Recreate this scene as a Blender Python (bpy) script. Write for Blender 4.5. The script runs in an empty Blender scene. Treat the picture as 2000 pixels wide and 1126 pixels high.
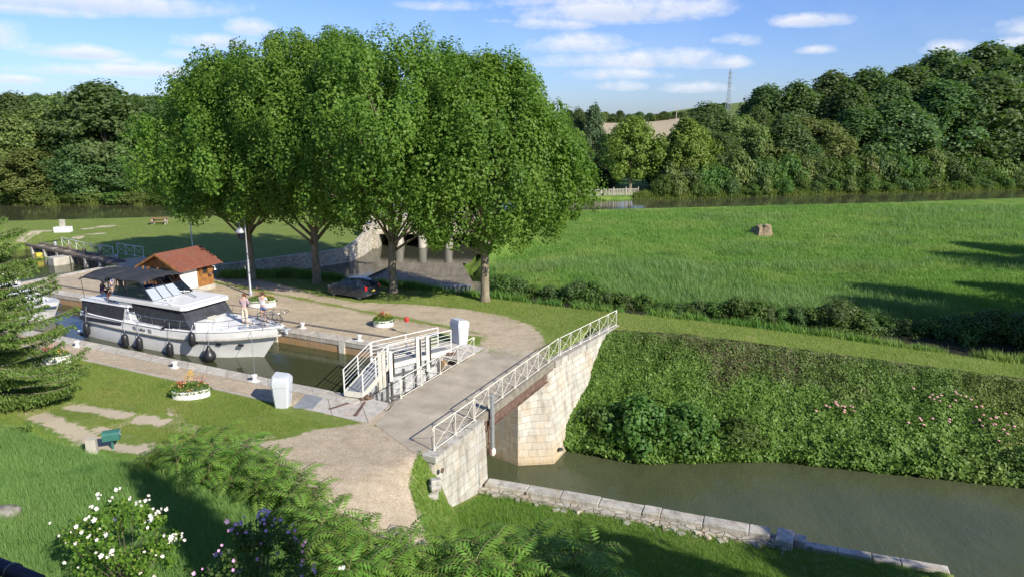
import bpy, bmesh, math, random
import numpy as np
from mathutils import Vector, Matrix

# ------------------------------------------------------------------ camera, light, exposure
SC = bpy.context.scene
COL = SC.collection
CAMZ = 12.5
cam_data = bpy.data.cameras.new('camera')
cam_data.lens = 25.2; cam_data.sensor_width = 36; cam_data.clip_end = 6000; cam_data.clip_start = 0.1
cam = bpy.data.objects.new('camera', cam_data); COL.objects.link(cam)
cam.location = (0, 0, CAMZ); cam.rotation_euler = (math.radians(90 - 13.2), 0, 0)
SC.camera = cam
SC.view_settings.view_transform = 'Standard'; SC.view_settings.look = 'None'
SC.view_settings.exposure = 0.55; SC.view_settings.gamma = 1
SC.cycles.use_denoising = True
SC.cycles.max_bounces = 8; SC.cycles.transparent_max_bounces = 8
SUN_EL = math.radians(32); SUN_AZ = math.radians(135.5)
sd = bpy.data.lights.new('sun', 'SUN'); sd.energy = 4.6; sd.angle = math.radians(0.5); sd.color = (1.0, 0.93, 0.80)
sun = bpy.data.objects.new('sun', sd); COL.objects.link(sun)
sdir = Vector((math.sin(SUN_AZ) * math.cos(SUN_EL), math.cos(SUN_AZ) * math.cos(SUN_EL), math.sin(SUN_EL)))
sun.rotation_euler = sdir.to_track_quat('Z', 'Y').to_euler(); sun.location = sdir * 80

# ------------------------------------------------------------------ node helpers
class NT:
    def __init__(s, tree): s.t = tree; s.n = tree.nodes; s.l = tree.links
    def new(s, typ, **kw):
        n = s.n.new(typ)
        for k, v in kw.items():
            setattr(n, k, v)
        return n
    def put(s, sock, v):
        if v is None: return
        if isinstance(v, bpy.types.NodeSocket): s.l.new(v, sock)
        else:
            if sock.type == 'RGBA' and not hasattr(v, '__len__'): v = (v, v, v, 1)
            if sock.type == 'RGBA' and len(v) == 3: v = (*v, 1)
            sock.default_value = v
    def math(s, op, a, b=None, c=None, clamp=False):
        n = s.new('ShaderNodeMath', operation=op); n.use_clamp = clamp
        s.put(n.inputs[0], a); s.put(n.inputs[1], b)
        if c is not None: s.put(n.inputs[2], c)
        return n.outputs[0]
    def mix(s, f, a, b, typ='MIX'):
        n = s.new('ShaderNodeMix', data_type='RGBA', blend_type=typ)
        s.put(n.inputs[0], f); s.put(n.inputs[6], a); s.put(n.inputs[7], b)
        return n.outputs[2]
    def ramp(s, v, pts, interp='LINEAR'):
        n = s.new('ShaderNodeValToRGB'); cr = n.color_ramp; cr.interpolation = interp
        while len(cr.elements) < len(pts): cr.elements.new(0.5)
        for e, (p, c) in zip(cr.elements, pts):
            e.position = p; e.color = (c, c, c, 1) if not hasattr(c, '__len__') else (*c, 1)
        s.l.new(v, n.inputs[0]); return n.outputs[0]
    def noise(s, scale, detail=4, rough=.6, vec=None, out=0, dist=0):
        n = s.new('ShaderNodeTexNoise'); n.inputs['Scale'].default_value = scale
        n.inputs['Detail'].default_value = detail; n.inputs['Roughness'].default_value = rough
        n.inputs['Distortion'].default_value = dist
        if vec is not None: s.l.new(vec, n.inputs['Vector'])
        return n.outputs[out]
    def coord(s, which='Object', scale=None, rot=None):
        tc = s.new('ShaderNodeTexCoord'); o = tc.outputs[which]
        if scale or rot:
            m = s.new('ShaderNodeMapping')
            if scale: m.inputs['Scale'].default_value = scale
            if rot: m.inputs['Rotation'].default_value = rot
            s.l.new(o, m.inputs[0]); o = m.outputs[0]
        return o
    def attr(s, name):
        n = s.new('ShaderNodeAttribute', attribute_name=name); return n.outputs['Fac']
    def bump(s, h, strength=.5, dist=.05, norm=None):
        n = s.new('ShaderNodeBump'); n.inputs['Strength'].default_value = strength
        n.inputs['Distance'].default_value = dist; s.l.new(h, n.inputs['Height'])
        if norm is not None: s.l.new(norm, n.inputs['Normal'])
        return n.outputs[0]

def mat(name):
    m = bpy.data.materials.new(name); m.use_nodes = True
    t = NT(m.node_tree); return m, t, t.n['Principled BSDF']

def pmat(name, col, rough=.6, metal=0, vary=.12, scale=3, bump=.15, bscale=40, spec=.5, dirt=None, dist=.01):
    """painted / plain solid material with slight tonal variation, fine bump and optional dirt"""
    m, t, b = mat(name)
    co = t.coord()
    n = t.noise(scale, 5, .6, co)
    c2 = tuple(max(0, c * (1 - vary * 2)) for c in col); c1 = tuple(min(1, c * (1 + vary * .6)) for c in col)
    c = t.mix(t.ramp(n, [(.3, 0), (.7, 1)]), c2, c1)
    if dirt:
        n2 = t.noise(scale * 2.3, 6, .7, co)
        c = t.mix(t.ramp(n2, [(.52, 0), (.72, dirt[3] if len(dirt) > 3 else .6)]), c, dirt[:3])
    t.put(b.inputs['Base Color'], c)
    b.inputs['Roughness'].default_value = rough; b.inputs['Metallic'].default_value = metal
    b.inputs['Specular IOR Level'].default_value = spec
    if bump: t.put(b.inputs['Normal'], t.bump(t.noise(bscale, 4, .6, co), bump, dist))
    return m

# ------------------------------------------------------------------ world: Nishita sky with scattered fair-weather cumulus far away
w = bpy.data.worlds.new('World'); SC.world = w; w.use_nodes = True
T = NT(w.node_tree); bg = T.n['Background']; bg.inputs[1].default_value = 0.12
sky = T.new('ShaderNodeTexSky', sky_type='NISHITA'); sky.sun_disc = False
sky.sun_elevation = SUN_EL; sky.sun_rotation = SUN_AZ
sky.altitude = 200; sky.air_density = 1.0; sky.dust_density = 0.6; sky.ozone_density = 1.5
tc = T.new('ShaderNodeTexCoord'); sp = T.new('ShaderNodeSeparateXYZ'); T.l.new(tc.outputs['Generated'], sp.inputs[0])
az = T.math('ARCTAN2', sp.outputs[0], sp.outputs[1])
el = T.math('ARCSINE', sp.outputs[2])
cv = T.new('ShaderNodeCombineXYZ'); T.l.new(az, cv.inputs[0]); T.l.new(T.math('MULTIPLY', el, 1.6), cv.inputs[1])
n1 = T.noise(14, 8, .62, cv.outputs[0]); n2 = T.noise(40, 6, .65, cv.outputs[0])
nz = T.math('ADD', T.math('MULTIPLY', n1, 1.3), T.math('MULTIPLY', n2, .7))
nz = T.math('SUBTRACT', nz, 1.0)
def sky_dir(px, py):
    a = (px - 1000) / 1400; b = -(py - 563) / 1400; p = math.radians(13.2)
    v = Vector((a, math.cos(p) + b * math.sin(p), -math.sin(p) + b * math.cos(p))).normalized()
    return math.atan2(v.x, v.y), math.asin(v.z)
CL = [(180, 8, 230, 30, 1.2), (60, 20, 130, 16, 1.0), (487, 58, 48, 22, 1.1), (420, 84, 75, 18, 1.1), (160, 106, 75, 16, 1.1), (245, 122, 28, 9, .8),
      (290, 141, 105, 17, 1.15), (125, 139, 65, 13, .8), (35, 157, 40, 10, 1.0), (350, 108, 26, 12, .7), (1220, 25, 200, 36, 1.25), (1090, 48, 80, 18, .9),
      (1130, 90, 110, 26, .95), (1290, 120, 125, 26, 1.05), (1140, 122, 110, 18, .85), (1590, 42, 68, 17, 1.15), (1425, 78, 28, 13, .7),
      (1468, 82, 24, 15, .75), (1594, 99, 34, 10, .95), (1360, 174, 70, 13, .95), (1418, 126, 48, 16, .9), (1200, 148, 110, 15, .8), (1215, 170, 50, 13, .75),
      (1850, 98, 44, 18, 1.1), (1985, 85, 30, 12, .9), (880, 14, 90, 11, .6), (980, 42, 24, 6, .5), (1090, 5, 110, 14, .8), (60, 92, 30, 8, .5),
      (-200, 60, 160, 40, 1.2), (-420, 120, 180, 26, 1.1), (2200, 40, 170, 30, 1.1), (2450, 120, 150, 20, 1), (700, -120, 300, 50, 1.1), (1500, -190, 350, 60, 1.1)]
dens = None; base = None
for (cx, cy, rx, ry, s) in CL:
    a0, e0 = sky_dir(cx, cy)
    da = T.math('MULTIPLY', T.math('SUBTRACT', az, a0), 1400 / rx / 1.02)
    de = T.math('MULTIPLY', T.math('SUBTRACT', el, e0), 1400 / ry / 1.0)
    # flat undersides: below the centre the cloud ends sooner
    deb = T.math('MULTIPLY', de, T.math('ADD', 1.0, T.math('MULTIPLY', T.math('LESS_THAN', de, 0), .7)))
    r2 = T.math('ADD', T.math('MULTIPLY', da, da), T.math('MULTIPLY', deb, deb))
    v = T.math('MULTIPLY', T.math('SUBTRACT', 1.0, r2), s)
    v = T.math('MAXIMUM', v, -1.5)
    und = T.math('MULTIPLY', T.math('MAXIMUM', v, 0), T.math('SUBTRACT', .45, de), clamp=True)
    dens = v if dens is None else T.math('MAXIMUM', dens, v)
    base = und if base is None else T.math('MAXIMUM', base, und)
dd = T.math('ADD', dens, T.math('MULTIPLY', nz, 2.1))
thin = T.noise(5, 6, .6, cv.outputs[0])
alpha = T.ramp(T.math('MULTIPLY', T.math('ADD', dd, .15), .8), [(0.0, 0), (.5, .42), (1.15 / 1.2, 1)])
veil = T.math('MULTIPLY', T.ramp(thin, [(.45, 0), (.75, 1)]), .10)
alpha = T.math('MAXIMUM', T.math('MULTIPLY', alpha, .82), veil)
ccol = T.mix(T.math('MULTIPLY', T.math('ADD', base, T.math('MULTIPLY', n2, .25)), .9, clamp=True), (5.9, 5.9, 6.1), (3.6, 4.1, 5.0))
skyc = T.mix(1.0, sky.outputs[0], (.46, .58, .92), 'MULTIPLY')
T.l.new(T.mix(alpha, skyc, ccol), bg.inputs[0])

# ------------------------------------------------------------------ frames: u runs down the lock, n across it towards the far bank
CA, SA = math.cos(math.radians(-26)), math.sin(math.radians(-26))
def W(u, n, z=0.0): return Vector((u * CA - n * SA, u * SA + n * CA, z))
def UN(x, y): return x * CA + y * SA, -x * SA + y * CA
ROT = math.radians(-26)
def at(px, py, z=0.0):
    a = (px - 1000) / 1400; b = -(py - 563) / 1400; p = math.radians(13.2)
    d = Vector((a, math.cos(p) + b * math.sin(p), -math.sin(p) + b * math.cos(p)))
    t = (z - CAMZ) / d.z
    return Vector((d.x * t, d.y * t, z))
def at_y(px, py, Y):
    a = (px - 1000) / 1400; b = -(py - 563) / 1400; p = math.radians(13.2)
    d = Vector((a, math.cos(p) + b * math.sin(p), -math.sin(p) + b * math.cos(p)))
    t = Y / d.y
    return Vector((d.x * t, Y, CAMZ + d.z * t))

# ------------------------------------------------------------------ object helpers
def setp(o, label=None, cat=None, group=None, kind=None):
    if label: o['label'] = label
    if cat: o['category'] = cat
    if group: o['group'] = group
    if kind: o['kind'] = kind
    return o
def thing(name, label, cat, loc=(0, 0, 0), rz=0, group=None):
    o = bpy.data.objects.new(name, None); COL.objects.link(o); o.empty_display_size = .2
    o.location = loc; o.rotation_euler = (0, 0, rz)
    return setp(o, label, cat, group)
def dup_tree(o, parent=None):
    c = o.copy(); COL.objects.link(c)
    if parent: c.parent = parent
    for ch in list(o.children): dup_tree(ch, c)
    return c
ORD = ['first', 'second', 'third', 'fourth', 'fifth', 'sixth', 'seventh', 'eighth', 'ninth', 'tenth', 'eleventh', 'twelfth', 'thirteenth',
       'fourteenth', 'fifteenth', 'sixteenth', 'seventeenth', 'eighteenth', 'nineteenth', 'twentieth']
TENS = {2: 'twenty', 3: 'thirty', 4: 'forty', 5: 'fifty', 6: 'sixty', 7: 'seventy', 8: 'eighty', 9: 'ninety'}
def ordn(i):
    if i < 20: return ORD[i]
    t, r = divmod(i + 1, 10)
    return (TENS[t][:-1] + 'ieth') if r == 0 else TENS[t] + '-' + ORD[r - 1]

class MB:
    """mesh builder: collects shapes, builds ONE mesh object"""
    def __init__(s): s.bm = bmesh.new()
    def box(s, c, d, rz=0, m=None, bev=0, ry=0, rx=0, mi=0):
        M = Matrix.Translation(c) @ Matrix.Rotation(rz, 4, 'Z') @ Matrix.Rotation(ry, 4, 'Y') @ Matrix.Rotation(rx, 4, 'X') @ Matrix.Diagonal((*d, 1))
        r = bmesh.ops.create_cube(s.bm, size=1, matrix=M)
        if bev:
            es = list({e for v in r['verts'] for e in v.link_edges})
            bmesh.ops.bevel(s.bm, geom=es, offset=bev, segments=2, affect='EDGES', profile=.5)
        return s
    def prism(s, pts, z0, z1):
        """vertical prism on a plan outline; z0 and z1 numbers or lists"""
        k = len(pts)
        zb = z0 if hasattr(z0, '__len__') else [z0] * k; zt = z1 if hasattr(z1, '__len__') else [z1] * k
        a = [s.bm.verts.new((p[0], p[1], zb[i])) for i, p in enumerate(pts)]
        b = [s.bm.verts.new((p[0], p[1], zt[i])) for i, p in enumerate(pts)]
        s.bm.faces.new(b); s.bm.faces.new(a[::-1])
        for i in range(k): s.bm.faces.new((a[i], a[(i + 1) % k], b[(i + 1) % k], b[i]))
        return s
    def hull(s, lower, upper):
        a = [s.bm.verts.new(p) for p in lower]; b = [s.bm.verts.new(p) for p in upper]; k = len(a)
        s.bm.faces.new(b); s.bm.faces.new(a[::-1])
        for i in range(k): s.bm.faces.new((a[i], a[(i + 1) % k], b[(i + 1) % k], b[i]))
        return s
    def face(s, pts): s.bm.faces.new([s.bm.verts.new(p) for p in pts]); return s
    def tube(s, pts, r, seg=8, r2=None, caps=True, rs=None):
        pts = [Vector(p) for p in pts]; k = len(pts); rings = []
        up = Vector((0, 0, 1)); prev = None
        for i, p in enumerate(pts):
            d = (pts[min(i + 1, k - 1)] - pts[max(i - 1, 0)])
            if d.length < 1e-9: d = Vector((0, 0, 1))
            d.normalize()
            a = d.cross(up if abs(d.z) < .95 else Vector((1, 0, 0))).normalized()
            if prev is not None:
                a = (prev - d * prev.dot(d)); a = a.normalized() if a.length > 1e-6 else prev
            prev = a; b = d.cross(a)
            rr = rs[i] if rs else (r if r2 is None else r + (r2 - r) * i / max(1, k - 1))
            rings.append([s.bm.verts.new(p + (a * math.cos(t) + b * math.sin(t)) * rr) for t in [2 * math.pi * j / seg for j in range(seg)]])
        for i in range(k - 1):
            for j in range(seg):
                s.bm.faces.new((rings[i][j], rings[i][(j + 1) % seg], rings[i + 1][(j + 1) % seg], rings[i + 1][j]))
        if caps:
            s.bm.faces.new(rings[0][::-1]); s.bm.faces.new(rings[-1])
        return s
    def lathe(s, prof, c=(0, 0, 0), seg=24, sx=1, sy=1, capb=True, capt=True):
        rings = []
        for (r, z) in prof:
            rings.append([s.bm.verts.new((c[0] + r * sx * math.cos(2 * math.pi * j / seg), c[1] + r * sy * math.sin(2 * math.pi * j / seg), c[2] + z)) for j in range(seg)])
        for i in range(len(rings) - 1):
            for j in range(seg): s.bm.faces.new((rings[i][j], rings[i][(j + 1) % seg], rings[i + 1][(j + 1) % seg], rings[i + 1][j]))
        if capb: s.bm.faces.new(rings[0][::-1])
        if capt: s.bm.faces.new(rings[-1])
        return s
    def loft(s, rings, close=True, cap=True):
        R = [[s.bm.verts.new(p) for p in ring] for ring in rings]; k = len(R[0])
        for i in range(len(R) - 1):
            for j in range(k if close else k - 1):
                s.bm.faces.new((R[i][j], R[i][(j + 1) % k], R[i + 1][(j + 1) % k], R[i + 1][j]))
        if cap and close:
            s.bm.faces.new(R[0][::-1]); s.bm.faces.new(R[-1])
        return s
    def build(s, name, material, parent=None, smooth=False, loc=None, rz=0):
        bmesh.ops.recalc_face_normals(s.bm, faces=s.bm.faces[:])
        me = bpy.data.meshes.new(name); s.bm.to_mesh(me); s.bm.free()
        if smooth:
            me.shade_smooth()
            if smooth == 'auto': me.set_sharp_from_angle(angle=math.radians(38))
        for m in (material if isinstance(material, (list, tuple)) else [material]): me.materials.append(m)
        o = bpy.data.objects.new(name, me); COL.objects.link(o)
        if parent: o.parent = parent
        if loc is not None: o.location = loc
        if rz: o.rotation_euler = (0, 0, rz)
        return o

def np_mesh(name, V, F, material, parent=None, attrs=None, smooth=False):
    """V (k,3) float, F (m,3|4) int arrays -> object"""
    me = bpy.data.meshes.new(name)
    V = np.ascontiguousarray(V, dtype=np.float32); F = np.ascontiguousarray(F, dtype=np.int32)
    me.vertices.add(len(V)); me.vertices.foreach_set('co', V.ravel())
    k = F.shape[1]
    me.loops.add(F.size); me.loops.foreach_set('vertex_index', F.ravel())
    me.polygons.add(len(F)); me.polygons.foreach_set('loop_start', np.arange(0, F.size, k, dtype=np.int32))
    if smooth: me.polygons.foreach_set('use_smooth', np.ones(len(F), dtype=bool))
    for an, av in (attrs or {}).items():
        a = me.attributes.new(an, 'FLOAT', 'POINT'); a.data.foreach_set('value', np.ascontiguousarray(av, dtype=np.float32))
    me.update(calc_edges=True)
    me.materials.append(material)
    if name is None: return me
    o = bpy.data.objects.new(name, me); COL.objects.link(o)
    if parent: o.parent = parent
    return o

RNG = np.random.default_rng(7)
random.seed(11)
# lattice value noise, vectorised
def _hash(ix, iy, s):
    h = (ix.astype(np.int64) * 374761393 + iy.astype(np.int64) * 668265263 + s * 1442695041) & 0xffffffff
    h = ((h ^ (h >> 13)) * 1274126177) & 0xffffffff
    return ((h ^ (h >> 16)) & 0xffff) / 65535.0
def vnoise(x, y, s=0):
    x = np.asarray(x, float); y = np.asarray(y, float)
    ix = np.floor(x); iy = np.floor(y); fx = x - ix; fy = y - iy
    fx = fx * fx * (3 - 2 * fx); fy = fy * fy * (3 - 2 * fy); ix = ix.astype(np.int64); iy = iy.astype(np.int64)
    a = _hash(ix, iy, s); b = _hash(ix + 1, iy, s); c = _hash(ix, iy + 1, s); d = _hash(ix + 1, iy + 1, s)
    return (a * (1 - fx) + b * fx) * (1 - fy) + (c * (1 - fx) + d * fx) * fy
def fbm(x, y, s=0, oc=4):
    t = 0; a = .5; n = 0
    for i in range(oc): t = t + a * vnoise(x * 2 ** i, y * 2 ** i, s + i); n += a; a *= .5
    return t / n
def sstep(a, b, x):
    t = np.clip((x - a) / (b - a), 0, 1); return t * t * (3 - 2 * t)
def pip(px, py, poly):
    """point in polygon and distance to its edge; positive inside"""
    px = np.asarray(px, float); py = np.asarray(py, float)
    ins = np.zeros(px.shape, bool); dist = np.full(px.shape, 1e9)
    k = len(poly)
    for i in range(k):
        x1, y1 = poly[i][:2]; x2, y2 = poly[(i + 1) % k][:2]
        if y1 != y2:
            c = ((y1 > py) != (y2 > py)) & (px < (x2 - x1) * (py - y1) / (y2 - y1) + x1)
            ins ^= c
        dx, dy = x2 - x1, y2 - y1; L = dx * dx + dy * dy + 1e-12
        t = np.clip(((px - x1) * dx + (py - y1) * dy) / L, 0, 1)
        dist = np.minimum(dist, np.hypot(px - x1 - t * dx, py - y1 - t * dy))
    return np.where(ins, dist, -dist)
# ================================================================== terrain
WU = -0.7      # upper lock water
WL = -5.0      # lower canal water
WP = -1.3      # spill pool
WS = -2.3      # stream
WC = -0.14      # summit canal behind the meadow
Z_SH = {}
def icurve(x, xs, ys): return np.interp(x, xs, ys)
BANK_U = [-14.3, -9, -2.5, 9, 40, 120, 400]
NB = [34.6, 34.9, 38.3, 40.75, 46, 62, 110]          # ivy foot at the water
NTOP = [40.3, 42.3, 44.2, 47.3, 54, 72, 120]          # ivy upper edge
ZTOP = [0.0, -.2, -.8, -1.8, -2.0, -2.0, -2.0]
NBK = [44.6, 45.6, 47.6, 50.2, 56.5, 74, 122]           # back edge of the dike
CANX = [-400, -100, -66, -48, 11, 31, 57, 87, 150, 500]
CANY = [60, 89, 92.3, 96.3, 104.2, 108, 113.4, 121.5, 140, 250]
CANF = [90, 107, 109.5, 108, 114.9, 118.7, 125.3, 131.7, 150, 268]
POOL = [(-30, 57.5), (-24.3, 62.9), (-21, 65.9), (-16.2, 70.2), (-15.3, 77.4), (-15.3, 87), (-2.6, 87), (-3.0, 79.5), (-4.6, 69.4), (-2.6, 63.0), (-1.4, 56.5), (-3.5, 52.8), (-8, 56.2), (-13, 58.5), (-19, 60.2), (-25, 58.6)]
POOL_WALL = 5   # first five points: retaining wall, sheer
BASIN = [W(*p)[:2] for p in [(-110, 24.9), (-19.2, 24.9), (-13.6, 24.9), (-13.6, 31.5), (-59, 31.5), (-59.2, 38), (-60.6, 41.6), (-77, 44), (-82, 41), (-110, 38)]]
YARD = [W(*p)[:2] for p in [(-59, 33.1), (-59, 40.9), (-53, 42.2), (-47.9, 41.9), (-42.2, 41.7), (-38, 40.6), (-35.4, 39.8), (-31.2, 39.3), (-27.8, 40.5), (-23.9, 41.0), (-20.6, 40.7), (-17.8, 39.4), (-16.0, 37.2), (-15.0, 35.3), (-14.4, 33.5), (-17.5, 33.6), (-18.6, 34.0), (-19.6, 35.9), (-22.3, 35.4), (-22.0, 33.1)]]
ROAD = [W(*p)[:2] for p in [(-17.9, 22.8), (-19.5, 21.4), (-20.0, 20.0), (-21.6, 18.9), (-18.9, 17.6), (-16.4, 16.8), (-14.0, 15.4), (-11.6, 13.0), (-9, 9), (-7.6, 11.5), (-9.9, 15.5), (-12.2, 18.4), (-13.9, 19.9), (-14.3, 21.0), (-14.8, 22.3)]]
def terrain(x, y):
    x = np.asarray(x, float); y = np.asarray(y, float)
    u, n = UN(x, y)
    # --- near side: level lawn on the left, ground falling to the lower towpath on the right
    hl = np.maximum(0, (16.0 - n)) * .11 + np.maximum(0, 10 - n) * .1
    hr = np.minimum(-3.0 + np.maximum(0, 24.2 - n) * .22, 1.5)
    a0 = np.interp(n, [8, 17, 20.6, 21.5, 25.2], [-17, -16.2, -14.6, -14.35, -14.3]); a1 = np.interp(n, [8, 17, 20.6, 21.6, 22.4, 25.2], [-9, -9.5, -12.0, -12.9, -13.95, -13.95])
    t = np.clip((u - a0) / (a1 - a0), 0, 1); t = t * t * (3 - 2 * t)
    near = hl * (1 - t) + hr * t
    near = near + (fbm(x * .25, y * .25, 3) - .5) * .25 * sstep(22.5, 18, n)
    # --- far side
    bu = u
    nb = icurve(bu, BANK_U, NB); nt = icurve(bu, BANK_U, NTOP); zt = icurve(bu, BANK_U, ZTOP); nk = icurve(bu, BANK_U, NBK)
    nk = np.where(u < -13.9, 44.3 - np.clip(-13.9 - u, 0, 50) * .0, nk)
    st = np.clip((n - nb) / (nt - nb), 0, 1)
    down = -5.4 + (zt + 5.4) * (st ** .92)
    far = np.where(u > -14.3, np.where((n < nt) & (n > 31.2), down, zt), 0.0)
    # channel behind the dike
    ncn = nk + 2.6; ncf = np.where(u > -13.9, icurve(bu, [-13.9, -9, -2.5, 9, 40, 120], [54.0, 54.4, 55.0, 56.3, 62.5, 80]), 54.0)
    ncf = np.maximum(ncf, ncn + 1.6)
    zk = zt * (u > -13.75)
    f2 = zk + (-3.5 - zk) * sstep(nk, ncn + .5, n)
    bankn = n + (fbm(x * .4, y * .4, 9) - .5) * 1.2
    yc = icurve(x, CANX, CANY)
    mead = -1.6 + 1.6 * sstep(yc - 30, yc - 3, y) + (fbm(x * .09, y * .09, 5) - .5) * .6 * sstep(yc - 5, yc - 15, y) + (fbm(x * .45, y * .45, 15) - .5) * .5 * sstep(yc - 5, yc - 9, y)
    f3 = -3.5 + (mead + 3.5) * sstep(ncf - .3, ncf + 1.6, bankn)
    far = np.where(n > nk, np.where(n < (ncn + ncf) / 2, f2, f3), far)
    # left of the spill pool: everything at quay level
    leftland = sstep(3.5, -1.0, x - np.interp(y, [50, 70, 80, 110], [-14, -8, 0, 6]))
    side = sstep(46, 50, n)
    far = far * (1 - side * leftland) + 0.0 * side * leftland
    h = np.where(n < 31.45, near, far)
    # spill pool and the stream leaving it
    d = pip(x, y, POOL)
    zp = np.where(y > 70.5, -2.2, -3.8)
    h = np.where(d > -2.2, np.minimum(h, h + (zp - h) * sstep(-1.6, .3, d)), h)
    # sheer side along the retaining wall
    k = np.minimum(pip(x, y, [(-40, 49.5), (-30, 57.5), (-24.3, 62.9), (-21, 65.9), (-16.2, 70.2), (-15.3, 78.6), (-15.4, 88), (-40, 90), (-60, 60)]), 99)
    h = np.where(k > 0.25, np.where(n > 45, 0.0, h), h)
    # lock basin
    b = pip(x, y, BASIN)
    h = np.where(b > -.35, -8.0, h)
    # lower canal
    nw = np.interp(u, [-13.6, -1.5, 4.3, 4.5, 60], [25.3, 26.5, 27.3, 19.0, 24.0])
    low = (u > -13.9) & (n > nw - .5) & (n < nb + .1)
    h = np.where(low, -8.0, h)
    # summit canal
    yf = icurve(x, CANX, CANF)
    c = np.minimum(y - yc, yf - y)
    h = np.where((c > -1.5) & (y > 60), h + (-2.2 - h) * sstep(-1.3, .6, c), h)
    # beyond it
    beyond = y > yf + 1
    hill = sstep(155, 330, y) * (4 + 22 * sstep(30, 190, x - .12 * y) + 10 * sstep(-40, -160, x)) \
        + sstep(300, 900, y) * (8 + 18 * sstep(-150, -450, x) + 16 * sstep(330, 800, x))
    h = np.where(beyond, .2 + hill + (fbm(x * .02, y * .02, 8) - .5) * 2 * sstep(170, 260, y), h)
    return h
def tz(x, y): return float(terrain(np.array([x]), np.array([y]))[0])
def at_g(px, py, far=1500):
    """where the view line through a pixel meets the terrain"""
    a = (px - 1000) / 1400; b = -(py - 563) / 1400; p = math.radians(13.2)
    d = np.array([a, math.cos(p) + b * math.sin(p), -math.sin(p) + b * math.cos(p)])
    t = np.concatenate([np.arange(12, 90, .05), np.arange(90, far, .5)])
    X = d[0] * t; Y = d[1] * t; Z = CAMZ + d[2] * t
    H = terrain(X, Y); i = int(np.argmax(Z < H))
    return Vector((X[i], Y[i], H[i]))

def axis(segs):
    out = []
    for a, b, s in segs: out += list(np.arange(a, b - 1e-6, s))
    out.append(segs[-1][1]); return np.array(out)
us = axis([(-900, -300, 40), (-300, -130, 10), (-130, -70, 1.6), (-70, -45, .5), (-45, 6, .24), (6, 20, .5), (20, 60, 1.2), (60, 150, 4), (150, 400, 12), (400, 1200, 50)])
ns = axis([(-60, 2, 6), (2, 8, .8), (8, 50, .24), (50, 70, .45), (70, 110, .9), (110, 190, 1.6), (190, 420, 8), (420, 1500, 40)])
# snap grid lines to the built edges
for arr, vals in ((us, [-14.25, -59.0]), (ns, [24.9, 31.45])):
    for v in vals: arr[np.argmin(abs(arr - v))] = v
U, N = np.meshgrid(us, ns)
X = U * CA - N * SA; Y = U * SA + N * CA
H = terrain(X, Y)
# --- cover masks (what the ground is made of, not how it is lit)
def blur(d, wdt): return np.clip(.5 + d / (2 * wdt), 0, 1)
gy = blur(pip(X, Y, YARD), .7); gr = blur(pip(X, Y, ROAD), .8)
gpn = blur(np.minimum(np.minimum(N - 22.75, 24.95 - N), -17.6 - U), .12)
gpf = blur(np.minimum(np.minimum(N - 31.4, 33.2 - N), -17.6 - U), .12) * (U > -59)
sluice_pad = blur(pip(X, Y, [W(*p)[:2] for p in [(-62, 41), (-60, 44.8), (-53, 45), (-50, 42), (-56, 41)]]), .5)
gravel = np.maximum.reduce([gy, gr, gpn, gpf, sluice_pad])
gravel = np.where(U > 30, 0, gravel)
def streak(px0, py0, px1, py1, wd, z=0.0):
    A = at(px0, py0, z); B = at(px1, py1, z)
    dx, dy = B.x - A.x, B.y - A.y; L = math.hypot(dx, dy)
    t = np.clip(((X - A.x) * dx + (Y - A.y) * dy) / L ** 2, 0, 1)
    dd = np.hypot(X - A.x - t * dx, Y - A.y - t * dy)
    return np.clip(1 - dd / (wd * 1.9), 0, 1)
dirt = np.maximum.reduce([streak(60, 806, 200, 868, .55), streak(130, 790, 370, 835, .45), streak(200, 868, 290, 882, .4), streak(380, 845, 330, 800, .2),
                          streak(190, 840, 290, 815, .35), streak(540, 880, 600, 850, .5), streak(290, 870, 420, 880, .3), streak(560, 860, 640, 850, .4), streak(490, 860, 530, 850, .25)]) * .75
dirt = np.maximum(dirt, .5 * streak(20, 455, 60, 452, 1.0)); dirt = np.maximum(dirt, .62 * streak(20, 454, 110, 450, 1.1))
dirt = dirt * 1.0
for q in [(105, 465, 150, 462, 1.0), (195, 443, 225, 441, .9), (170, 447, 185, 446, .7), (165, 458, 195, 456, .7)]: dirt = np.maximum(dirt, .75 * streak(*q))
dirt = np.maximum(dirt, .36 * np.exp(-((N - 37.0 - .05 * (U + 30)) / .5) ** 2) * (gy > .9) * 0)
tuft = np.exp(-((N - 37.6 + .12 * (U + 30)) / .28) ** 2) * (U < -20) * (U > -46)          # grass line down the middle of the yard
tuft = np.maximum(tuft, .8 * np.exp(-(((U + 24) / 1.6) ** 2 + ((N - 34.6) / .35) ** 2)))
tuft = np.maximum(tuft, .8 * np.exp(-(((U + 55) / 3.5) ** 2 + ((N - 38.8) / 1.2) ** 2)))
d3 = U; lush = sstep(46, 52, N) * (U > -48); rough_g = sstep(17.5, 15.0, N) * sstep(-9, -12, U - (N - 15) * .3)
rough_g = np.where(N < 30, rough_g, 0)
u_, n_ = U, N
nt_ = icurve(U, BANK_U, NTOP); nb_ = icurve(U, BANK_U, NB)
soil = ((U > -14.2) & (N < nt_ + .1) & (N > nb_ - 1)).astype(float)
farf = sstep(250, 330, Y) * sstep(60, 20, np.abs(X - 90) - .12 * Y)
field = blur(np.minimum(Y - 330, 900 - Y), 20) * blur(np.minimum(X - (.06 * Y + 5), .27 * Y - X), 6)

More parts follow.
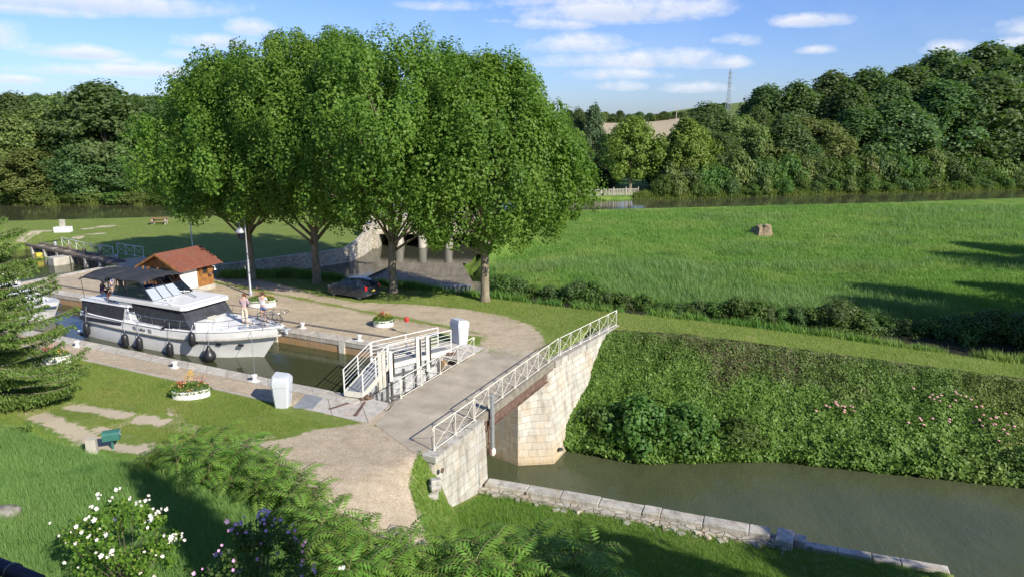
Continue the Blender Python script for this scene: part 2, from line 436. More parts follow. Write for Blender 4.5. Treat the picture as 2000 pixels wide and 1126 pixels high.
mt, t, b = mat('ground_cover')
co = t.coord()
n0 = t.noise(.35, 5, .6, co); n1_ = t.noise(2.2, 6, .65, co); n2_ = t.noise(14, 5, .7, co); n3_ = t.noise(60, 3, .7, co)
grass = t.mix(t.ramp(n0, [(.35, 0), (.65, 1)]), (.175, .235, .045), (.245, .30, .07))
grass = t.mix(t.ramp(n2_, [(.35, .0), (.65, .9)]), grass, (.10, .17, .028))
grass = t.mix(t.ramp(n1_, [(.5, 0), (.72, .7)]), grass, (.33, .31, .14))
long_g = t.mix(t.ramp(n1_, [(.3, 0), (.7, 1)]), (.09, .19, .03), (.17, .29, .06))
mead_g = t.mix(t.ramp(n0, [(.35, 0), (.62, 1)]), (.09, .19, .028), (.22, .30, .06))
mead_g = t.mix(t.ramp(n2_, [(.35, .0), (.8, .7)]), mead_g, (.06, .14, .022))
g1 = t.mix(t.attr('rough'), grass, long_g); g1 = t.mix(t.attr('lush'), g1, mead_g)
pv = t.new('ShaderNodeTexVoronoi'); pv.inputs['Scale'].default_value = 26; t.l.new(co, pv.inputs['Vector'])
pebble = t.mix(t.ramp(n1_, [(.3, 0), (.7, 1)]), (.42, .335, .225), (.60, .50, .365))
pebble = t.mix(t.ramp(n0, [(.4, 0), (.65, .5)]), pebble, (.36, .30, .22))
pc = t.new('ShaderNodeSeparateColor'); t.l.new(pv.outputs['Color'], pc.inputs[0])
pebble = t.mix(t.ramp(pc.outputs[0], [(.0, .55), (.25, .0), (.8, 0), (1, 0)]), pebble, (.20, .16, .12))
pebble = t.mix(t.ramp(pc.outputs[1], [(.75, 0), (1, .6)]), pebble, (.70, .63, .52))
tf = t.math('MULTIPLY', t.attr('tuft'), 1.0)
gm = t.math('ADD', t.attr('gravel'), t.math('MULTIPLY', t.math('SUBTRACT', t.math('ADD', t.math('MULTIPLY', n1_, .6), t.math('MULTIPLY', n2_, .4)), .5), .9))
gm = t.ramp(gm, [(.46, 0), (.56, 1)])
gm = t.math('MULTIPLY', gm, t.math('SUBTRACT', 1.0, t.ramp(t.math('MULTIPLY', tf, t.math('ADD', n2_, n1_)), [(.55, 0), (.8, .8)])))
dirtc = t.mix(n2_, (.46, .38, .27), (.62, .54, .42))
dm = t.ramp(t.math('ADD', t.attr('dirt'), t.math('MULTIPLY', t.math('SUBTRACT', t.math('ADD', t.math('MULTIPLY', n1_, .6), t.math('MULTIPLY', n2_, .4)), .5), 1.5)), [(.38, 0), (.52, .95)])
pebble = t.mix(t.ramp(t.noise(.5, 4, .6, t.coord(scale=(1, 2.2, 1), rot=(0, 0, .45))), [(.5, 0), (.68, .45)]), pebble, (.30, .235, .16))
c = t.mix(dm, g1, dirtc); c = t.mix(gm, c, pebble)
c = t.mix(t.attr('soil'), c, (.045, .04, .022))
c = t.mix(t.attr('field'), c, t.mix(n0, (.44, .36, .22), (.50, .42, .27)))
t.put(b.inputs['Base Color'], c); b.inputs['Roughness'].default_value = .95; b.inputs['Specular IOR Level'].default_value = .15
hh = t.math('ADD', t.math('MULTIPLY', n2_, .6), t.math('MULTIPLY', n3_, .4))
t.put(b.inputs['Normal'], t.bump(hh, .8, .05))
MAT_GROUND = mt

# --- split into the named surfaces by cell
uc = (U[:-1, :-1] + U[1:, 1:]) / 2; nc = (N[:-1, :-1] + N[1:, 1:]) / 2
xc = (X[:-1, :-1] + X[1:, 1:]) / 2; yc_ = (Y[:-1, :-1] + Y[1:, 1:]) / 2
gc = gravel[:-1, :-1]
cat = np.zeros(uc.shape, int)            # 0 lawn
yf_ = icurve(xc, CANX, CANF)
cat[(nc > 45) | ((nc > 41) & (uc < -13.9) & (uc < -200))] = 1          # 1 meadow
cat[(nc > 43.5) & (nc < 200) & (uc < -44) & (yc_ < yf_)] = 7           # 7 far lawn
cat[(uc > -14.2) & (nc > 33)] = 3
cat[(uc > -14.2) & (nc > icurve(uc, BANK_U, NBK) + 3)] = 1
cat[(yc_ > yf_)] = 4                       # far bank and hills
cat[(gpn[:-1, :-1] > .5) & (nc < 30)] = 5
cat[(gpf[:-1, :-1] > .5) & (nc > 30)] = 6
cat[(gr[:-1, :-1] > .5)] = 8
cat[(gy[:-1, :-1] > .5)] = 2
cat[field[:-1, :-1] > .5] = 9
names = {0: 'lawn', 1: 'meadow', 2: 'gravel_yard', 3: 'towpath_dike', 4: 'hills', 5: 'near_quay_path', 6: 'far_quay_path', 7: 'far_lawn', 8: 'gravel_road', 9: 'stubble_field'}
idx = np.arange(U.size).reshape(U.shape)
quads = np.stack([idx[:-1, :-1], idx[:-1, 1:], idx[1:, 1:], idx[1:, :-1]], -1)
allV = np.stack([X, Y, H], -1).reshape(-1, 3)
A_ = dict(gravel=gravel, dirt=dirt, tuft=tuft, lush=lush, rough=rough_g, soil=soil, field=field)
for k, nm in names.items():
    q = quads[cat == k]
    if not len(q): continue
    uq, inv = np.unique(q, return_inverse=True)
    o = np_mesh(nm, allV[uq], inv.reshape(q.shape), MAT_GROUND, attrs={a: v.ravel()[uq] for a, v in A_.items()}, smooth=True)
    setp(o, kind='structure')

# ================================================================== water
def water_mat(name, col, rough=.06, bscale=1.2, bstr=.25, stretch=(1, 1, 1), col2=None, bdist=.06):
    m, t, b = mat(name); co = t.coord(scale=stretch)
    n = t.noise(bscale, 5, .55, co); nn = t.noise(bscale * 5, 3, .5, co)
    c = t.mix(t.ramp(t.noise(.25, 4, .6, co), [(.35, 0), (.65, 1)]), col, col2 or tuple(c * 1.25 for c in col))
    t.put(b.inputs['Base Color'], c); b.inputs['Roughness'].default_value = rough
    b.inputs['IOR'].default_value = 1.33; b.inputs['Specular IOR Level'].default_value = .5
    t.put(b.inputs['Normal'], t.bump(t.math('ADD', n, t.math('MULTIPLY', nn, .35)), bstr, bdist))
    return m
def water(name, poly, z, m, thick=None):
    # a surface subdivided into one n-gon; a touch below every quay edge
    o = MB(); o.face([(p[0], p[1], z) for p in poly]); ob = o.build(name, m); setp(ob, kind='structure'); return ob
M_WLOCK = water_mat('lock_water', (.050, .056, .026), .06, 1.0, .18)
M_WLOW = water_mat('lower_water', (.062, .074, .036), .05, 1.6, .45, (1, .5, 1), (.080, .092, .046), .12)
M_WCAN = water_mat('canal_water', (.055, .060, .030), .07, .7, .22, (.4, 1, 1))
M_WSTR = water_mat('stream_water', (.040, .042, .028), .04, 1.6, .15)
water('lock_water', [W(*p) for p in [(-140, 24.5), (-19.6, 24.5), (-21.9, 28.2), (-19.6, 31.9), (-58.6, 31.9), (-58.8, 38), (-60.4, 42.4), (-79, 44.6), (-140, 40)]], WU, M_WLOCK)
water('lower_canal_water', [W(*p) for p in [(-25, 24.4), (-13.6, 24.4), (-1.5, 25.6), (4, 26.4), (4.2, 18), (60, 23), (300, 70), (300, 94), (120, 64), (40, 48), (9, 42.2), (-2.5, 40), (-9, 36.5), (-13.2, 36), (-13.5, 33), (-15.3, 32.4), (-25, 32.4)]], WL, M_WLOW)
water('summit_canal_water', [(x, icurve(x, CANX, CANY) - 1.5) for x in (-400, -100, -66, -48, 11, 31, 57, 87, 150, 500)] + [(x, icurve(x, CANX, CANF) + 1.5) for x in (500, 150, 94, 62, 34, 12, -48, -66, -100, -400)], WC, M_WCAN)
water('spill_pool_water', [(-31, 57.3), (-24.5, 63.1), (-21.2, 66.2), (-16.5, 70.5), (-15.6, 88), (-2.2, 88), (-4.2, 69.6), (-11.3, 70.3), (-13, 64), (-14, 57), (-20, 58.5), (-25, 57.6)], WP, M_WSTR)
water('stream_water', [(-13.5, 66), (-3, 66), (-1.5, 60)] + [tuple(W(u, n)[:2]) for u, n in [(-14, 59.5), (10, 61.5), (40, 67), (120, 84), (120, 77), (40, 59), (10, 52.2), (-3, 49.6), (-13, 46.2), (-24, 46.2), (-30, 47.5), (-36, 50)]], WS, M_WSTR)
# ================================================================== masonry, bridge, lock gate
def stone_mat(name, c1, c2, bw=.62, bh=.32, mortar=(.30, .27, .22), stain=(.52, .30, .12), moss_z=None, rough=.9, rub=False, msize=.012, stainamt=.35, black=.5):
    m, t, b = mat(name); co = t.coord()
    s = t.new('ShaderNodeSeparateXYZ'); t.l.new(co, s.inputs[0])
    cb = t.new('ShaderNodeCombineXYZ'); t.l.new(t.math('ADD', s.outputs[0], s.outputs[1]), cb.inputs[0]); t.l.new(s.outputs[2], cb.inputs[1])
    n1 = t.noise(1.1, 5, .65, co); n2 = t.noise(7, 6, .7, co); n3 = t.noise(28, 4, .7, co); nn = t.noise(3, 3, .5, co, out=1)
    if rub:
        v = t.new('ShaderNodeTexVoronoi', feature='DISTANCE_TO_EDGE'); v.inputs['Scale'].default_value = 1 / bw
        mp = t.new('ShaderNodeMapping'); mp.inputs['Scale'].default_value = (1, 1, bw / bh); t.l.new(co, mp.inputs[0])
        dv = t.mix(.12, mp.outputs[0], nn); t.l.new(dv, v.inputs['Vector'])
        v2 = t.new('ShaderNodeTexVoronoi'); v2.inputs['Scale'].default_value = 1 / bw; t.l.new(dv, v2.inputs['Vector'])
        mk = t.ramp(v.outputs['Distance'], [(.015, 1), (.07, 0)]); sc = t.new('ShaderNodeSeparateColor'); t.l.new(v2.outputs['Color'], sc.inputs[0]); bri = sc.outputs[0]
    else:
        br = t.new('ShaderNodeTexBrick'); br.inputs['Scale'].default_value = 1
        br.inputs['Brick Width'].default_value = bw; br.inputs['Row Height'].default_value = bh
        br.inputs['Mortar Size'].default_value = msize; br.inputs['Mortar Smooth'].default_value = .4; br.inputs['Bias'].default_value = 0
        br.inputs['Color1'].default_value = (0, 0, 0, 1); br.inputs['Color2'].default_value = (1, 1, 1, 1); br.inputs['Mortar'].default_value = (.5, .5, .5, 1)
        dv = t.mix(.03, cb.outputs[0], nn); t.l.new(dv, br.inputs['Vector'])
        mk = br.outputs['Fac']; sc = t.new('ShaderNodeSeparateColor'); t.l.new(br.outputs['Color'], sc.inputs[0]); bri = sc.outputs[0]
    c = t.mix(bri, c1, c2)
    c = t.mix(t.ramp(n2, [(.3, .45), (.7, 0)]), c, tuple(x * .62 for x in c1))
    c = t.mix(t.math('MULTIPLY', t.ramp(n1, [(.48, 0), (.66, 1)]), t.math('MULTIPLY', n2, stainamt * 2.6)), c, stain)
    c = t.mix(mk, c, mortar)
    st = t.noise(1.3, 5, .7, t.coord(scale=(2.2, 2.2, .35)))
    c = t.mix(t.math('MULTIPLY', t.ramp(st, [(.48, 0), (.70, 1)]), black), c, (.14, .13, .115))
    if moss_z is not None:      # algae and damp just above the water line
        zz = t.math('ADD', s.outputs[2], t.math('MULTIPLY', t.math('SUBTRACT', n2, .5), 1.0))
        w_ = t.new('ShaderNodeMapRange'); w_.inputs[1].default_value = moss_z; w_.inputs[2].default_value = moss_z + .75; w_.inputs[3].default_value = 1; w_.inputs[4].default_value = 0
        t.l.new(zz, w_.inputs[0]); c = t.mix(t.math('MULTIPLY', w_.outputs[0], .85), c, (.055, .055, .035))
        w2 = t.new('ShaderNodeMapRange'); w2.inputs[1].default_value = moss_z + .6; w2.inputs[2].default_value = moss_z + 2.2; w2.inputs[3].default_value = 1; w2.inputs[4].default_value = 0
        t.l.new(zz, w2.inputs[0]); c = t.mix(t.math('MULTIPLY', w2.outputs[0], t.math('MULTIPLY', n1, 1.2)), c, stain)
    t.put(b.inputs['Base Color'], c); b.inputs['Roughness'].default_value = rough; b.inputs['Specular IOR Level'].default_value = .2
    h = t.math('SUBTRACT', t.math('ADD', t.math('MULTIPLY', n2, .6), t.math('MULTIPLY', n3, .3)), t.math('MULTIPLY', mk, .9))
    t.put(b.inputs['Normal'], t.bump(h, .75, .03)); return m
M_ASH = stone_mat('pale_ashlar', (.50, .475, .41), (.66, .635, .56), .66, .34, mortar=(.42, .39, .33), moss_z=WL - .5, stain=(.56, .42, .24), black=.65)
M_ASH2 = stone_mat('grey_ashlar', (.44, .42, .37), (.62, .60, .54), .8, .4, mortar=(.36, .34, .29), stain=(.42, .33, .2), black=.7)
M_QUAYW = stone_mat('quay_concrete', (.34, .31, .26), (.42, .39, .32), 3.0, 5.0, mortar=(.26, .24, .2), moss_z=WU - .5, stainamt=.2, black=.8)
M_COP = stone_mat('coping_stone', (.50, .47, .41), (.60, .57, .50), 1.35, 3.0, mortar=(.34, .31, .26), stainamt=.15, black=.5, msize=.02)
M_RUB = stone_mat('rubble', (.42, .39, .33), (.62, .58, .50), .34, .24, mortar=(.16, .14, .09), rub=True, stainamt=.2, black=.5)
M_RUBD = stone_mat('rubble_far', (.50, .46, .38), (.70, .66, .56), .42, .3, mortar=(.26, .23, .16), rub=True, stainamt=.2, black=.35)
M_SLAB = stone_mat('slab_stone', (.56, .53, .47), (.66, .63, .57), 1.9, 1.2, mortar=(.20, .18, .14), stainamt=.2, black=.5, msize=.025)
M_DECK = pmat('deck_concrete', (.46, .405, .315), .9, 0, .16, .8, .5, 30, .2, (.30, .26, .2, .5))
M_WHITE = pmat('white_paint', (.80, .80, .77), .45, 0, .05, 3, .1, 60, .5, (.55, .42, .28, .25))
M_CREAM = pmat('cream_paint', (.74, .72, .62), .5, 0, .06, 4, .12, 60, .4, (.40, .22, .10, .45))
M_CAB = pmat('cabinet_paint', (.56, .59, .63), .5, 0, .04, 2, .05, 60, .4, (.5, .5, .46, .2))
M_GATE = pmat('gate_steel', (.52, .53, .55), .55, 0, .2, 2.5, .2, 30, .4, (.16, .14, .11, .6))
M_RUST = pmat('rusty_beam', (.19, .125, .095), .8, 0, .25, 4, .4, 40, .2, (.10, .06, .04, .6))
M_DARK = pmat('dark_steel', (.035, .035, .035), .5, 0, .2, 4, .1, 40)
M_GALV = pmat('galvanised', (.50, .52, .54), .45, .5, .1, 5, .1, 60)
M_WOODOLD = pmat('old_timber', (.24, .20, .155), .9, 0, .3, 5, .4, 40, .1, (.10, .08, .06, .5))
M_CONC = pmat('pale_concrete', (.50, .47, .40), .9, 0, .15, 1.2, .4, 18, .2, (.28, .26, .21, .6))

def frame_thing(name, label, cat, u, n, z=0, rz=0, group=None):
    return thing(name, label, cat, W(u, n, z), ROT + rz, group)
def lbuild(mb, name, m, parent=None, smooth=False):
    """mesh given in (u, n, z): object turned into the world"""
    o = mb.build(name, m, parent, smooth)
    if parent is None: o.rotation_euler = (0, 0, ROT)
    return o
def root_un(name, label, cat, group=None): return thing(name, label, cat, (0, 0, 0), ROT, group)

# ---- near lock side
r = root_un('lock_wall', 'long near lock wall with pale stone edging beside the moored cruiser', 'wall')
m = MB(); m.box((-37.0, 24.72, -4.1), (34.4, .34, 7.9)); m.box((-95, 24.72, -4.1), (81.6, .34, 7.9)); lbuild(m, 'wall', M_QUAYW, r)
m = MB(); us_ = list(np.arange(-80, -19.6, 1.42)) + [-19.7]
for a, c_ in zip(us_[:-1], us_[1:]):
    m.box(((a + c_) / 2, 24.53 + random.uniform(-.012, .012), -.10 + random.uniform(0, .012)), (c_ - a - .014, .82, .30), bev=.02)
lbuild(m, 'coping', M_COP, r)
m = MB(); m.box((-51, 22.74, 0.0), (57.6, .10, .10)); o = lbuild(m, 'kerb', M_CONC); setp(o, kind='structure')
# ---- far lock side with quay, pier and wing wall
r = root_un('quay_wall', 'long far quay wall of grey concrete along the gravel yard', 'wall')
m = MB(); m.box((-39.1, 31.65, -4.1), (39.4, .36, 7.9)); m.box((-58.95, 34.9, -4.1), (.36, 6.6, 7.9)); lbuild(m, 'wall', M_QUAYW, r)
m = MB(); us_ = list(np.arange(-59.0, -19.8, 1.5)) + [-19.6]
for a, c_ in zip(us_[:-1], us_[1:]):
    m.box(((a + c_) / 2, 31.86 + random.uniform(-.012, .012), -.11 + random.uniform(0, .012)), (c_ - a - .014, .84, .32), bev=.03)
for a in np.arange(32.3, 38, 1.4): m.box((-58.8, a + .7, -.11), (.7, 1.38, .32), bev=.02)
lbuild(m, 'coping', M_COP, r)
for k, uu in enumerate((-26.35, -31.5, -37)):
    m = MB(); m.box((uu, 31.44, -.55), (.42, .06, 1.06), bev=.005); lbuild(m, 'ladder_plate', M_CREAM, r)
m = MB(); m.box((-41, 33.25, .02), (34, .16, .09)); m.prism([(-22.2, 33.1), (-20.6, 33.9), (-20.7, 34.1), (-22.4, 33.3)], -.05, .065); o = lbuild(m, 'kerb', pmat('kerb_dark', (.16, .15, .14), .9, 0, .2, 4, .3)); setp(o, kind='structure')

r = root_un('bridge_pier', 'pale limestone lock pier rising from the water under the bridge, with stained foot', 'pier')
low = [(-20, 31.5), (-17, 31.42), (-14.75, 30.95), (-13.15, 31.95), (-13.15, 34.6), (-12.55, 42.2), (-14.4, 42.2), (-20, 36)]
top = [(-20, 31.5), (-17, 31.5), (-15.0, 31.45), (-13.93, 32.95), (-13.85, 35), (-12.95, 41.75), (-14.9, 41.75), (-20, 36)]
m = MB(); m.hull([(p[0] + (.12 if i in (2, 3) else 0), p[1] - (.1 if i in (1, 2, 3) else 0), -6.5) for i, p in enumerate(low)], [(*p, -4.75) for p in low])
m.bm.verts.ensure_lookup_table()
m.hull([(*p, -4.75) for p in low], [(*p, -.38) for p in top]); lbuild(m, 'masonry', M_ASH, r)
m = MB()
e0 = Vector((-14.15, 33.75, 0)); e1 = Vector((-13.2, 41.9, 0)); k = 9
for i in range(k):
    c0 = e0.lerp(e1, (i + .5) / k); m.box((c0.x, c0.y, -.20 + random.uniform(-.006, .006)), (.62, (e1 - e0).length / k - .012, .38), rz=-.12, bev=.025)
lbuild(m, 'coping', M_ASH2, r)
m = MB(); m.tube([(-13.40, 33.3, -4.5), (-13.88, 33.45, -.5)], .028, 6); m.tube([(-13.16, 34.5, -4.6), (-13.80, 34.7, -.6)], .02, 6); lbuild(m, 'water_gauge', M_CREAM, r)
m = MB(); m.lathe([(.13, 0), (.17, .05), (.13, .1)], (-13.05, 32.6, -4.5), 12); lbuild(m, 'mooring_ring', M_DARK, r)

r = root_un('bridge_abutment', 'rough stone abutment at the near end of the bridge above the towpath', 'wall')
m = MB()
m.hull([(-14.6, 21.0, -4.6), (-13.45, 21.2, -4.6), (-13.4, 25.35, -6), (-14.6, 25.35, -6)], [(-14.6, 21.3, -.25), (-13.8, 21.3, -.25), (-13.62, 25.25, -.25), (-14.6, 25.25, -.25)])
m.hull([(-14.9, 24.95, -6), (-13.4, 25.0, -6), (-13.4, 25.36, -6), (-20, 25.3, -6), (-20, 24.9, -6)], [(-14.9, 24.95, -.25), (-13.62, 25.0, -.25), (-13.62, 25.27, -.25), (-20, 25.2, -.25), (-20, 24.9, -.25)])
lbuild(m, 'masonry', M_ASH2, r)
m = MB()
for i in range(4): m.box((-13.92, 21.75 + i * .98, -.13 + random.uniform(-.01, .01)), (.66, .965, .27), rz=random.uniform(-.01, .01), bev=.03)
lbuild(m, 'coping', M_ASH2, r)
m = MB()
for i in range(5):
    m.box((-13.6 + random.uniform(-.1, .35), 20.9 - i * .12 + random.uniform(-.2, .2), -.62 - i * .16), (.3 + random.random() * .2, .28 + random.random() * .15, .22), rz=random.random(), rx=random.uniform(-.2, .2), bev=.06)
lbuild(m, 'loose_stone', M_ASH2, r)
m = MB(); m.lathe([(.10, 0), (.10, .05)], (0, 0, 0), 12); o = lbuild(m, 'pipe_end', M_RUST, r); o.location = (-13.52, 21.55, -.62); o.rotation_euler = (0, math.radians(90), 0)
m = MB(); m.tube([(-13.50, 24.55, -2.7), (-13.62, 24.5, -1.0)], .022, 6); lbuild(m, 'iron_rod', M_GALV, r)

# ---- deck
r = root_un('bridge_deck', 'flat concrete road deck crossing the lock between white railings', 'bridge')
m = MB(); m.prism([(-18.2, 25.2), (-17.5, 22.75), (-14.55, 21.25), (-14.28, 21.3), (-14.2, 25.3), (-14.2, 33.6), (-15.2, 34.6), (-18.2, 34.0)], -.30, .012); lbuild(m, 'deck_slab', M_DECK, r)
m = MB(); m.box((-14.05, 29.1, -.16), (.34, 9.0, .36), bev=.02); m.box((-18.28, 28.4, -.14), (.2, 7.2, .34), bev=.02); lbuild(m, 'edge_kerb', pmat('edge_concrete', (.29, .26, .21), .95, 0, .2, 3, .5, 25, .1, (.16, .14, .11, .6)), r)
m = MB()
for uu in (-14.0, -18.2): m.box((uu, 29.0, -.37), (.24, 8.9, .05)); m.box((uu, 29.0, -.86), (.24, 8.9, .05)); m.box((uu, 29.0, -.61), (.06, 8.9, .46))
for uu in (-15.5, -16.8): m.box((uu, 29.0, -.58), (.2, 8.2, .5))
lbuild(m, 'steel_beam', M_RUST, r)
# ---- slab paving by the gate
for k, (pts, lab) in enumerate(((([(-22.0, 22.75), (-17.95, 22.75), (-18.25, 24.95), (-19.7, 25.0), (-19.7, 24.12), (-22.0, 24.12)]), 0), (([(-21.9, 31.95), (-18.3, 31.45), (-18.3, 34.0), (-20.3, 34.4), (-21.0, 33.4)]), 1))):
    m = MB(); m.prism(pts, -.1, .022 + .003 * k); o = lbuild(m, 'stone_paving', M_SLAB); setp(o, kind='structure')
m = MB(); m.box((-21.75, 23.55, .035), (.95, 1.75, .022), rz=.35); o = lbuild(m, 'steel_cover_plate', M_GALV); setp(o, 'grey ribbed steel cover plate between the near cabinet and the lock edge', 'cover plate')

# ---- railings: round tube, scrolled ends, crossed bars with a small ring
def railing(name, label, p0, p1, panels, h=1.0, scroll0=True, scroll1=False, mt_=None, ring=True, drop0=0, r_=.024):
    """p0, p1 in (u, n, z)"""
    mt_ = mt_ or M_CREAM
    a = W(*p0); b_ = W(*p1); d = b_ - a; L = math.hypot(d.x, d.y)
    t = thing(name, label, 'railing', a, math.atan2(d.y, d.x))
    dz = d.z; zz = lambda s: dz * s / L
    m = MB(); m.tube([(0, 0, h), (L, 0, h + dz)], r_, 8)
    def scroll(x, z, sgn):
        pts = []
        for i in range(15):
            an = math.pi / 2 + sgn * i * math.pi * 2 * .9 / 14 if sgn > 0 else math.pi / 2 - i * math.pi * 2 * .9 / 14
            rr = .10 * (1 - i / 22); pts.append((x + rr * math.cos(an) , 0, z - .10 + rr * math.sin(an)))
        m.tube(pts, .016, 6)
    if scroll0: scroll(0, h, 1)
    if scroll1: scroll(L, h + dz, -1)
    m.build('top_rail', mt_, t, 'auto')
    m = MB(); m.tube([(0, 0, .07), (L, 0, .07 + dz)], .018, 6); m.build('bottom_rail', mt_, t, 'auto')
    for i in range(panels + 1):
        s = L * i / panels; m = MB(); m.box((s, 0, (h - .02) / 2 + zz(s)), (.035, .035, h - .02)); m.box((s, 0, .03 + zz(s)), (.09, .09, .03)); m.build('post', mt_, t)
    for i in range(panels):
        s0 = L * i / panels; s1 = L * (i + 1) / panels; c = (s0 + s1) / 2; q = (s1 - s0) * .08; m = MB(); zc = h * .5
        for (xa, za), (xb, zb) in (((s0, .08), (c - q, zc - .02)), ((c + q, zc + .02), (s1, h - .02)), ((s1, .08), (c + q, zc - .02)), ((c - q, zc + .02), (s0, h - .02))):
            m.tube([(xa, 0, za + zz(xa)), (xb, 0, zb + zz(xb))], .011, 5)
        m.tube([(c - q, 0, zc + zz(c)), (c, 0, zc + .03 + zz(c)), (c + q, 0, zc + zz(c)), (c, 0, zc - .03 + zz(c)), (c - q, 0, zc + zz(c))], .010, 5)
        m.build('cross_bars', mt_, t)
    return t
railing('bridge_railing', 'short white railing with scrolled end on the near bridge abutment', (-13.97, 21.75, 0), (-13.93, 24.95, 0), 2, 1.0, True, False)
railing('bridge_railing', 'long white railing along the downstream edge of the bridge deck', (-14.05, 25.05, 0.0), (-14.05, 34.6, 0), 7, 1.0, False, False)
railing('bridge_railing', 'far white railing standing on top of the wing wall above the ivy', (-14.0, 34.7, 0), (-13.05, 41.6, 0), 6, 1.0, False, True)
railing('bridge_railing', 'white railing with two scrolled ends on the bridge edge facing the lock gate', (-18.22, 25.65, 0.0), (-18.3, 32.75, 0), 4, 1.0, True, True)
# ---- gauge / sluice pipe hanging on the bridge side
t = frame_thing('sluice_stand', 'tall narrow white steel stand hanging on the downstream side of the bridge', 'sluice', -13.72, 26.15, 0)
m = MB(); m.box((0, 0, -.6), (.10, .22, 2.6), bev=.01); m.box((0.0, 0, .75), (.14, .26, .1), bev=.02); m.build('column', M_GALV, t)
m = MB(); m.lathe([(.11, 0), (.15, .1), (.15, .25), (.08, .34)], (0, 0, -2.05), 14); m.build('foot', M_CREAM, t, 'auto')
m = MB(); m.tube([(-.02, -.32, -.55), (0, -.32, -1.2), (.05, -.45, -1.3)], .05, 8); m.box((0, -.3, -1.75), (.16, .2, .3), bev=.02); m.build('bracket', M_RUST, t)

# ---- mitre gate: two leaves, each with panel, ribs, walkway, rails, channel columns
PU = [(-20.6, 24.6), (-22.0, 28.5), (-20.3, 32.3)]; PD = [(-19.65, 24.75), (-20.95, 28.5), (-19.4, 32.2)]
for li, lab in ((0, 'near leaf of the steel lock gate with white railed walkway sloping to the near quay'), (1, 'far leaf of the steel lock gate with white railed walkway by the far cabinet')):
    t = root_un('lock_gate_leaf', lab, 'lock gate', 'leaves of the lock gate')
    a, b_ = Vector((*PU[li], 0)), Vector((*PU[li + 1], 0)); c, d = Vector((*PD[li], 0)), Vector((*PD[li + 1], 0))
    if li == 0: b_ -= (b_ - a) * .012; d -= (d - c) * .012
    else: a += (b_ - a) * .012; c += (d - c) * .012
    # gate panel under the walkway's downstream side, between hinge and mitre
    pa, pb = c.lerp(d, .06 if li == 0 else .02), c.lerp(d, .98 if li == 0 else .80)
    off = (a - c).normalized() * .12
    m = MB(); m.prism([pa + off, pb + off, pb + off * 3.6, pa + off * 3.6], -6.0, .05); m.build('gate_panel', M_GATE, t)
    m = MB()
    for i in range(5):
        p = pa.lerp(pb, i / 4.0 * .96 + .02); q = pa.lerp(pb, i / 4.0 * .96 + .05)
        m.prism([p + off * .2, q + off * .2, q + off * .98, p + off * .98], -5.8, -.1)
    for z in (-.35, -1.5, -3.0): m.prism([pa + off * .4, pb + off * .4, pb + off * .97, pa + off * .97], z - .06, z + .06)
    m.build('gate_rib', pmat('gate_rib_steel', (.13, .13, .135), .6, 0, .2, 4, .2) if li == 0 else bpy.data.materials['gate_rib_steel'], t)
    # walkway slats
    m = MB(); ks = 22
    for i in range(ks):
        s = (i + .5) / ks; p, q = a.lerp(b_, s), c.lerp(d, s); mid = (p + q) / 2; dr = (q - p)
        m.box((mid.x, mid.y, .31), (dr.length - .06, (b_ - a).length / ks * .72, .03), rz=math.atan2(dr.y, dr.x))
    m.build('walkway_slats', M_GALV, t)
    m = MB()
    for (p, q) in ((a, b_), (c, d), (a, c), (b_, d)):
        mid = (p + q) / 2; dr = q - p; m.box((mid.x, mid.y, .24 if (p, q) != (c, d) else .22), (dr.length, .05, .22 if (p, q) == (a, b_) else .26), rz=math.atan2(dr.y, dr.x))
    m.build('walkway_frame', M_CREAM, t)
    for (p, q) in ((a, b_), (c, d)):
        m = MB(); k = 3
        rr = m
        for z, r_ in ((1.40, .026), (1.17, .013), (.98, .013), (.79, .013), (.60, .013)): m.tube([(p.x, p.y, z), (q.x, q.y, z)], r_, 6)
        m.build('rail', M_WHITE, t, 'auto')
        for i in range(k):
            s = p.lerp(q, i / (k - 1)); m = MB(); m.box((s.x, s.y, .78), (.05, .05, 1.24), rz=.3); m.build('post', M_WHITE, t)
    # tall channel columns with dark slots
    for s0, hh in (((.66, 1.25), (.82, 1.1)) if li == 0 else ((.02, .8), (.44, 1.25), (.60, 1.2))):
        p = c.lerp(d, s0); m = MB(); dr = d - c; rz = math.atan2(dr.y, dr.x)
        m.box((p.x, p.y, hh / 2 - .2), (.20, .14, hh + .75), rz=rz, bev=.012); m.box((p.x, p.y, hh + .2), (.24, .18, .05), rz=rz)
        m.build('channel_column', M_CREAM, t)
        q = p + dr.normalized() * .16; m = MB(); m.box((q.x, q.y, hh / 2 - .1), (.12, .10, hh + .3), rz=rz); m.build('slot_plate', M_DARK, t)
    e = c.lerp(d, .02 if li == 0 else .98)
    m = MB()
    for i in range(5):
        m.lathe([(.09, 0), (.12, .05), (.1, .12)], (e.x + random.uniform(-.25, .3), e.y + random.uniform(-.05, .3) * (1 if li == 0 else -1), .02 + .02 * i), 10)
    m.box((e.x + .1, e.y, .08), (.5, .2, .12), rz=.8, bev=.02); m.build('hinge', M_RUST, t)
m = MB(); m.prism([(-19.95, 24.6), (-19.8, 24.62), (-20.25, 23.15), (-20.4, 23.2)], .03, .05); m.prism([(-19.5, 24.6), (-19.36, 24.55), (-18.75, 23.1), (-18.9, 23.05)], .03, .05)
o = lbuild(m, 'gate_anchor_strap', M_RUST); setp(o, 'rusty iron anchor straps let into the slabs beside the near gate hinge', 'strap')

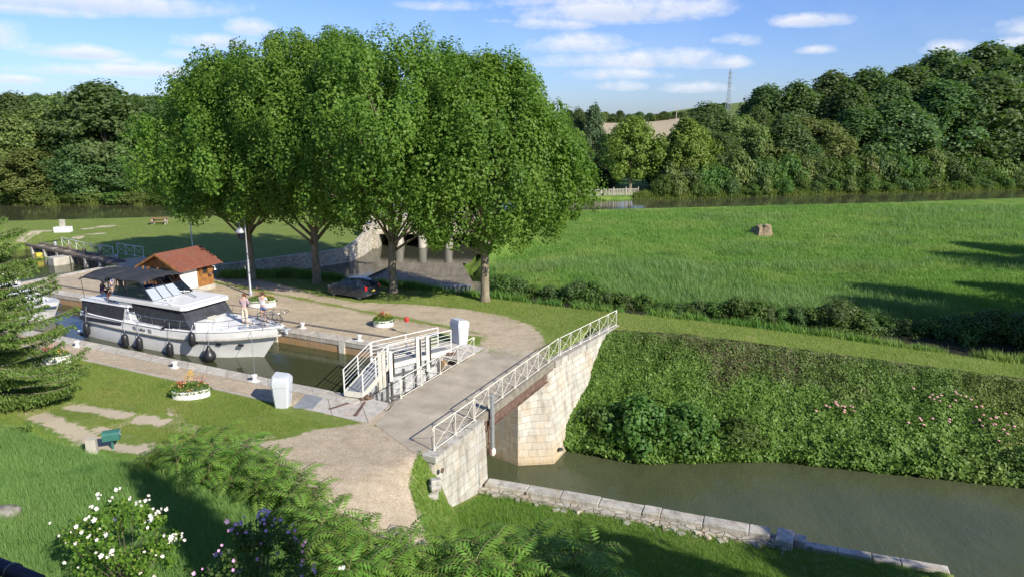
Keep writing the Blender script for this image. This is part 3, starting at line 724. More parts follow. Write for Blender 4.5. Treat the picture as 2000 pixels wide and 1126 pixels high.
# ---- hydraulic cabinets
def cabinet(label, loc, rz, open_=False):
    t = thing('control_cabinet', label, 'cabinet', loc, rz, 'lock control cabinets')
    w_, d_ = .42, .34
    def ring(sx, sy, z, dy=0, slope=0):
        o_ = []
        for (x, y) in ((-1, -.8), (-.86, -1), (.86, -1), (1, -.8), (1, .8), (.86, 1), (-.86, 1), (-1, .8)):
            o_.append((x * sx, y * sy + dy, z + slope * y))
        return o_
    m = MB(); m.loft([ring(w_ * .9, d_ * .85, 0), ring(w_ * 1.0, d_ * 1.02, .55), ring(w_ * 1.04, d_ * 1.1, .98)]); m.build('body', M_CAB, t, 'auto')
    m = MB(); m.loft([ring(w_ * 1.09, d_ * 1.16, .98), ring(w_ * 1.10, d_ * 1.18, 1.22), ring(w_ * 1.02, d_ * .98, 1.38, 0, .05), ring(w_ * .97, d_ * .9, 1.42, .02, .05)]); m.build('hood', M_CAB, t, 'auto')
    m = MB(); m.box((0, -d_ - .002, .48), (.015, .012, .8)); m.box((0, -d_ * .99, .86), (w_ * 1.5, .02, .012)); m.build('door_seam', M_GALV, t)
    m = MB(); m.box((.08, -d_ - .012, .62), (.03, .03, .12), bev=.005); m.build('handle', M_DARK, t)
    return t
cabinet('near white steel control cabinet at the end of the lawn beside the grey plate', W(-22.55, 22.7, 0), ROT + 2.1)
cabinet('far white steel control cabinet beyond the lock gate on the gravel side', W(-20.05, 34.25, 0), ROT + 2.75)

# ---- retaining wall of the lower canal: big cap stones, rubble inner face
r = root_un('canal_wall', 'low rubble wall with large pale cap stones along the lower canal', 'wall')
def wall_run(pts, z, wd, step, last_big=False):
    m = MB()
    for (a, b_) in zip(pts[:-1], pts[1:]):
        a = Vector((*a, z)); b_ = Vector((*b_, z)); L = (b_ - a).length; d = (b_ - a).normalized(); nn = Vector((-d.y, d.x, 0)); rz = math.atan2(d.y, d.x); s = 0
        while s < L - .1:
            l = min(random.uniform(step * .7, step * 1.3), L - s); w2 = wd * random.uniform(.92, 1.06)
            c_ = a + d * (s + l / 2) - nn * (w2 / 2)
            m.box((c_.x, c_.y, z - .14 + random.uniform(-.02, .02)), (l - .02, w2, .32), rz=rz + random.uniform(-.012, .012), rx=random.uniform(-.02, .02), bev=.035); s += l
    return m
lbuild(wall_run([(-13.45, 25.3), (-10.1, 25.7), (-6, 26.12), (-1.9, 26.5)], -2.7, .62, 1.7), 'cap_stones', M_ASH2, r)
m = MB()
for z, dp in ((-3.3, .95), (-4.2, .7)):
    m.hull([(-13.5, 25.2, -6.2), (-1.6, 26.42, -6.2), (-1.6, 25.3, -6.2), (-13.5, 24.0, -6.2)], [(-13.5, 25.22, -2.86), (-1.6, 26.44, -2.86), (-1.6, 25.65, -2.86), (-13.5, 24.4, -2.86)]); break
lbuild(m, 'rubble_core', M_RUB, r)
m = MB(); m.box((-1.35, 26.2, -2.98), (.62, .95, .62), bev=.04); m.box((-.82, 26.55, -3.1), (.42, .5, .55), bev=.04); lbuild(m, 'end_block', M_ASH2, r)
lbuild(wall_run([(-.9, 26.72), (1.6, 27.0), (4.1, 27.3)], -3.05, .42, 1.3), 'cap_stones', M_ASH2, r)
m = MB(); m.hull([(-1.6, 26.5, -6.2), (4.15, 27.18, -6.2), (4.3, 26.1, -6.2), (-1.6, 25.5, -6.2)], [(-1.6, 26.55, -3.22), (4.12, 27.22, -3.22), (4.15, 26.3, -3.5), (-1.6, 25.7, -3.45)])
lbuild(m, 'rubble_core', M_RUB, r)
m = MB()
for i in range(46):
    s = random.random(); u_0 = -13 + s * 17; m.box((u_0, np.interp(u_0, [-13.5, 4], [24.25, 26.1]) + random.uniform(-.1, .18), -3.0 + random.uniform(-.08, .05) - (.3 if u_0 > -1 else 0)), (random.uniform(.18, .42), random.uniform(.15, .3), .2), rz=random.random() * 3, bev=.04)
lbuild(m, 'field_stones', M_RUB, r)
# ---- retaining wall of the spill pool
r = thing('pool_wall', 'pale rubble retaining wall curving beside the pool below the left lawn', 'wall', (0, 0, 0))
pw = [(-31, 57.2), (-27.5, 60.2), (-24.3, 62.9), (-21, 65.9), (-16.2, 70.2), (-15.5, 73.5), (-15.3, 77.4)]
m = MB()
for i in range(len(pw) - 1):
    a = Vector((*pw[i], 0)); b_ = Vector((*pw[i + 1], 0)); d = (b_ - a).normalized(); nn = Vector((-d.y, d.x, 0)) * .55
    z0, z1 = (.12 if i < 4 else .12 + .5 * (i - 4)), (.12 if i < 3 else .12 + .5 * (i - 3))
    m.hull([a - d * .05 - Vector((0, 0, 4)), b_ - Vector((0, 0, 4)), b_ + nn - Vector((0, 0, 4)), a + nn - Vector((0, 0, 4))], [a - d * .05 + nn * .15 + Vector((0, 0, z0)), b_ + nn * .15 + Vector((0, 0, z1)), b_ + nn + Vector((0, 0, z1)), a + nn + Vector((0, 0, z0))])
m.build('rubble_face', M_RUBD, r)
# ---- culvert bridge with dark openings and round-nosed piers
r = thing('culvert_bridge', 'low stone culvert with dark openings and pale piers behind the plane trees', 'bridge', (-9, 79, 0))
m = MB(); m.box((0.2, 4.2, 1.0), (13.6, 8.5, 1.7), bev=.04); m.box((-6.6, 3.5, -.9), (1.6, 9, 4.4), bev=.04); m.box((6.9, 3.5, -.9), (1.8, 9, 4.4), bev=.04); m.box((.2, 8.3, -1), (13.6, .5, 4.4)); m.build('span', M_RUBD, r)
m = MB(); m.box((0.2, .35, 1.95), (14, .5, .28), bev=.03); m.build('parapet', M_CONC, r)
for x in (-3.6, -1.0, 1.9):
    m = MB(); m.lathe([(.42, 0), (.42, 3.0), (.3, 3.25)], (x, -.2, -2.6), 16); m.box((x, 1.9, -1.0), (.8, 4, 3.2)); m.build('pier', M_CONC, r, 'auto')
# ---- weir apron with sheet pile foot
r = thing('weir', 'sloping stained concrete weir apron with a grey sheet pile foot behind the car', 'weir', (0, 0, 0))
m = MB(); m.hull([(-10.9, 69.9, -4), (-4.9, 69.4, -4), (-3.4, 62.6, -4), (-10.5, 62.0, -4)], [(-10.9, 69.9, -1.24), (-4.9, 69.4, -1.24), (-3.4, 62.6, -1.8), (-10.5, 62.0, -1.8)]); m.hull([(-14.6, 69.9, -4), (-10.85, 69.9, -4), (-10.45, 62.1, -4), (-13.6, 62.5, -4)], [(-14.6, 69.9, -1.27), (-10.85, 69.9, -1.26), (-10.45, 62.1, -1.78), (-13.6, 62.5, -1.45)]); m.hull([(-15.5, 70.4, -4), (-10.85, 69.95, -4), (-10.85, 69.55, -4), (-15.5, 70.0, -4)], [(-15.5, 70.4, -1.27), (-10.85, 69.95, -1.24), (-10.85, 69.55, -1.24), (-15.5, 70.0, -1.27)])
apr, tt, bb = mat('weir_concrete'); co_ = tt.coord(scale=(2.5, .25, 1))
cc = tt.mix(tt.ramp(tt.noise(1.2, 6, .7, co_), [(.3, 0), (.7, 1)]), (.12, .10, .06), (.27, .23, .155)); cc = tt.mix(tt.ramp(tt.noise(.7, 5, .7, tt.coord()), [(.5, 0), (.75, .8)]), cc, (.10, .09, .06))
tt.put(bb.inputs['Base Color'], cc); bb.inputs['Roughness'].default_value = .6
m.build('apron', apr, r)
m = MB(); pts = []
for i in range(53): pts.append((-8.3 + i * .09, 61.6 + i * .006 + (.06 if i % 4 in (1, 2) else -.06)))
m.prism(pts + [(-3.6, 62.5), (-8.3, 62.1)], -4.2, -1.78); m.build('sheet_pile', pmat('sheet_pile', (.34, .35, .37), .7, 0, .2, 4, .3, 30, .3, (.2, .15, .1, .5)), r)
# ================================================================== vegetation
def leaf_mat(name, c1, c2, c3=None, trans=.35, rough=.55, objvar=.12, patch=None):
    m = bpy.data.materials.new(name); m.use_nodes = True; t = NT(m.node_tree); b = t.n['Principled BSDF']; out = t.n['Material Output']
    a = t.attr('rnd'); c = t.mix(a, c1, c2)
    if c3: c = t.mix(t.ramp(a, [(.93, 0), (.97, .9)]), c, c3)
    if patch:
        co = t.coord(); pn = t.noise(patch[0], 5, .65, co); c = t.mix(t.ramp(pn, [(.48, 0), (.66, .75)]), c, patch[1]); pn2 = t.noise(patch[0] * 2.3, 5, .65, co); c = t.mix(t.ramp(pn2, [(.30, .75), (.47, 0)]), c, patch[2])
    oi = t.new('ShaderNodeObjectInfo'); hs = t.new('ShaderNodeHueSaturation')
    t.put(hs.inputs['Hue'], t.math('ADD', .5 - objvar * .12, t.math('MULTIPLY', oi.outputs['Random'], objvar * .24)))
    t.put(hs.inputs['Value'], t.math('ADD', 1 - objvar, t.math('MULTIPLY', oi.outputs['Random'], objvar * 2))); t.put(hs.inputs['Color'], c)
    c = hs.outputs[0]
    t.put(b.inputs['Base Color'], c); b.inputs['Roughness'].default_value = rough; b.inputs['Specular IOR Level'].default_value = .3
    tr = t.new('ShaderNodeBsdfTranslucent'); t.put(tr.inputs[0], t.mix(.5, c, (.25, .5, .02), 'MIX')); mx = t.new('ShaderNodeMixShader'); mx.inputs[0].default_value = trans
    t.l.new(b.outputs[0], mx.inputs[1]); t.l.new(tr.outputs[0], mx.inputs[2]); t.l.new(mx.outputs[0], out.inputs[0]); return m
def leaves_geo(P, Nr, size, aspect=.6, rng=RNG, up=0.0):
    """one diamond-shaped leaf per point, lying across its normal"""
    k = len(P); Nr = Nr / (np.linalg.norm(Nr, axis=1, keepdims=True) + 1e-9)
    r = rng.normal(size=(k, 3)); r[:, 2] -= up
    T1 = r - Nr * np.sum(r * Nr, 1, keepdims=True); T1 /= np.linalg.norm(T1, axis=1, keepdims=True) + 1e-9
    T2 = np.cross(Nr, T1); s = np.asarray(size).reshape(-1, 1) * np.ones((k, 1))
    fold = Nr * s * .12
    V = np.stack([P - T1 * s * .5, P + T2 * s * .5 * aspect + fold - T1 * s * .05, P + T1 * s * .5, P - T2 * s * .5 * aspect + fold - T1 * s * .05], 1).reshape(-1, 3)
    F = np.arange(4 * k).reshape(k, 4); return V, F
def clump_points(C, R, per, rng, shell=.55):
    """points in ellipsoidal clumps C (k,3) with radii R (k,3)"""
    k = len(C); D = rng.normal(size=(k * per, 3)); D /= np.linalg.norm(D, axis=1, keepdims=True)
    rr = rng.uniform(shell, 1.05, size=(k * per, 1)) ** .7
    Cc = np.repeat(C, per, 0); Rr = np.repeat(R, per, 0)
    return Cc + D * Rr * rr, D
def crown_clumps(rng, k, zb, zt, rad, prof, fill=.5, cs=1.0, jitter=.15, sx=1, sy=1):
    t = rng.uniform(0, 1, k) ** .85; ang = rng.uniform(0, 2 * np.pi, k)
    R = np.interp(t, [p[0] for p in prof], [p[1] for p in prof]) * rad
    lump = 1 + jitter * np.sin(ang * 3 + rng.uniform(0, 6)) + jitter * .7 * np.sin(ang * 5 + t * 6)
    f = np.sqrt(rng.uniform(fill ** 2, 1, k)); R = R * lump * f
    C = np.stack([R * np.cos(ang) * sx, R * np.sin(ang) * sy, zb + t * (zt - zb)], 1); return C, t
def tree_meshes(name, seed, H, zb, rad, prof, nclump, per, leaf, csize, lm, tm, trunk_r=.25, nlimb=12, fill=.5, elong=1.3, up=.3, jitter=.15, rnd_hi=True, sparse=None, fork=None):
    rng = np.random.default_rng(seed)
    C, t = crown_clumps(rng, nclump, zb, H - csize * .6, rad - csize * .5, prof, fill, jitter=jitter)
    cs = csize * rng.uniform(.65, 1.25, (nclump, 1)); R = np.concatenate([cs, cs, cs * elong], 1)
    P, D = clump_points(C, R, per, rng)
    cn = np.repeat(C - np.array([0, 0, (zb + H) * .45]), per, 0); cn /= np.linalg.norm(cn, axis=1, keepdims=True) + 1e-6
    Nn = D * .7 + cn * .5 + rng.normal(size=D.shape) * .55 + np.array([0, 0, .35])
    V, F = leaves_geo(P, Nn, leaf * rng.uniform(.7, 1.3, len(P)), .75, rng, .6)
    base = np.repeat(rng.uniform(0, 1, nclump), per); rnd = np.clip(base * .5 + rng.uniform(0, .5, len(P)) ** 1.2, 0, 1)
    cr = np_mesh(name + '_crown', V, F, lm, attrs={'rnd': np.repeat(rnd, 4)})
    m = MB(); top = H * .72
    fk = fork or zb * .8
    def wob(a, b_, k, am): return [a.lerp(b_, i / k) + (Vector((rng.uniform(-am, am), rng.uniform(-am, am), 0)) if 0 < i < k else Vector()) for i in range(k + 1)]
    m.tube([(0, 0, -.6), (0, 0, -.05), (.02, 0, fk * .15), (0.05, .03, fk * .6), (0, 0, fk), (.1, -.1, (fk + top) / 2), (0, 0, top)], 0, 10, rs=[trunk_r * 1.7, trunk_r * 1.45, trunk_r * 1.08, trunk_r, trunk_r * .95, trunk_r * .6, trunk_r * .15])
    for i in range(nlimb):
        c_ = Vector(C[rng.integers(0, nclump)]); z0 = rng.uniform(fk * .8, max(fk * 1.05, min(c_.z, H * .6)))
        a = Vector((0, 0, z0)); rr = trunk_r * rng.uniform(.3, .5)
        m.tube(wob(a, c_, 4, .25), rr, 6, rs=[rr, rr * .8, rr * .55, rr * .35, rr * .12])
    tr = m.build(name + '_trunk', tm, None, True)
    me_c, me_t = cr.data, tr.data
    bpy.data.objects.remove(cr); bpy.data.objects.remove(tr)
    return me_c, me_t
def place_tree(name, label, cat, meshes, loc, s=(1, 1, 1), rz=0, group=None, part=('crown', 'trunk')):
    t = thing(name, label, cat, loc, rz, group); t.scale = s
    for me, nm in zip(meshes, part):
        if me is None: continue
        o = bpy.data.objects.new(nm, me); COL.objects.link(o); o.parent = t
    return t
def bark(name, c1, c2):
    m, t, b = mat(name); co = t.coord(scale=(1, 1, .3)); n = t.noise(5, 6, .7, co); n2 = t.noise(22, 4, .7, co)
    t.put(b.inputs['Base Color'], t.mix(t.ramp(t.math('ADD', t.math('MULTIPLY', n, .7), t.math('MULTIPLY', n2, .3)), [(.38, 0), (.6, 1)]), c1, c2)); b.inputs['Roughness'].default_value = .9
    t.put(b.inputs['Normal'], t.bump(n2, .7, .03)); return m
M_BARK = bark('plane_bark', (.13, .105, .07), (.30, .26, .18)); M_BARK2 = bark('dark_bark', (.06, .05, .035), (.14, .115, .08))
L_PLANE = leaf_mat('plane_leaves', (.06, .145, .02), (.21, .34, .05), (.34, .46, .10), .42, objvar=.06)
L_WOOD = leaf_mat('wood_leaves', (.06, .105, .036), (.16, .225, .075), None, .35, objvar=.22)
L_OLIVE = leaf_mat('olive_leaves', (.10, .145, .04), (.22, .27, .075), None, .3, objvar=.18)
L_LIGHT = leaf_mat('light_leaves', (.12, .19, .03), (.23, .32, .06), (.25, .26, .04), .35)
L_GREYG = leaf_mat('grey_green_leaves', (.065, .105, .045), (.13, .175, .085), None, .3)
L_BUSH = leaf_mat('bush_leaves', (.055, .115, .024), (.14, .22, .05), None, .35, objvar=.2)

# ---- four big plane trees in a row beside the yard
PROF = [(0, .5), (.12, .84), (.3, 1.0), (.5, 1.0), (.7, .94), (.86, .80), (.95, .58), (1, .36)]
PROF2 = [(0, .52), (.12, .86), (.3, 1.0), (.5, .92), (.7, .74), (.86, .54), (.95, .36), (1, .18)]
for i, ((x, y), H, zb, rad, lab) in enumerate([
        ((-21.0, 56.4), 16.6, 5.7, 7.6, 'leftmost plane tree of the row with its trunk behind the street lamp'),
        ((-15.4, 55.2), 18.4, 5.8, 8.7, 'second plane tree from the left with a slender trunk between lamp and car'),
        ((-8.8, 51.9), 17.9, 5.7, 8.5, 'plane tree with its dark trunk right beside the rear of the parked car'),
        ((-1.9, 49.4), 16.4, 4.9, 7.2, 'rightmost plane tree of the row with a pale forked trunk')]):
    ms = tree_meshes('plane_%d' % i, 40 + i, H, zb, rad, PROF if i in (1, 2) else PROF2, 350, 285, .205, .84, L_PLANE, M_BARK, .30, 36, .70, 1.65, jitter=.15, fork=3.2)
    place_tree('plane_tree', lab, 'tree', ms, (x, y, tz(x, y)), rz=i * 1.3, group='plane trees in a row beside the gravel yard')

# ---- shared far-tree meshes
PR_R = [(0, .5), (.2, .9), (.45, 1.0), (.7, .85), (.9, .5), (1, .15)]
PR_U = [(0, .6), (.25, 1.0), (.5, .85), (.75, .6), (1, .15)]
FT = [tree_meshes('wood_a', 60, 14, 2.0, 5.2, PR_R, 120, 140, .40, 1.35, L_WOOD, M_BARK2, .25, 8, .5, 1.0, jitter=.2),
      tree_meshes('wood_b', 61, 14, 1.6, 4.6, PR_U, 120, 140, .38, 1.25, L_WOOD, M_BARK2, .25, 8, .5, 1.2, jitter=.22),
      tree_meshes('olive_c', 62, 12, 1.2, 5.0, PR_R, 120, 140, .37, 1.2, L_OLIVE, M_BARK2, .22, 8, .5, .9, jitter=.25),
      tree_meshes('light_d', 63, 11, 2.6, 4.9, PR_R, 110, 130, .35, 1.0, L_LIGHT, M_BARK, .24, 14, .35, 1.1, jitter=.2, fork=2.0),
      tree_meshes('grey_e', 64, 12, 1.0, 3.4, PR_U, 90, 70, .38, .95, L_GREYG, M_BARK, .18, 9, .4, 1.5, jitter=.25)]
FTH = [14, 14, 12, 11, 12]; FTR = [5.2, 4.6, 5.0, 4.9, 3.4]
BT = []
for i, (lm, hh, rr) in enumerate(((L_BUSH, 3, 2.0), (L_BUSH, 2.6, 2.2), (L_OLIVE, 3, 1.9), (L_WOOD, 3, 2.1))):
    BT.append(tree_meshes('bush_%d' % i, 80 + i, hh, .25, rr, [(0, .8), (.3, 1), (.7, .8), (1, .3)], 46, 62, .24, .62, lm, M_BARK2, .06, 6, .35, .9, jitter=.25, fork=.2))
def ftree(k, px, ptop, Y, wpx, name, label, cat='tree', group=None, gz=None):
    """far tree: foot on the ground at distance Y, crown top and width as measured"""
    p = at_y(px, ptop, Y); g = tz(p.x, Y) if gz is None else gz
    dep = Y * math.cos(math.radians(13.2)); w_ = wpx / 1400 * dep / 2
    sz = max(.2, (p.z - g) / FTH[k]); sx = w_ / FTR[k]
    return place_tree(name, label, cat, FT[k], (p.x, Y, g - .1), (sx, sx, sz), (px * .37) % 6.28, group)

# left wood beyond the summit canal: front row then taller ones behind
lw = [(-60, 230, 116, 190, 2), (20, 212, 118, 180, 2), (95, 196, 120, 170, 2), (190, 166, 117, 235, 0), (262, 205, 121, 170, 1), (330, 225, 124, 150, 1), (60, 285, 113, 150, 2), (150, 275, 113, 130, 0), (-20, 300, 113, 140, 2),
      (235, 285, 114, 120, 1), (300, 290, 115, 120, 0), (380, 240, 125, 170, 1), (460, 235, 127, 170, 0), (560, 240, 128, 190, 1), (20, 186, 150, 150, 0), (105, 182, 155, 150, 2), (300, 190, 190, 120, 0), (350, 194, 195, 120, 2),
      (250, 196, 185, 110, 1), (-90, 190, 150, 170, 1), (400, 205, 180, 150, 0), (-180, 210, 120, 200, 0)]
for i, (px, pt, Y, wp, k) in enumerate(sorted(lw, key=lambda q: q[0])):
    ftree(k, px, pt, Y, wp, 'broadleaf_tree', '%s from the left of the trees in the wood on the left behind the canal' % ordn(i), group='trees of the left wood')
# right wood on the rising ground
rw = [(1385, 205, 150, 150, 0), (1440, 222, 148, 130, 2), (1500, 172, 160, 150, 1), (1560, 165, 158, 150, 0), (1625, 146, 162, 170, 1), (1700, 140, 160, 180, 0), (1775, 136, 158, 170, 1), (1840, 104, 185, 200, 0),
      (1930, 92, 190, 210, 1), (2020, 90, 192, 220, 0), (1470, 240, 143, 120, 2), (1540, 232, 143, 130, 0), (1600, 225, 144, 150, 2), (1680, 215, 145, 170, 1), (1760, 200, 146, 190, 0), (1850, 165, 148, 210, 1), (1940, 150, 150, 230, 0), (2040, 150, 152, 230, 1),
      (1340, 240, 140, 90, 1), (1410, 262, 139, 110, 1), (1500, 275, 140, 110, 2), (1575, 270, 140, 110, 1), (1640, 262, 141, 110, 2), (1720, 275, 142, 130, 1), (1800, 262, 143, 130, 0), (1890, 250, 144, 150, 1), (1980, 240, 146, 160, 0),
      (1660, 170, 152, 150, 1), (1740, 160, 154, 160, 0), (1880, 130, 165, 170, 1), (1980, 120, 168, 190, 0), (2120, 120, 160, 240, 1), (2200, 110, 165, 240, 0), (1480, 210, 152, 90, 0), (1330, 300, 136, 90, 2)]
for i, (px, pt, Y, wp, k) in enumerate(sorted(rw, key=lambda q: q[0])):
    ftree(k, px, pt, Y, wp, 'broadleaf_tree', '%s from the left of the trees in the dark wood on the right hillside' % ordn(i), group='trees of the right wood')
# singled-out trees around the picket fence
ftree(3, 1235, 232, 127, 145, 'lime_green_tree', 'lime green round tree behind the right end of the white picket fence', group=None)
ftree(3, 1348, 234, 128, 130, 'field_maple', 'bright green tree with a pale forked trunk standing on the canal bank')
for i, (px, pt, Y, wp, k, lab) in enumerate([(1160, 206, 150, 60, 4, 'thin grey green poplar with feathery top left of the tan field'), (1130, 215, 155, 60, 0, 'small round dark tree between the plane tree and the feathery poplar'),
        (1120, 250, 140, 90, 4, 'grey green willow right behind the edge of the plane tree'), (1185, 262, 138, 70, 4, 'pale grey tree behind the left side of the lime green tree'),
        (1290, 300, 136, 80, 1, 'dark low tree filling the gap between the two bright trees'), (1175, 330, 134, 90, 1, 'dark shaded tree behind the picket fence'), (1110, 320, 134, 110, 0, 'dark tree behind the left end of the picket fence'), (1060, 300, 132, 110, 1, 'dark tree hidden behind the right plane tree')]):
    ftree(k, px, pt, Y, wp, 'background_tree', lab)
# ---- bank bushes, stream bushes
def bush(k, x, y, s, sz, label, group, name='bush', z=None):
    return place_tree(name, label, 'bush', BT[k], (x, y, (tz(x, y) if z is None else z) - .05), (s, s, sz), x * 3.1 % 6.28, group, ('foliage', 'stem'))
i = 0
for px in range(1300, 2060, 34):
    x0 = (px - 1000) / 1400; Yf = None
    for Y in np.arange(112, 150, .5):
        if Y > icurve(x0 * Y * .98, CANX, CANF) + .6: Yf = Y; break
    x = x0 * Yf * .98 + random.uniform(-.6, .6)
    tall = random.uniform(.55, 1.15) * (1.35 if px < 1400 else 1)
    bush([0, 2, 1, 0, 3][i % 5], x, Yf + .8, random.uniform(.75, 1.1), tall, '%s bush from the left on the far canal bank below the right wood' % ordn(i), 'bushes on the far canal bank')
    bush([2, 3, 0, 1][i % 4], x + 2.2, Yf + 5.5, 1.5, random.uniform(1.5, 2.4), '%s tall shrub from the left in the second line along the wood edge' % ordn(i), 'tall shrubs along the wood edge', 'tall_shrub'); i += 1
i = 0
for px in range(-10, 400, 45):
    x = (px - 1000) / 1400 * 110; Y = icurve(x, CANX, CANF) + 2.0
    bush([2, 0, 2, 0][i % 4], x + random.uniform(-1, 1), Y, 1.4, random.uniform(.5, .75), '%s low bush from the left on the far bank of the left canal' % ordn(i), 'low bushes on the left canal bank'); i += 1
def far_edge(px, off=.7):
    best = None
    for uu in np.arange(-32, 22, .1):
        n_ = max(float(np.interp(uu, [-13.9, -9, -2.5, 9, 40, 120], [54.0, 54.4, 55.0, 56.3, 62.5, 80])), 54.0) + off; p = W(uu, n_)
        e_ = abs(1000 + 1400 * p.x / (p.y * math.cos(math.radians(13.2)) + (CAMZ + 2) * math.sin(math.radians(13.2))) - px)
        if best is None or e_ < best[0]: best = (e_, p.x, p.y)
    return best[1], best[2]
SB = [(1040, 560, .5), (1185, 0, .6), (1205, 0, .7), (1310, 0, .55), (1345, 0, .5), (1420, 0, .6), (1455, 0, .65), (1525, 0, .6), (1580, 0, .7), (1615, 0, .8), (1690, 0, .8), (1740, 0, .75), (1790, 0, .7), (1850, 0, .9), (1915, 0, .9), (1980, 0, .9), (985, 548, 1.0), (1010, 556, .8), (1075, 570, .65), (1100, 572, .8), (1130, 570, 1.0), (1155, 574, .9), (1225, 590, .55), (1255, 594, .6), (1330, 606, .5), (1365, 608, .6), (1395, 610, .65), (1440, 618, .8), (1475, 622, .9), (1500, 628, .7),
      (1560, 632, .6), (1600, 640, .6), (1635, 648, 1.1), (1665, 652, 1.0), (1720, 655, .7), (1765, 662, .8), (1820, 668, .8), (1880, 670, 1.0), (1950, 675, 1.0), (2010, 680, 1.0), (1290, 602, .45)]
for i, (px, py, s) in enumerate(sorted(SB)):
    x_, y_ = far_edge(px); bush([1, 3, 0, 3][i % 4], x_, y_, s * .8, s * .72, '%s bush from the left along the far edge of the stream' % ordn(i), 'bushes lining the stream')
# ---- ivy and bramble cover on the canal bank
rng = np.random.default_rng(5)
def bank_pt(u, s, off):
    nb = icurve(u, BANK_U, NB); nt = icurve(u, BANK_U, NTOP); zt = icurve(u, BANK_U, ZTOP)
    n = nb - .5 + (nt - nb + .5) * s; x = u * CA - n * SA; y = u * SA + n * CA
    z = -5.2 + (zt + 5.2) * np.clip(s, 0, 1) ** .92
    return x, y, z, n
k = 300000
u = -14.15 + rng.uniform(0, 1, k) ** 1.5 * 52; s = rng.uniform(-.03, 1.0, k) * (1 + .09 * (fbm(u * .9, u * 0 + 3, 91, 4) - .45))
x, y, z, n = bank_pt(u, s, 0)
lump = fbm(u * .8, n * .8 + 40, 31, 4); fine = fbm(u * 2.6, n * 2.6, 37, 3)
low = sstep(.5, .05, s)
th = (.12 + .75 * lump * (.35 + .7 * low) + .25 * fine) * sstep(1.02, .9, s) * (1.0 + .5 * low)
dep = rng.uniform(0, 1, k) ** .45
z0 = z + th * dep * .75; y0 = y - th * dep * .75 * CA * .75; x0 = x - th * dep * .75 * .44 * .75
hang = (s < .03) * rng.uniform(0, .5, k); z0 -= hang * .6
z0 = np.maximum(z0, WL - .05)
e = .3; l2 = fbm((u + e) * .8, n * .8 + 40, 31, 4); l3 = fbm(u * .8, (n + e) * .8 + 40, 31, 4)
gu = (l2 - lump) / e * 1.2; gn = (l3 - lump) / e * 1.2
Nn = np.stack([-.35 - gu * CA + gn * SA, -.65 - gu * SA - gn * CA, np.full(k, .75)], 1) + rng.normal(size=(k, 3)) * .55
sz = .15 * rng.uniform(.6, 1.35, k) * (1 - .35 * sstep(.45, .8, s)) * (1 + .012 * np.maximum(u, 0))
V, F = leaves_geo(np.stack([x0, y0, z0], 1), Nn, sz, .85, rng, .5)
dry = .8 * sstep(.56, .70, fbm(u * .33 + 3, n * .33, 51, 4) * .75 + .25 * s) * sstep(.35, .6, s) * sstep(24, 8, u)
ol = sstep(.45, .7, fbm(u * .22, n * .3 + 9, 61, 3) * .5 + .5 * sstep(2, 10, u)) * .8
up_ = sstep(.55, .85, s)
L_IVY = bpy.data.materials.new('ivy_leaves'); L_IVY.use_nodes = True; t = NT(L_IVY.node_tree); b = t.n['Principled BSDF']
c = t.mix(t.attr('rnd'), (.065, .145, .022), (.20, .33, .055)); c = t.mix(t.attr('olive'), c, t.mix(t.attr('rnd'), (.10, .14, .025), (.24, .27, .06)))
c = t.mix(t.attr('upper'), c, t.mix(t.attr('rnd'), (.085, .12, .03), (.17, .22, .06))); c = t.mix(t.attr('dry'), c, t.mix(t.attr('rnd'), (.09, .07, .04), (.20, .155, .095)))
t.put(b.inputs['Base Color'], c); b.inputs['Roughness'].default_value = .5; b.inputs['Specular IOR Level'].default_value = .3
tr = t.new('ShaderNodeBsdfTranslucent'); t.put(tr.inputs[0], c); mx = t.new('ShaderNodeMixShader'); mx.inputs[0].default_value = .28
t.l.new(b.outputs[0], mx.inputs[1]); t.l.new(tr.outputs[0], mx.inputs[2]); t.l.new(mx.outputs[0], t.n['Material Output'].inputs[0])
rp = lambda a: np.repeat(a, 4)
o = np_mesh('ivy', V, F, L_IVY, attrs={'rnd': rp(np.clip(rng.uniform(0, 1, k) * .7 + .3 * fine, 0, 1)), 'dry': rp(dry * (rng.uniform(0, 1, k) < .6)), 'olive': rp(ol), 'upper': rp(up_ * .45 * rng.uniform(.3, 1, k))})
setp(o, 'thick ivy and bramble cover spreading over the canal bank beside the pier', 'ivy', kind='stuff')
# leafy bushes leaning out over the water from the ivy
for i, (uu, nn_, zz, s, sz_, lab) in enumerate([(-9.9, 35.4, -5.0, 1.05, 1.05, 'large dark alder bush leaning over the water near the pier'), (-7.4, 36.0, -4.9, .95, .9, 'second alder bush growing right of the large one at the water edge'),
        (-11.6, 35.2, -4.9, .7, .8, 'small bush between the pier wall and the large alder'), (8.6, 40.9, -5.0, .7, .55, 'round green bush hanging over the water at the right'), (11.5, 42.0, -5.0, .7, .5, 'bush at the water edge nearest the right border'),
        (-4.6, 37.4, -4.8, .7, .6, 'low leafy bush at the foot of the ivy bank')]):
    p = W(uu, nn_, zz); place_tree('alder_bush', lab, 'bush', BT[0 if i != 3 else 0], p, (s, s, sz_), i * 1.7, 'bushes at the foot of the ivy bank', ('foliage', 'stem'))
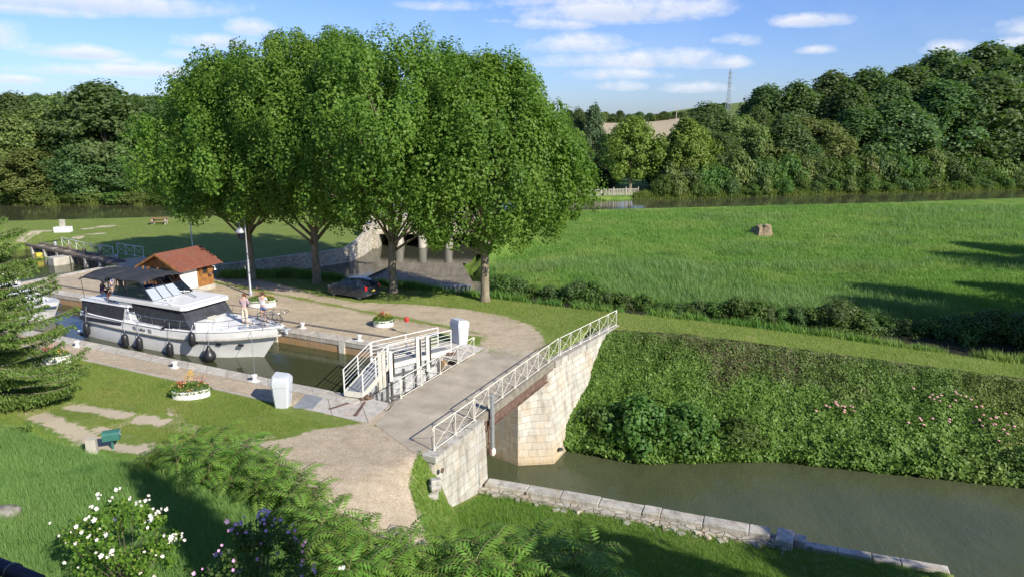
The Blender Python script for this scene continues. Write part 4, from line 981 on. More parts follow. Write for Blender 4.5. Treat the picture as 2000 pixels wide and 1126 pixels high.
# pink roses among the ivy
M_ROSE = pmat('rose_petals', (.80, .42, .40), .6, 0, .2, 9, 0); M_HEDL = leaf_mat('rose_leaves', (.05, .11, .02), (.12, .2, .03))
for i, (px, py, lab) in enumerate([(1625, 795, 'pink rose clump leftmost in the ivy'), (1655, 805, 'pink rose clump just right of the leftmost one'), (1820, 780, 'pale pink rose clump higher on the bank'), (1800, 820, 'pink rose clump among brownish leaves below the higher one'),
        (1905, 815, 'bright pink rose clump of the right pair'), (1935, 825, 'pink rose clump at the right end of the flowering bank'), (1960, 860, 'small pink rose spray lowest near the right border'), (1870, 775, 'small rose spray near the top right of the bank')]):
    best = None
    for ss in np.linspace(.1, .95, 60):      # find the bank point on this view line
        for uu in np.linspace(-5, 14, 96):
            X_, Y_, Z_, _ = bank_pt(uu, ss, 0); Z_ += .35
            dx = X_; dv = Y_ * math.cos(math.radians(13.2)) + (CAMZ - Z_) * math.sin(math.radians(13.2)); vy = -Y_ * math.sin(math.radians(13.2)) + (CAMZ - Z_) * math.cos(math.radians(13.2))
            e_ = abs(1000 + 1400 * dx / dv - px) + abs(563 + 1400 * vy / dv - py)
            if best is None or e_ < best[0]: best = (e_, X_, Y_, Z_)
    t = thing('rose_bush', lab, 'rose', best[1:], 0, 'pink roses on the ivy bank')
    r2 = np.random.default_rng(i); kk = 7; P = r2.normal(size=(kk, 3)) * np.array([.42, .3, .28]) + np.array([0, -.3, .25]); m = MB()
    for p in P: m.lathe([(.03, -.03), (.075, 0), (.085, .035), (.05, .06), (.02, .05)], p, 7)
    m.build('blossoms', M_ROSE, t)
    P = r2.normal(size=(160, 3)) * np.array([.5, .35, .3]) + np.array([0, -.15, .1]); V, F = leaves_geo(P, r2.normal(size=P.shape) + np.array([0, -.5, .7]), .11, .6, r2)
    np_mesh('foliage', V, F, M_HEDL, t, {'rnd': np.repeat(r2.uniform(0, 1, 160), 4)})

# ---- grass blades
def grass(name, label, k, region, hmin, hmax, wd, lm, seed, dens=None, lean=.5, patch=1.0, kind='stuff', zoff=0):
    r = np.random.default_rng(seed); x, y = region(r, k)
    if dens is not None: kp = r.uniform(0, 1, len(x)) < dens(x, y); x, y = x[kp], y[kp]
    z = terrain(x, y) + zoff; kk = len(x)
    hgt = r.uniform(hmin, hmax, kk) * (.55 + .9 * fbm(x * patch, y * patch, seed, 3))
    a = r.uniform(0, 2 * np.pi, kk); la = 2.3 + r.normal(size=kk) * 1.0; ll = hgt * r.uniform(.1, 1, kk) * lean; w_ = wd * r.uniform(.6, 1.4, kk)
    P0 = np.stack([x - np.cos(a) * w_, y - np.sin(a) * w_, z - .02], 1); P1 = np.stack([x + np.cos(a) * w_, y + np.sin(a) * w_, z - .02], 1)
    P2 = np.stack([x + np.cos(la) * ll, y + np.sin(la) * ll, z + hgt], 1)
    V = np.stack([P0, P1, P2], 1).reshape(-1, 3); F = np.arange(3 * kk).reshape(kk, 3)
    rn = np.clip(r.uniform(0, 1, kk) * .6 + .5 * fbm(x * .5, y * .5, seed + 3, 3) - .05, 0, 1)
    o = np_mesh(name, V, F, lm, attrs={'rnd': np.repeat(rn, 3)}); setp(o, label, 'grass', None, kind); return o
def upoly(pts):
    P = np.array([p[:2] for p in pts]); lo, hi = P.min(0), P.max(0)
    def f(r, k):
        x = r.uniform(lo[0], hi[0], k * 3); y = r.uniform(lo[1], hi[1], k * 3); ok = pip(x, y, pts) > 0
        return x[ok][:k], y[ok][:k]
    return f
G_LONG = leaf_mat('long_grass_blades', (.12, .24, .055), (.25, .40, .12), (.40, .42, .2), .35, objvar=0, patch=(.3, (.22, .36, .10), (.10, .22, .06)))
G_LAWN = leaf_mat('lawn_blades', (.18, .25, .045), (.28, .35, .085), (.42, .40, .2), .3, objvar=0, patch=(.35, (.30, .30, .10), (.11, .20, .035)))
G_MEAD = leaf_mat('meadow_blades', (.09, .21, .03), (.20, .36, .07), (.36, .40, .18), .35, objvar=0, patch=(.11, (.32, .38, .11), (.055, .14, .035)))
G_LOW = leaf_mat('bank_grass_blades', (.10, .20, .03), (.19, .32, .06), None, .35, objvar=0)
edge_noise = lambda x, y: fbm(x * .35, y * .35, 77, 3)
def notroad(x, y): return ((pip(x, y, ROAD) < .3 * (edge_noise(x, y) - .3))).astype(float)
grass('long_grass', 'long soft green grass on the slope in the lower left corner', 190000, upoly([W(-31, 15.6), W(-24, 15.6), W(-19.3, 17.4), W(-16.2, 16.6), W(-13.6, 15.0), W(-11.5, 12.5), W(-11, 10), W(-8, 6), W(-14, 4), W(-32, 4)]), .14, .34, .009, G_LONG, 21, notroad, .9)
def lawn_d(x, y):
    nn = fbm(x * .5, y * .5, 5, 3); return notroad(x, y) * .999
bare = lambda x, y: np.ones_like(x)
grass('mown_grass', 'short mown yellow green grass of the near lawn', 230000, upoly([W(-46, 22.65), W(-22.6, 22.65), W(-22.2, 22), W(-18.6, 21.9), W(-20.6, 19.8), W(-23, 17.6), W(-24, 15.6), W(-46, 15.6)]), .03, .085, .010, G_LAWN, 22, lambda x, y: notroad(x, y) * (sum(np.exp(-(np.minimum(9, np.hypot(x - q.x, y - q.y) / .8)) ** 2) for q in [at(*p_) for p_ in [(90, 820), (130, 835), (165, 850), (195, 862), (230, 870), (150, 800), (230, 805), (300, 820), (260, 880), (560, 870), (600, 850)]]) < .35), .5)
grass('towpath_grass', 'shaded green grass between the gravel road and the canal wall', 150000, upoly([W(-15.0, 21.6), W(-13.3, 21.2), W(-13.2, 24.6), W(-2, 25.9), W(4, 26.6), W(6, 20), W(4, 12), W(-8, 12), W(-13.4, 18.2)]), .08, .2, .010, G_LOW, 23, notroad, .7)
grass('dike_grass', 'even green grass on top of the dike between canal and stream', 120000, upoly([W(-26, 41), W(-19.5, 40.9), W(-16.8, 39), W(-15, 36.6), W(-14.4, 34.5), W(-14.3, 40.6), W(-9, 42.3), W(-2.5, 44.3), W(9, 47.2), W(30, 52), W(30, 56), W(10, 52), W(-3, 49), W(-13, 46), W(-30, 45.6), W(-30, 41.5)]), .05, .13, .012, G_LAWN, 24, None, .6)
ycf = lambda x: icurve(x, CANX, CANY)
def mregion(r, k):
    d = r.uniform(0, 1, k) ** 1.4; Yv = 50 + d * 60; xv = r.uniform(-.12, .78, k) * Yv; return xv, Yv
def mdens(x, y):
    u, n = UN(x, y); lim = np.interp(u, [-40, -13.9, -9, -2.5, 9, 40], [55.2, 54.3, 54.7, 55.3, 56.6, 62.9])
    return ((n > lim) & (y < ycf(x) - 3.5) & ((x > -1.5) | (y < 62)) & (pip(x, y, POOL) < -1)) * 1.0
grass('meadow_grass', 'lush tall grass of the wide green meadow beyond the stream', 420000, mregion, .16, .42, .022, G_MEAD, 25, mdens, .9, .35)
G_TALL = leaf_mat('tall_meadow_blades', (.10, .19, .05), (.24, .36, .13), (.42, .42, .24), .35, objvar=0)
grass('tall_meadow_grass', 'taller pale and bluish grass growing in bands across the meadow', 150000, mregion, .35, .85, .026, G_TALL, 31, lambda x, y: mdens(x, y) * (y < ycf(x) - 9) * np.clip((fbm(x * .07, y * .16, 66, 4) - .47) * 9, 0, 1), .9, .35)
grass('stream_bank_weeds', 'bright green weeds on the bank behind the plane trunks', 60000, upoly([(-25, 58.2), (-19, 60.0), (-13, 58), (-8.0, 55.8), (-3.5, 52.6), (-1.5, 53), (-1, 50.5), (-6.5, 52.5), (-11, 55), (-17.5, 57.2), (-23, 56.6)]), .25, .75, .035, G_MEAD, 26, None, .7)
grass('reeds', 'pale green reeds along the far bank of the summit canal', 60000, lambda r, k: (lambda xx: (xx, icurve(xx, CANX, CANF) + r.uniform(-.2, 2.2, k)))(np.where(r.uniform(0, 1, k) < .35, r.uniform(-90, -30, k), r.uniform(20, 110, k))), .4, 1.1, .07, leaf_mat('reed_blades', (.09, .13, .02), (.20, .24, .05), (.30, .2, .12), .3, objvar=0), 27, None, .4)

# ---- ailanthus shoots along the slope
L_AIL = leaf_mat('ailanthus_leaflets', (.085, .20, .028), (.23, .38, .065), (.30, .22, .05), .38, objvar=.1)
M_STALK = pmat('green_stalk', (.22, .20, .08), .6, 0, .2, 5, 0)
def ail_mesh(seed, H, nf, L):
    r = np.random.default_rng(seed); P = []; T = []; Nn = []; SZ = []; m = MB(); rn = []
    m.tube([(0, 0, -.3), (.03, 0, H * .5), (0, .04, H)], .022, 6, r2=.012)
    V = []; k = 0
    for f in range(nf):
        a = f * 2.399 + r.uniform(-.3, .3); h0 = H * (1 - .62 * (f / nf) ** 1.2); el = r.uniform(.35, 1.15) * (1 - f / nf * .45); Lf = L * r.uniform(.75, 1.15)
        p = Vector((0, 0, h0)); d = Vector((math.cos(a) * math.cos(el), math.sin(a) * math.cos(el), math.sin(el))); pts = [p.copy()]; npair = 9; fr = r.uniform(0, 1)
        for j in range(npair + 1):
            s_ = j / npair; d = (d + Vector((0, 0, -.13 - .06 * s_))).normalized(); p = p + d * (Lf / npair); pts.append(p.copy())
            if j < 1: continue
            side = d.cross(Vector((0, 0, 1))).normalized(); upn = side.cross(d).normalized(); ll = Lf * .30 * math.sin(math.pi * (.22 + .72 * s_)) ** .7
            for sg in (-1, 1):
                dirl = (side * sg + d * .45 - upn * (.22 + r.uniform(0, .25))).normalized(); wv = d * (ll * .16)
                V += [p, p + dirl * ll * .4 + wv - upn * .0, p + dirl * ll, p + dirl * ll * .4 - wv + upn * .012]; rn += [min(1, fr * .45 + r.uniform(0, .5))] * 4; k += 1
            if j == npair:
                V += [p, p + d * ll * .5 + side * ll * .15, p + d * ll, p + d * ll * .5 - side * ll * .15]; rn += [fr] * 4; k += 1
        m.tube(pts, .008, 4, r2=.003)
    Va = np.array([tuple(v) for v in V]); cr = np_mesh('ail', Va, np.arange(4 * k).reshape(k, 4), L_AIL, attrs={'rnd': np.array(rn)}); st = m.build('ail_stem', M_STALK)
    out = (cr.data, st.data); bpy.data.objects.remove(cr); bpy.data.objects.remove(st); return out
AIL = [ail_mesh(1, 1.25, 13, 1.0), ail_mesh(2, .85, 12, .85), ail_mesh(3, 1.5, 16, 1.05), ail_mesh(4, .6, 10, .7)]
ail = [(320, 905, 1), (350, 925, 0), (385, 900, 0), (420, 925, 2), (440, 890, 2), (470, 930, 0), (500, 910, 0), (455, 960, 1), (520, 950, 2), (505, 985, 0), (560, 945, 1), (550, 985, 2), (400, 950, 3), (575, 1010, 0), (600, 975, 1), (620, 1010, 2),
       (600, 1045, 0), (650, 1030, 0), (665, 1060, 2), (640, 1075, 0), (690, 1085, 1), (700, 1050, 1), (670, 1100, 0), (725, 1105, 2), (745, 1080, 3), (760, 1120, 0), (800, 1130, 2), (820, 1110, 1), (850, 1140, 0), (880, 1125, 2), (780, 1150, 0), (910, 1150, 0), (940, 1120, 1),
       (960, 1150, 2), (990, 1120, 2), (1010, 1150, 0), (1040, 1125, 2), (1060, 1155, 0), (1090, 1130, 1), (1120, 1160, 2), (1150, 1150, 1), (1180, 1170, 0), (700, 1140, 0), (1000, 1175, 2), (860, 1175, 2), (290, 912, 3), (535, 925, 3), (340, 895, 3), (930, 1180, 2), (1070, 1180, 2)]
random.seed(4)
ail += [(a + random.uniform(-22, 22), min(1180, b + random.uniform(-6, 26)), random.choice((0, 1, 2, 3))) for a, b, c in ail[::2]] + [(random.uniform(600, 900), random.uniform(1075, 1175), random.choice((0, 1, 2))) for _ in range(14)]
for i, (px, py, k) in enumerate(sorted(ail)):
    p = at_g(px, py + (20 if py > 1000 else 8)); big = 1.1 if px > 900 else .86
    place_tree('ailanthus_shoot', '%s from the left of the feathery leaved shoots crowding the slope' % ordn(i), 'shrub', AIL[k], p, (big, big, big * random.uniform(.9, 1.1)), i * 2.1, 'ailanthus shoots along the slope', ('fronds', 'stem'))

# ---- hibiscus bushes
L_HIB = leaf_mat('hibiscus_leaves', (.065, .155, .018), (.17, .30, .035), (.32, .36, .06), .35, objvar=0)
L_HIBD = leaf_mat('dark_hibiscus_leaves', (.04, .085, .02), (.10, .16, .035), None, .3, objvar=0)
def petals(P, rng, s, matl, parent, nm):
    Vs = []; k = 0
    for p in P:
        ax = np.array([rng.uniform(-.6, .6), -.8, rng.uniform(.1, .9)]); ax /= np.linalg.norm(ax); t1 = np.cross(ax, [0, 0, 1]); t1 /= np.linalg.norm(t1); t2 = np.cross(ax, t1); op = rng.uniform(.25, 1.0)
        for j in range(5):
            a = j * 1.2566; d = t1 * math.cos(a) + t2 * math.sin(a); e = t1 * math.cos(a + 1.57) + t2 * math.sin(a + 1.57); ss = s * rng.uniform(.8, 1.15)
            tip = p + d * ss * op + ax * ss * (1.15 - op) ; mid = p + d * ss * .6 * op + ax * ss * .55 * (1.1 - op)
            Vs += [p, mid + e * ss * .36, tip + ax * .01, mid - e * ss * .36]; k += 1
    return np_mesh(nm, np.array(Vs), np.arange(4 * k).reshape(k, 4), matl, parent)
def hibiscus(name, label, loc, H, rad, lm, fm, nfl, seed):
    r = np.random.default_rng(seed); t = thing(name, label, 'flowering bush', loc)
    C, tt_ = crown_clumps(r, 60, .45, H - .2, rad - .2, [(0, .75), (.35, 1), (.7, .8), (1, .35)], .4, jitter=.15)
    R = np.repeat(r.uniform(.16, .32, (60, 1)), 3, 1); P, D = clump_points(C, R, 75, r, .3); V, F = leaves_geo(P, D * .5 + r.normal(size=D.shape) * .6 + [0, -.2, .6], .085 * r.uniform(.6, 1.4, len(P)), .75, r, .5)
    np_mesh('foliage', V, F, lm, t, {'rnd': np.repeat(r.uniform(0, 1, len(P)), 4)})
    m = MB()
    for i in range(26):
        c_ = Vector(C[r.integers(0, 60)]); e = c_ * 1.0 + Vector((c_.x * .1, c_.y * .1, .28)); m.tube([(r.uniform(-.15, .15), r.uniform(-.15, .15), -.2), tuple(c_ * .55), tuple(c_), tuple(e)], .016, 5, r2=.005)
    m.build('stems', M_BARK2, t)
    o_ = C + (C - [0, 0, H * .45]) * .0 + r.normal(size=C.shape) * .07; idx = r.choice(60, nfl); dirs = (C[idx] - [0, 0, H * .35]); dirs /= np.linalg.norm(dirs, axis=1, keepdims=True)
    petals(C[idx] + dirs * r.uniform(.22, .42, (nfl, 1)) + r.normal(size=(nfl, 3)) * .08, r, .075, fm, t, 'blossoms')
    return t
M_WPET = pmat('white_petals', (.85, .82, .76), .6, 0, .05, 9, 0); M_PPET = pmat('mauve_petals', (.78, .48, .72), .6, 0, .15, 9, 0)
hb = [(-9.9, 16.4), (-6.3, 15.8)]
hibiscus('white_hibiscus', 'bush covered in white blossoms in the lower left corner', (hb[0][0], hb[0][1], tz(*hb[0])), 2.55, 1.6, L_HIB, M_WPET, 105, 3)
hibiscus('mauve_hibiscus', 'dark bush with mauve blossoms at the bottom left of the centre', (hb[1][0], hb[1][1], tz(*hb[1])), 2.75, 1.35, L_HIBD, M_PPET, 100, 4)
p = (-4.1, 15.3); hibiscus('white_hibiscus', 'low leafy bush with a few pale pink buds at the bottom edge', (p[0], p[1], tz(*p)), 1.9, .95, L_HIB, M_WPET, 22, 8)

# ---- spruce on the left
L_SPR = leaf_mat('spruce_needles', (.075, .14, .03), (.19, .28, .065), None, .3, objvar=0)
def spruce(loc, H, R):
    r = np.random.default_rng(12); t = thing('spruce_tree', 'drooping light green spruce whose branches reach in from the left border', 'tree', loc)
    m = MB(); m.tube([(0, 0, -.4), (0, 0, H * .5), (0, 0, H)], .22, 8, r2=.03); P = []; D = []; S = []
    z = .7
    while z < H - .3:
        nb_ = 10; L0 = R * min(1, (1 - (z / H)) ** .8 * 1.12)
        for j in range(nb_):
            a = r.uniform(0, 2 * np.pi); L = L0 * r.uniform(.7, 1.12); d = Vector((math.cos(a), math.sin(a), 0)); pts = []; side = Vector((-d.y, d.x, 0))
            for q in range(9):
                s = q / 8; pts.append(d * (L * s) + Vector((0, 0, z - L * .28 * s + L * .24 * s * s * s)))
            m.tube(pts, .035 * L / 4, 5, r2=.006)
            nt = int(L * 14)
            for q in range(nt):
                s = .12 + .88 * (q + r.uniform()) / nt; base = pts[0].lerp(pts[8], s); base.z = z - L * .28 * s + L * .24 * s ** 3
                for sg in (-1, 1):
                    l = (.62 * (1 - s) + .20) * r.uniform(.6, 1.15) * min(1, L / 3); out_ = (side * sg * .75 + d * .55 + Vector((0, 0, -.30))).normalized()
                    for w_ in range(int(l * 24) + 2):
                        f = (w_ + r.uniform()) / (int(l * 24) + 2); c_ = base + out_ * l * f + Vector((0, 0, -.22 * l * f * f))
                        P.append(c_ + Vector((r.normal() * .03, r.normal() * .03, r.uniform(-.09, .02)))); D.append(out_ * .8 + Vector((r.normal() * .5, r.normal() * .5, -.5 + r.normal() * .3))); S.append(.15)
        z += .33
    m.build('trunk', M_BARK, t)
    P = np.array([tuple(p_) for p_ in P]); D = np.array([tuple(p_) for p_ in D]); D /= np.linalg.norm(D, axis=1, keepdims=True); k = len(P); S = np.array(S)[:, None] * r.uniform(.6, 1.3, (k, 1))
    Wd = np.cross(D, r.normal(size=(k, 3))); Wd /= np.linalg.norm(Wd, axis=1, keepdims=True)
    V = np.stack([P - D * S * .5, P + Wd * S * .17, P + D * S * .5, P - Wd * S * .17], 1).reshape(-1, 3)
    np_mesh('needles', V, np.arange(4 * k).reshape(k, 4), L_SPR, t, {'rnd': np.repeat(r.uniform(0, 1, k), 4)}); print('spruce sprays', k)
sp_ = (-24.2, 28.8); spruce((sp_[0], sp_[1], tz(*sp_)), 15.0, 5.7)

# ---- trees outside the frame on the right whose shadows reach into the picture
def yard_edge(r, k):
    P = np.array([p[:2] for p in YARD]); L = len(P); i = r.integers(0, L, k); t_ = r.uniform(0, 1, k)[:, None]
    Q = P[i] * (1 - t_) + P[(i + 1) % L] * t_ + r.normal(size=(k, 2)) * .35; return Q[:, 0], Q[:, 1]
grass('yard_edge_weeds', 'ragged weeds fringing the gravel yard and growing along its middle line', 26000, lambda r, k: (lambda a, b: (np.concatenate([a[0], b[0]]), np.concatenate([a[1], b[1]])))(yard_edge(r, k // 2), (lambda uu: (lambda nn: (uu * CA - nn * SA, uu * SA + nn * CA))(37.6 - .12 * (uu + 30) + r.normal(size=len(uu)) * .22))(r.uniform(-46, -20, k // 2))), .02, .10, .012, G_LAWN, 28, lambda x, y: (fbm(x * 1.1, y * 1.1, 44, 3) > .5) & (np.array(UN(x, y)[1]) > 33.3), .8)
grass('ditch_weeds', 'tall weeds growing along both edges of the stream', 60000, lambda r, k: (lambda uu: (lambda nn: (uu * CA - nn * SA, uu * SA + nn * CA))(np.where(r.uniform(0, 1, k) < .6, np.maximum(np.interp(uu, [-13.9, -9, -2.5, 9, 40], [54.0, 54.4, 55.0, 56.3, 62.5]), 54) + r.uniform(-.5, 1.2, k), np.interp(uu, BANK_U, NBK) * (uu > -14.3) + 44.3 * (uu <= -14.3) + r.uniform(.1, 1.2, k))))(r.uniform(-30, 30, k)), .2, .75, .03, G_MEAD, 29, lambda x, y: fbm(x * .5, y * .5, 45, 3) > .42, .7)
for i, (x, y, H, wd, k, lab) in enumerate([(6.8, 3.0, 18.2, 1.6, 4, 'narrow tall tree right beside the house'), (15.5, 4.6, 13.0, 2.6, 3, 'light crowned tree on the right of the house'), (19, 7.6, 11.5, 3.4, 0, 'dark round tree right of the house by the lower towpath'),
        (25, 8.6, 11.0, 3.4, 2, 'olive green tree farthest right by the lower towpath'), (40.5, 41, 11, 4.8, 0, 'dark tree on the dike beyond the right border'), (44, 46.5, 11, 4.4, 1, 'second dark tree on the dike beyond the right border'), (54, 47, 11, 4, 0, 'third dark tree on the dike beyond the right border'),
        (59, 62.5, 10.5, 4.6, 2, 'olive tree in the meadow beyond the right border'), (66, 68, 11, 4.5, 0, 'dark tree in the meadow beyond the right border')]):
    g = tz(x, y); place_tree('shade_tree', lab, 'tree', FT[k], (x, y, g), (wd / FTR[k], wd / FTR[k], (H - g) / FTH[k]), i, None)
# ================================================================== boats
M_GEL = pmat('gelcoat_white', (.88, .88, .88), .25, 0, .04, 1.5, .02, 60, .5, (.55, .52, .45, .25))
M_CANV = pmat('dark_canvas', (.055, .060, .072), .9, 0, .2, 2.5, .5, 14, .1, dist=.03)
M_DECKG = pmat('grey_deck', (.40, .36, .33), .85, 0, .12, 5, .2)
M_RUBB = pmat('rub_rail', (.45, .43, .38), .6, 0, .15, 6, .1)
M_CHR = pmat('stainless', (.62, .63, .65), .2, 1.0, .05, 6, 0)
M_BLK = pmat('black_rubber', (.022, .023, .028), .38, 0, .2, 8, .1)
m_, t_, b_ = mat('smoked_glass'); b_.inputs['Base Color'].default_value = (.012, .02, .035, 1); b_.inputs['Roughness'].default_value = .03; b_.inputs['Alpha'].default_value = .72; M_GLASS = m_
m_, t_, b_ = mat('clear_pane'); b_.inputs['Base Color'].default_value = (.55, .62, .70, 1); b_.inputs['Roughness'].default_value = .08; b_.inputs['Alpha'].default_value = .6; M_PANE = m_
BU, BN = -43.45, 28.95
boat = frame_thing('motor_cruiser', 'long white motor cruiser with black canvas covers moored in the lock', 'boat', BU, BN, WU)
L_ = 15.1
ST = [(0, 1.78, 1.70, 1.55), (1.5, 1.95, 1.88, 1.50), (4.5, 2.05, 1.98, 1.45), (8, 2.05, 1.92, 1.45), (10.5, 1.92, 1.62, 1.55), (12.5, 1.45, .95, 1.72), (13.8, .85, .38, 1.86), (14.6, .40, .10, 1.94), (L_, .06, .02, 2.0)]
def hb(x): return np.interp(x, [s[0] for s in ST], [s[1] for s in ST])
def hz(x): return np.interp(x, [s[0] for s in ST], [s[3] for s in ST])
def hull_rings(ST, rake, stern=.35):
    rings = []
    for (x, bd, bw, zs) in ST:
        rk = rake * max(0, (x / L_ - .6) / .4) ** 1.5; sk = stern * max(0, 1 - x / 1.0)
        def px(z): return x - rk * (1 - max(z, -.5) / zs) * .8 + sk * (1 - z / zs) * -.2
        half = [(bw * .6, -.55), (bw * .97, -.15), (bw, .1), (bw + (bd - bw) * .55, .75), (bd * .97, zs - .52), (bd, zs - .45), (bd * .985, zs)]
        rings.append([(px(z), y, z) for (y, z) in half] + [(px(z), -y, z) for (y, z) in half[::-1]])
    return rings
m = MB(); m.loft(hull_rings(ST, 2.0)); m.build('hull', M_GEL, boat, 'auto')
m = MB()
for sg in (-1, 1):
    xs = np.linspace(-.05, L_ - .05, 30)
    m.tube([(x, sg * (hb(x) + .02), hz(x) - .46) for x in xs], .065, 8); 
m.build('rub_rail', M_RUBB, boat, True)
m = MB()
for sg in (-1, 1):
    xs = np.linspace(0, L_, 30); m.tube([(x, sg * (hb(x) * .985), hz(x) + .03) for x in xs], .05, 8)
m.build('gunwale', M_GEL, boat, True)
m = MB(); ring = [(x, hb(x) * .96) for x in np.linspace(.05, L_ - .2, 26)]; pts = [(x, -y) for x, y in ring] + [(x, y) for x, y in ring[::-1]]
a = [m.bm.verts.new((x, y, hz(x) - .02)) for x, y in pts]; k = len(ring)
for i in range(k - 1): m.bm.faces.new((a[i], a[i + 1], a[2 * k - 2 - i], a[2 * k - 1 - i]))
m.build('side_deck', M_DECKG, boat)
m = MB(); m.box((2.3, -2.0, 1.28), (3.9, .05, .20)); m.build('dark_side_recess', M_CANV, boat)
m = MB(); m.box((2.3, 2.0, 1.28), (3.9, .05, .20)); m.build('dark_side_recess', M_CANV, boat)
m = MB(); m.box((-.35, 0, .12), (.8, 3.3, .10), bev=.03); m.build('swim_platform', M_GEL, boat)
for x in (10.35, 11.75, 13.0):
    for sg in (-1, 1):
        hbx = np.interp(.95, [0, 1.6], [np.interp(x, [s[0] for s in ST], [s[2] for s in ST]), hb(x)]); m = MB(); m.box((x - .1, sg * (hbx + .03), .92), (.34, .07, .13), rz=-sg * math.atan((hb(x + .3) - hb(x - .3)) / .6) * -1, bev=.03); m.build('porthole', M_BLK, boat)
# name on the side, grey panels beside it
def boat_y(x): return -(hb(x) + .012)
cu = bpy.data.curves.new('name_text', 'FONT'); cu.body = 'Salue'; cu.size = .30; cu.extrude = .003; cu.shear = .25
to = bpy.data.objects.new('tmp', cu); COL.objects.link(to); dg = bpy.context.evaluated_depsgraph_get(); me = bpy.data.meshes.new_from_object(to.evaluated_get(dg)); bpy.data.objects.remove(to)
no = bpy.data.objects.new('name_lettering', me); me.materials.clear(); me.materials.append(M_BLK); COL.objects.link(no); no.parent = boat; no.location = (5.75, -2.075, 1.14); no.rotation_euler = (math.radians(90), 0, 0)
m = MB(); m.box((5.45, -2.062, 1.24), (.26, .02, .22)); m.box((6.78, -2.065, 1.22), (.28, .02, .22)); m.build('grey_name_panel', M_GALV, boat)
# aft deck house: white deck box, dark canvas sides, coaming rail
m = MB(); m.hull([(.25, -1.72, 1.4), (4.75, -1.78, 1.4), (4.75, 1.78, 1.4), (.25, 1.72, 1.4)], [(.30, -1.62, 2.28), (4.6, -1.68, 2.28), (4.6, 1.68, 2.28), (.30, 1.62, 2.28)]); m.build('aft_cabin', M_GEL, boat)
m = MB(); m.hull([(.20, -1.77, 1.52), (4.1, -1.83, 1.50), (4.1, 1.83, 1.5), (.20, 1.77, 1.52)], [(.22, -1.67, 2.22), (4.25, -1.73, 2.22), (4.25, 1.73, 2.22), (.22, 1.67, 2.22)]); m.build('aft_canvas', M_CANV, boat)
m = MB(); m.box((2.4, 0, 2.31), (4.5, 3.5, .07), bev=.03); m.build('aft_deck', M_GEL, boat)
# saloon with raked front, canvas over the windows
m = MB(); m.hull([(4.3, -1.72, 1.4), (9.55, -1.62, 1.4), (9.55, 1.62, 1.4), (4.3, 1.72, 1.4)], [(3.6, -1.62, 2.62), (8.85, -1.52, 2.60), (8.85, 1.52, 2.60), (3.6, 1.62, 2.62)]); m.build('saloon', M_GEL, boat)
m = MB()
m.hull([(5.35, -1.69, 1.52), (9.72, -1.66, 1.48), (9.72, 1.66, 1.48), (5.35, 1.69, 1.52)], [(4.85, -1.64, 2.56), (9.02, -1.56, 2.56), (9.02, 1.56, 2.56), (4.85, 1.64, 2.56)]); m.build('window_canvas', M_CANV, boat)
m = MB(); m.prism([(2.95, -1.72), (9.15, -1.72), (9.4, -1.5), (9.4, 1.5), (9.15, 1.72), (2.95, 1.72)], 2.62, 2.80); m.prism([(6.5, -1.35), (8.9, -1.3), (8.9, 1.3), (6.5, 1.35)], 2.80, 2.83); m.build('saloon_roof', M_GEL, boat)
m = MB(); m.tube([(3.1, -1.62, 2.92), (8.0, -1.62, 2.92), (8.3, -1.62, 2.80)], .015, 6); m.tube([(3.1, 1.62, 2.92), (8.0, 1.62, 2.92)], .015, 6)
for x in (3.4, 4.8, 6.2, 7.6): m.tube([(x, -1.62, 2.8), (x, -1.62, 2.92)], .012, 5)
m.build('grab_rail', M_CHR, boat)
m = MB(); m.prism([(4.7, -1.74), (5.15, -1.74), (5.0, -1.72), (4.7, -1.72)], 2.1, 2.35); m.build('side_vent', M_CANV, boat)
# flybridge: coaming, glass, helm, bimini
m = MB(); m.hull([(3.0, -1.55, 2.8), (6.4, -1.45, 2.8), (6.4, 1.45, 2.8), (3.0, 1.55, 2.8)], [(3.0, -1.5, 2.86), (6.3, -1.40, 2.86), (6.3, 1.40, 2.86), (3.0, 1.5, 2.86)]); m.build('flybridge_floor', M_DECKG, boat)
def pane(name, pts, mt_):
    m = MB(); n_ = (Vector(pts[1]) - Vector(pts[0])).cross(Vector(pts[2]) - Vector(pts[0])).normalized() * .012
    m.hull(pts, [tuple(Vector(p) + n_) for p in pts]); return m.build(name, mt_, boat)
F0 = [(6.45, -1.42), (6.45, 1.42)]
for i in range(4):
    y0 = -1.42 + i * .71; y1 = y0 + .67
    pane('fly_windscreen', [(6.45, y0, 2.84), (6.45, y1, 2.84), (5.75, y1 * .92, 3.42), (5.75, y0 * .92, 3.42)], M_PANE if i < 3 else M_GLASS)
for sg in (-1, 1):
    pane('fly_side_glass', [(3.1, sg * 1.52, 2.84), (6.35, sg * 1.44, 2.84), (5.7, sg * 1.34, 3.42), (3.25, sg * 1.42, 3.42)], M_GLASS)
    pane('fly_upper_glass', [(4.1, sg * 1.40, 3.45), (5.7, sg * 1.34, 3.45), (5.3, sg * 1.3, 3.92), (4.15, sg * 1.36, 3.92)], M_GLASS)
m = MB()
for y in (-1.42, -.71, 0, .71, 1.42): m.tube([(6.46, y, 2.84), (5.74, y * .92, 3.44), (5.3, y * .9, 3.95)], .03, 6)
m.tube([(5.74, -1.32, 3.44), (5.74, 1.32, 3.44)], .03, 6)
for sg in (-1, 1): m.tube([(6.4, sg * 1.44, 2.84), (3.1, sg * 1.52, 2.86)], .03, 6); m.tube([(5.72, sg * 1.34, 3.44), (3.25, sg * 1.42, 3.44)], .02, 6); m.tube([(3.1, sg * 1.52, 2.84), (3.3, sg * 1.4, 3.95)], .02, 6); m.tube([(4.4, sg * 1.48, 2.84), (4.1, sg * 1.37, 3.95)], .02, 6)
m.build('fly_frame', M_BLK, boat)
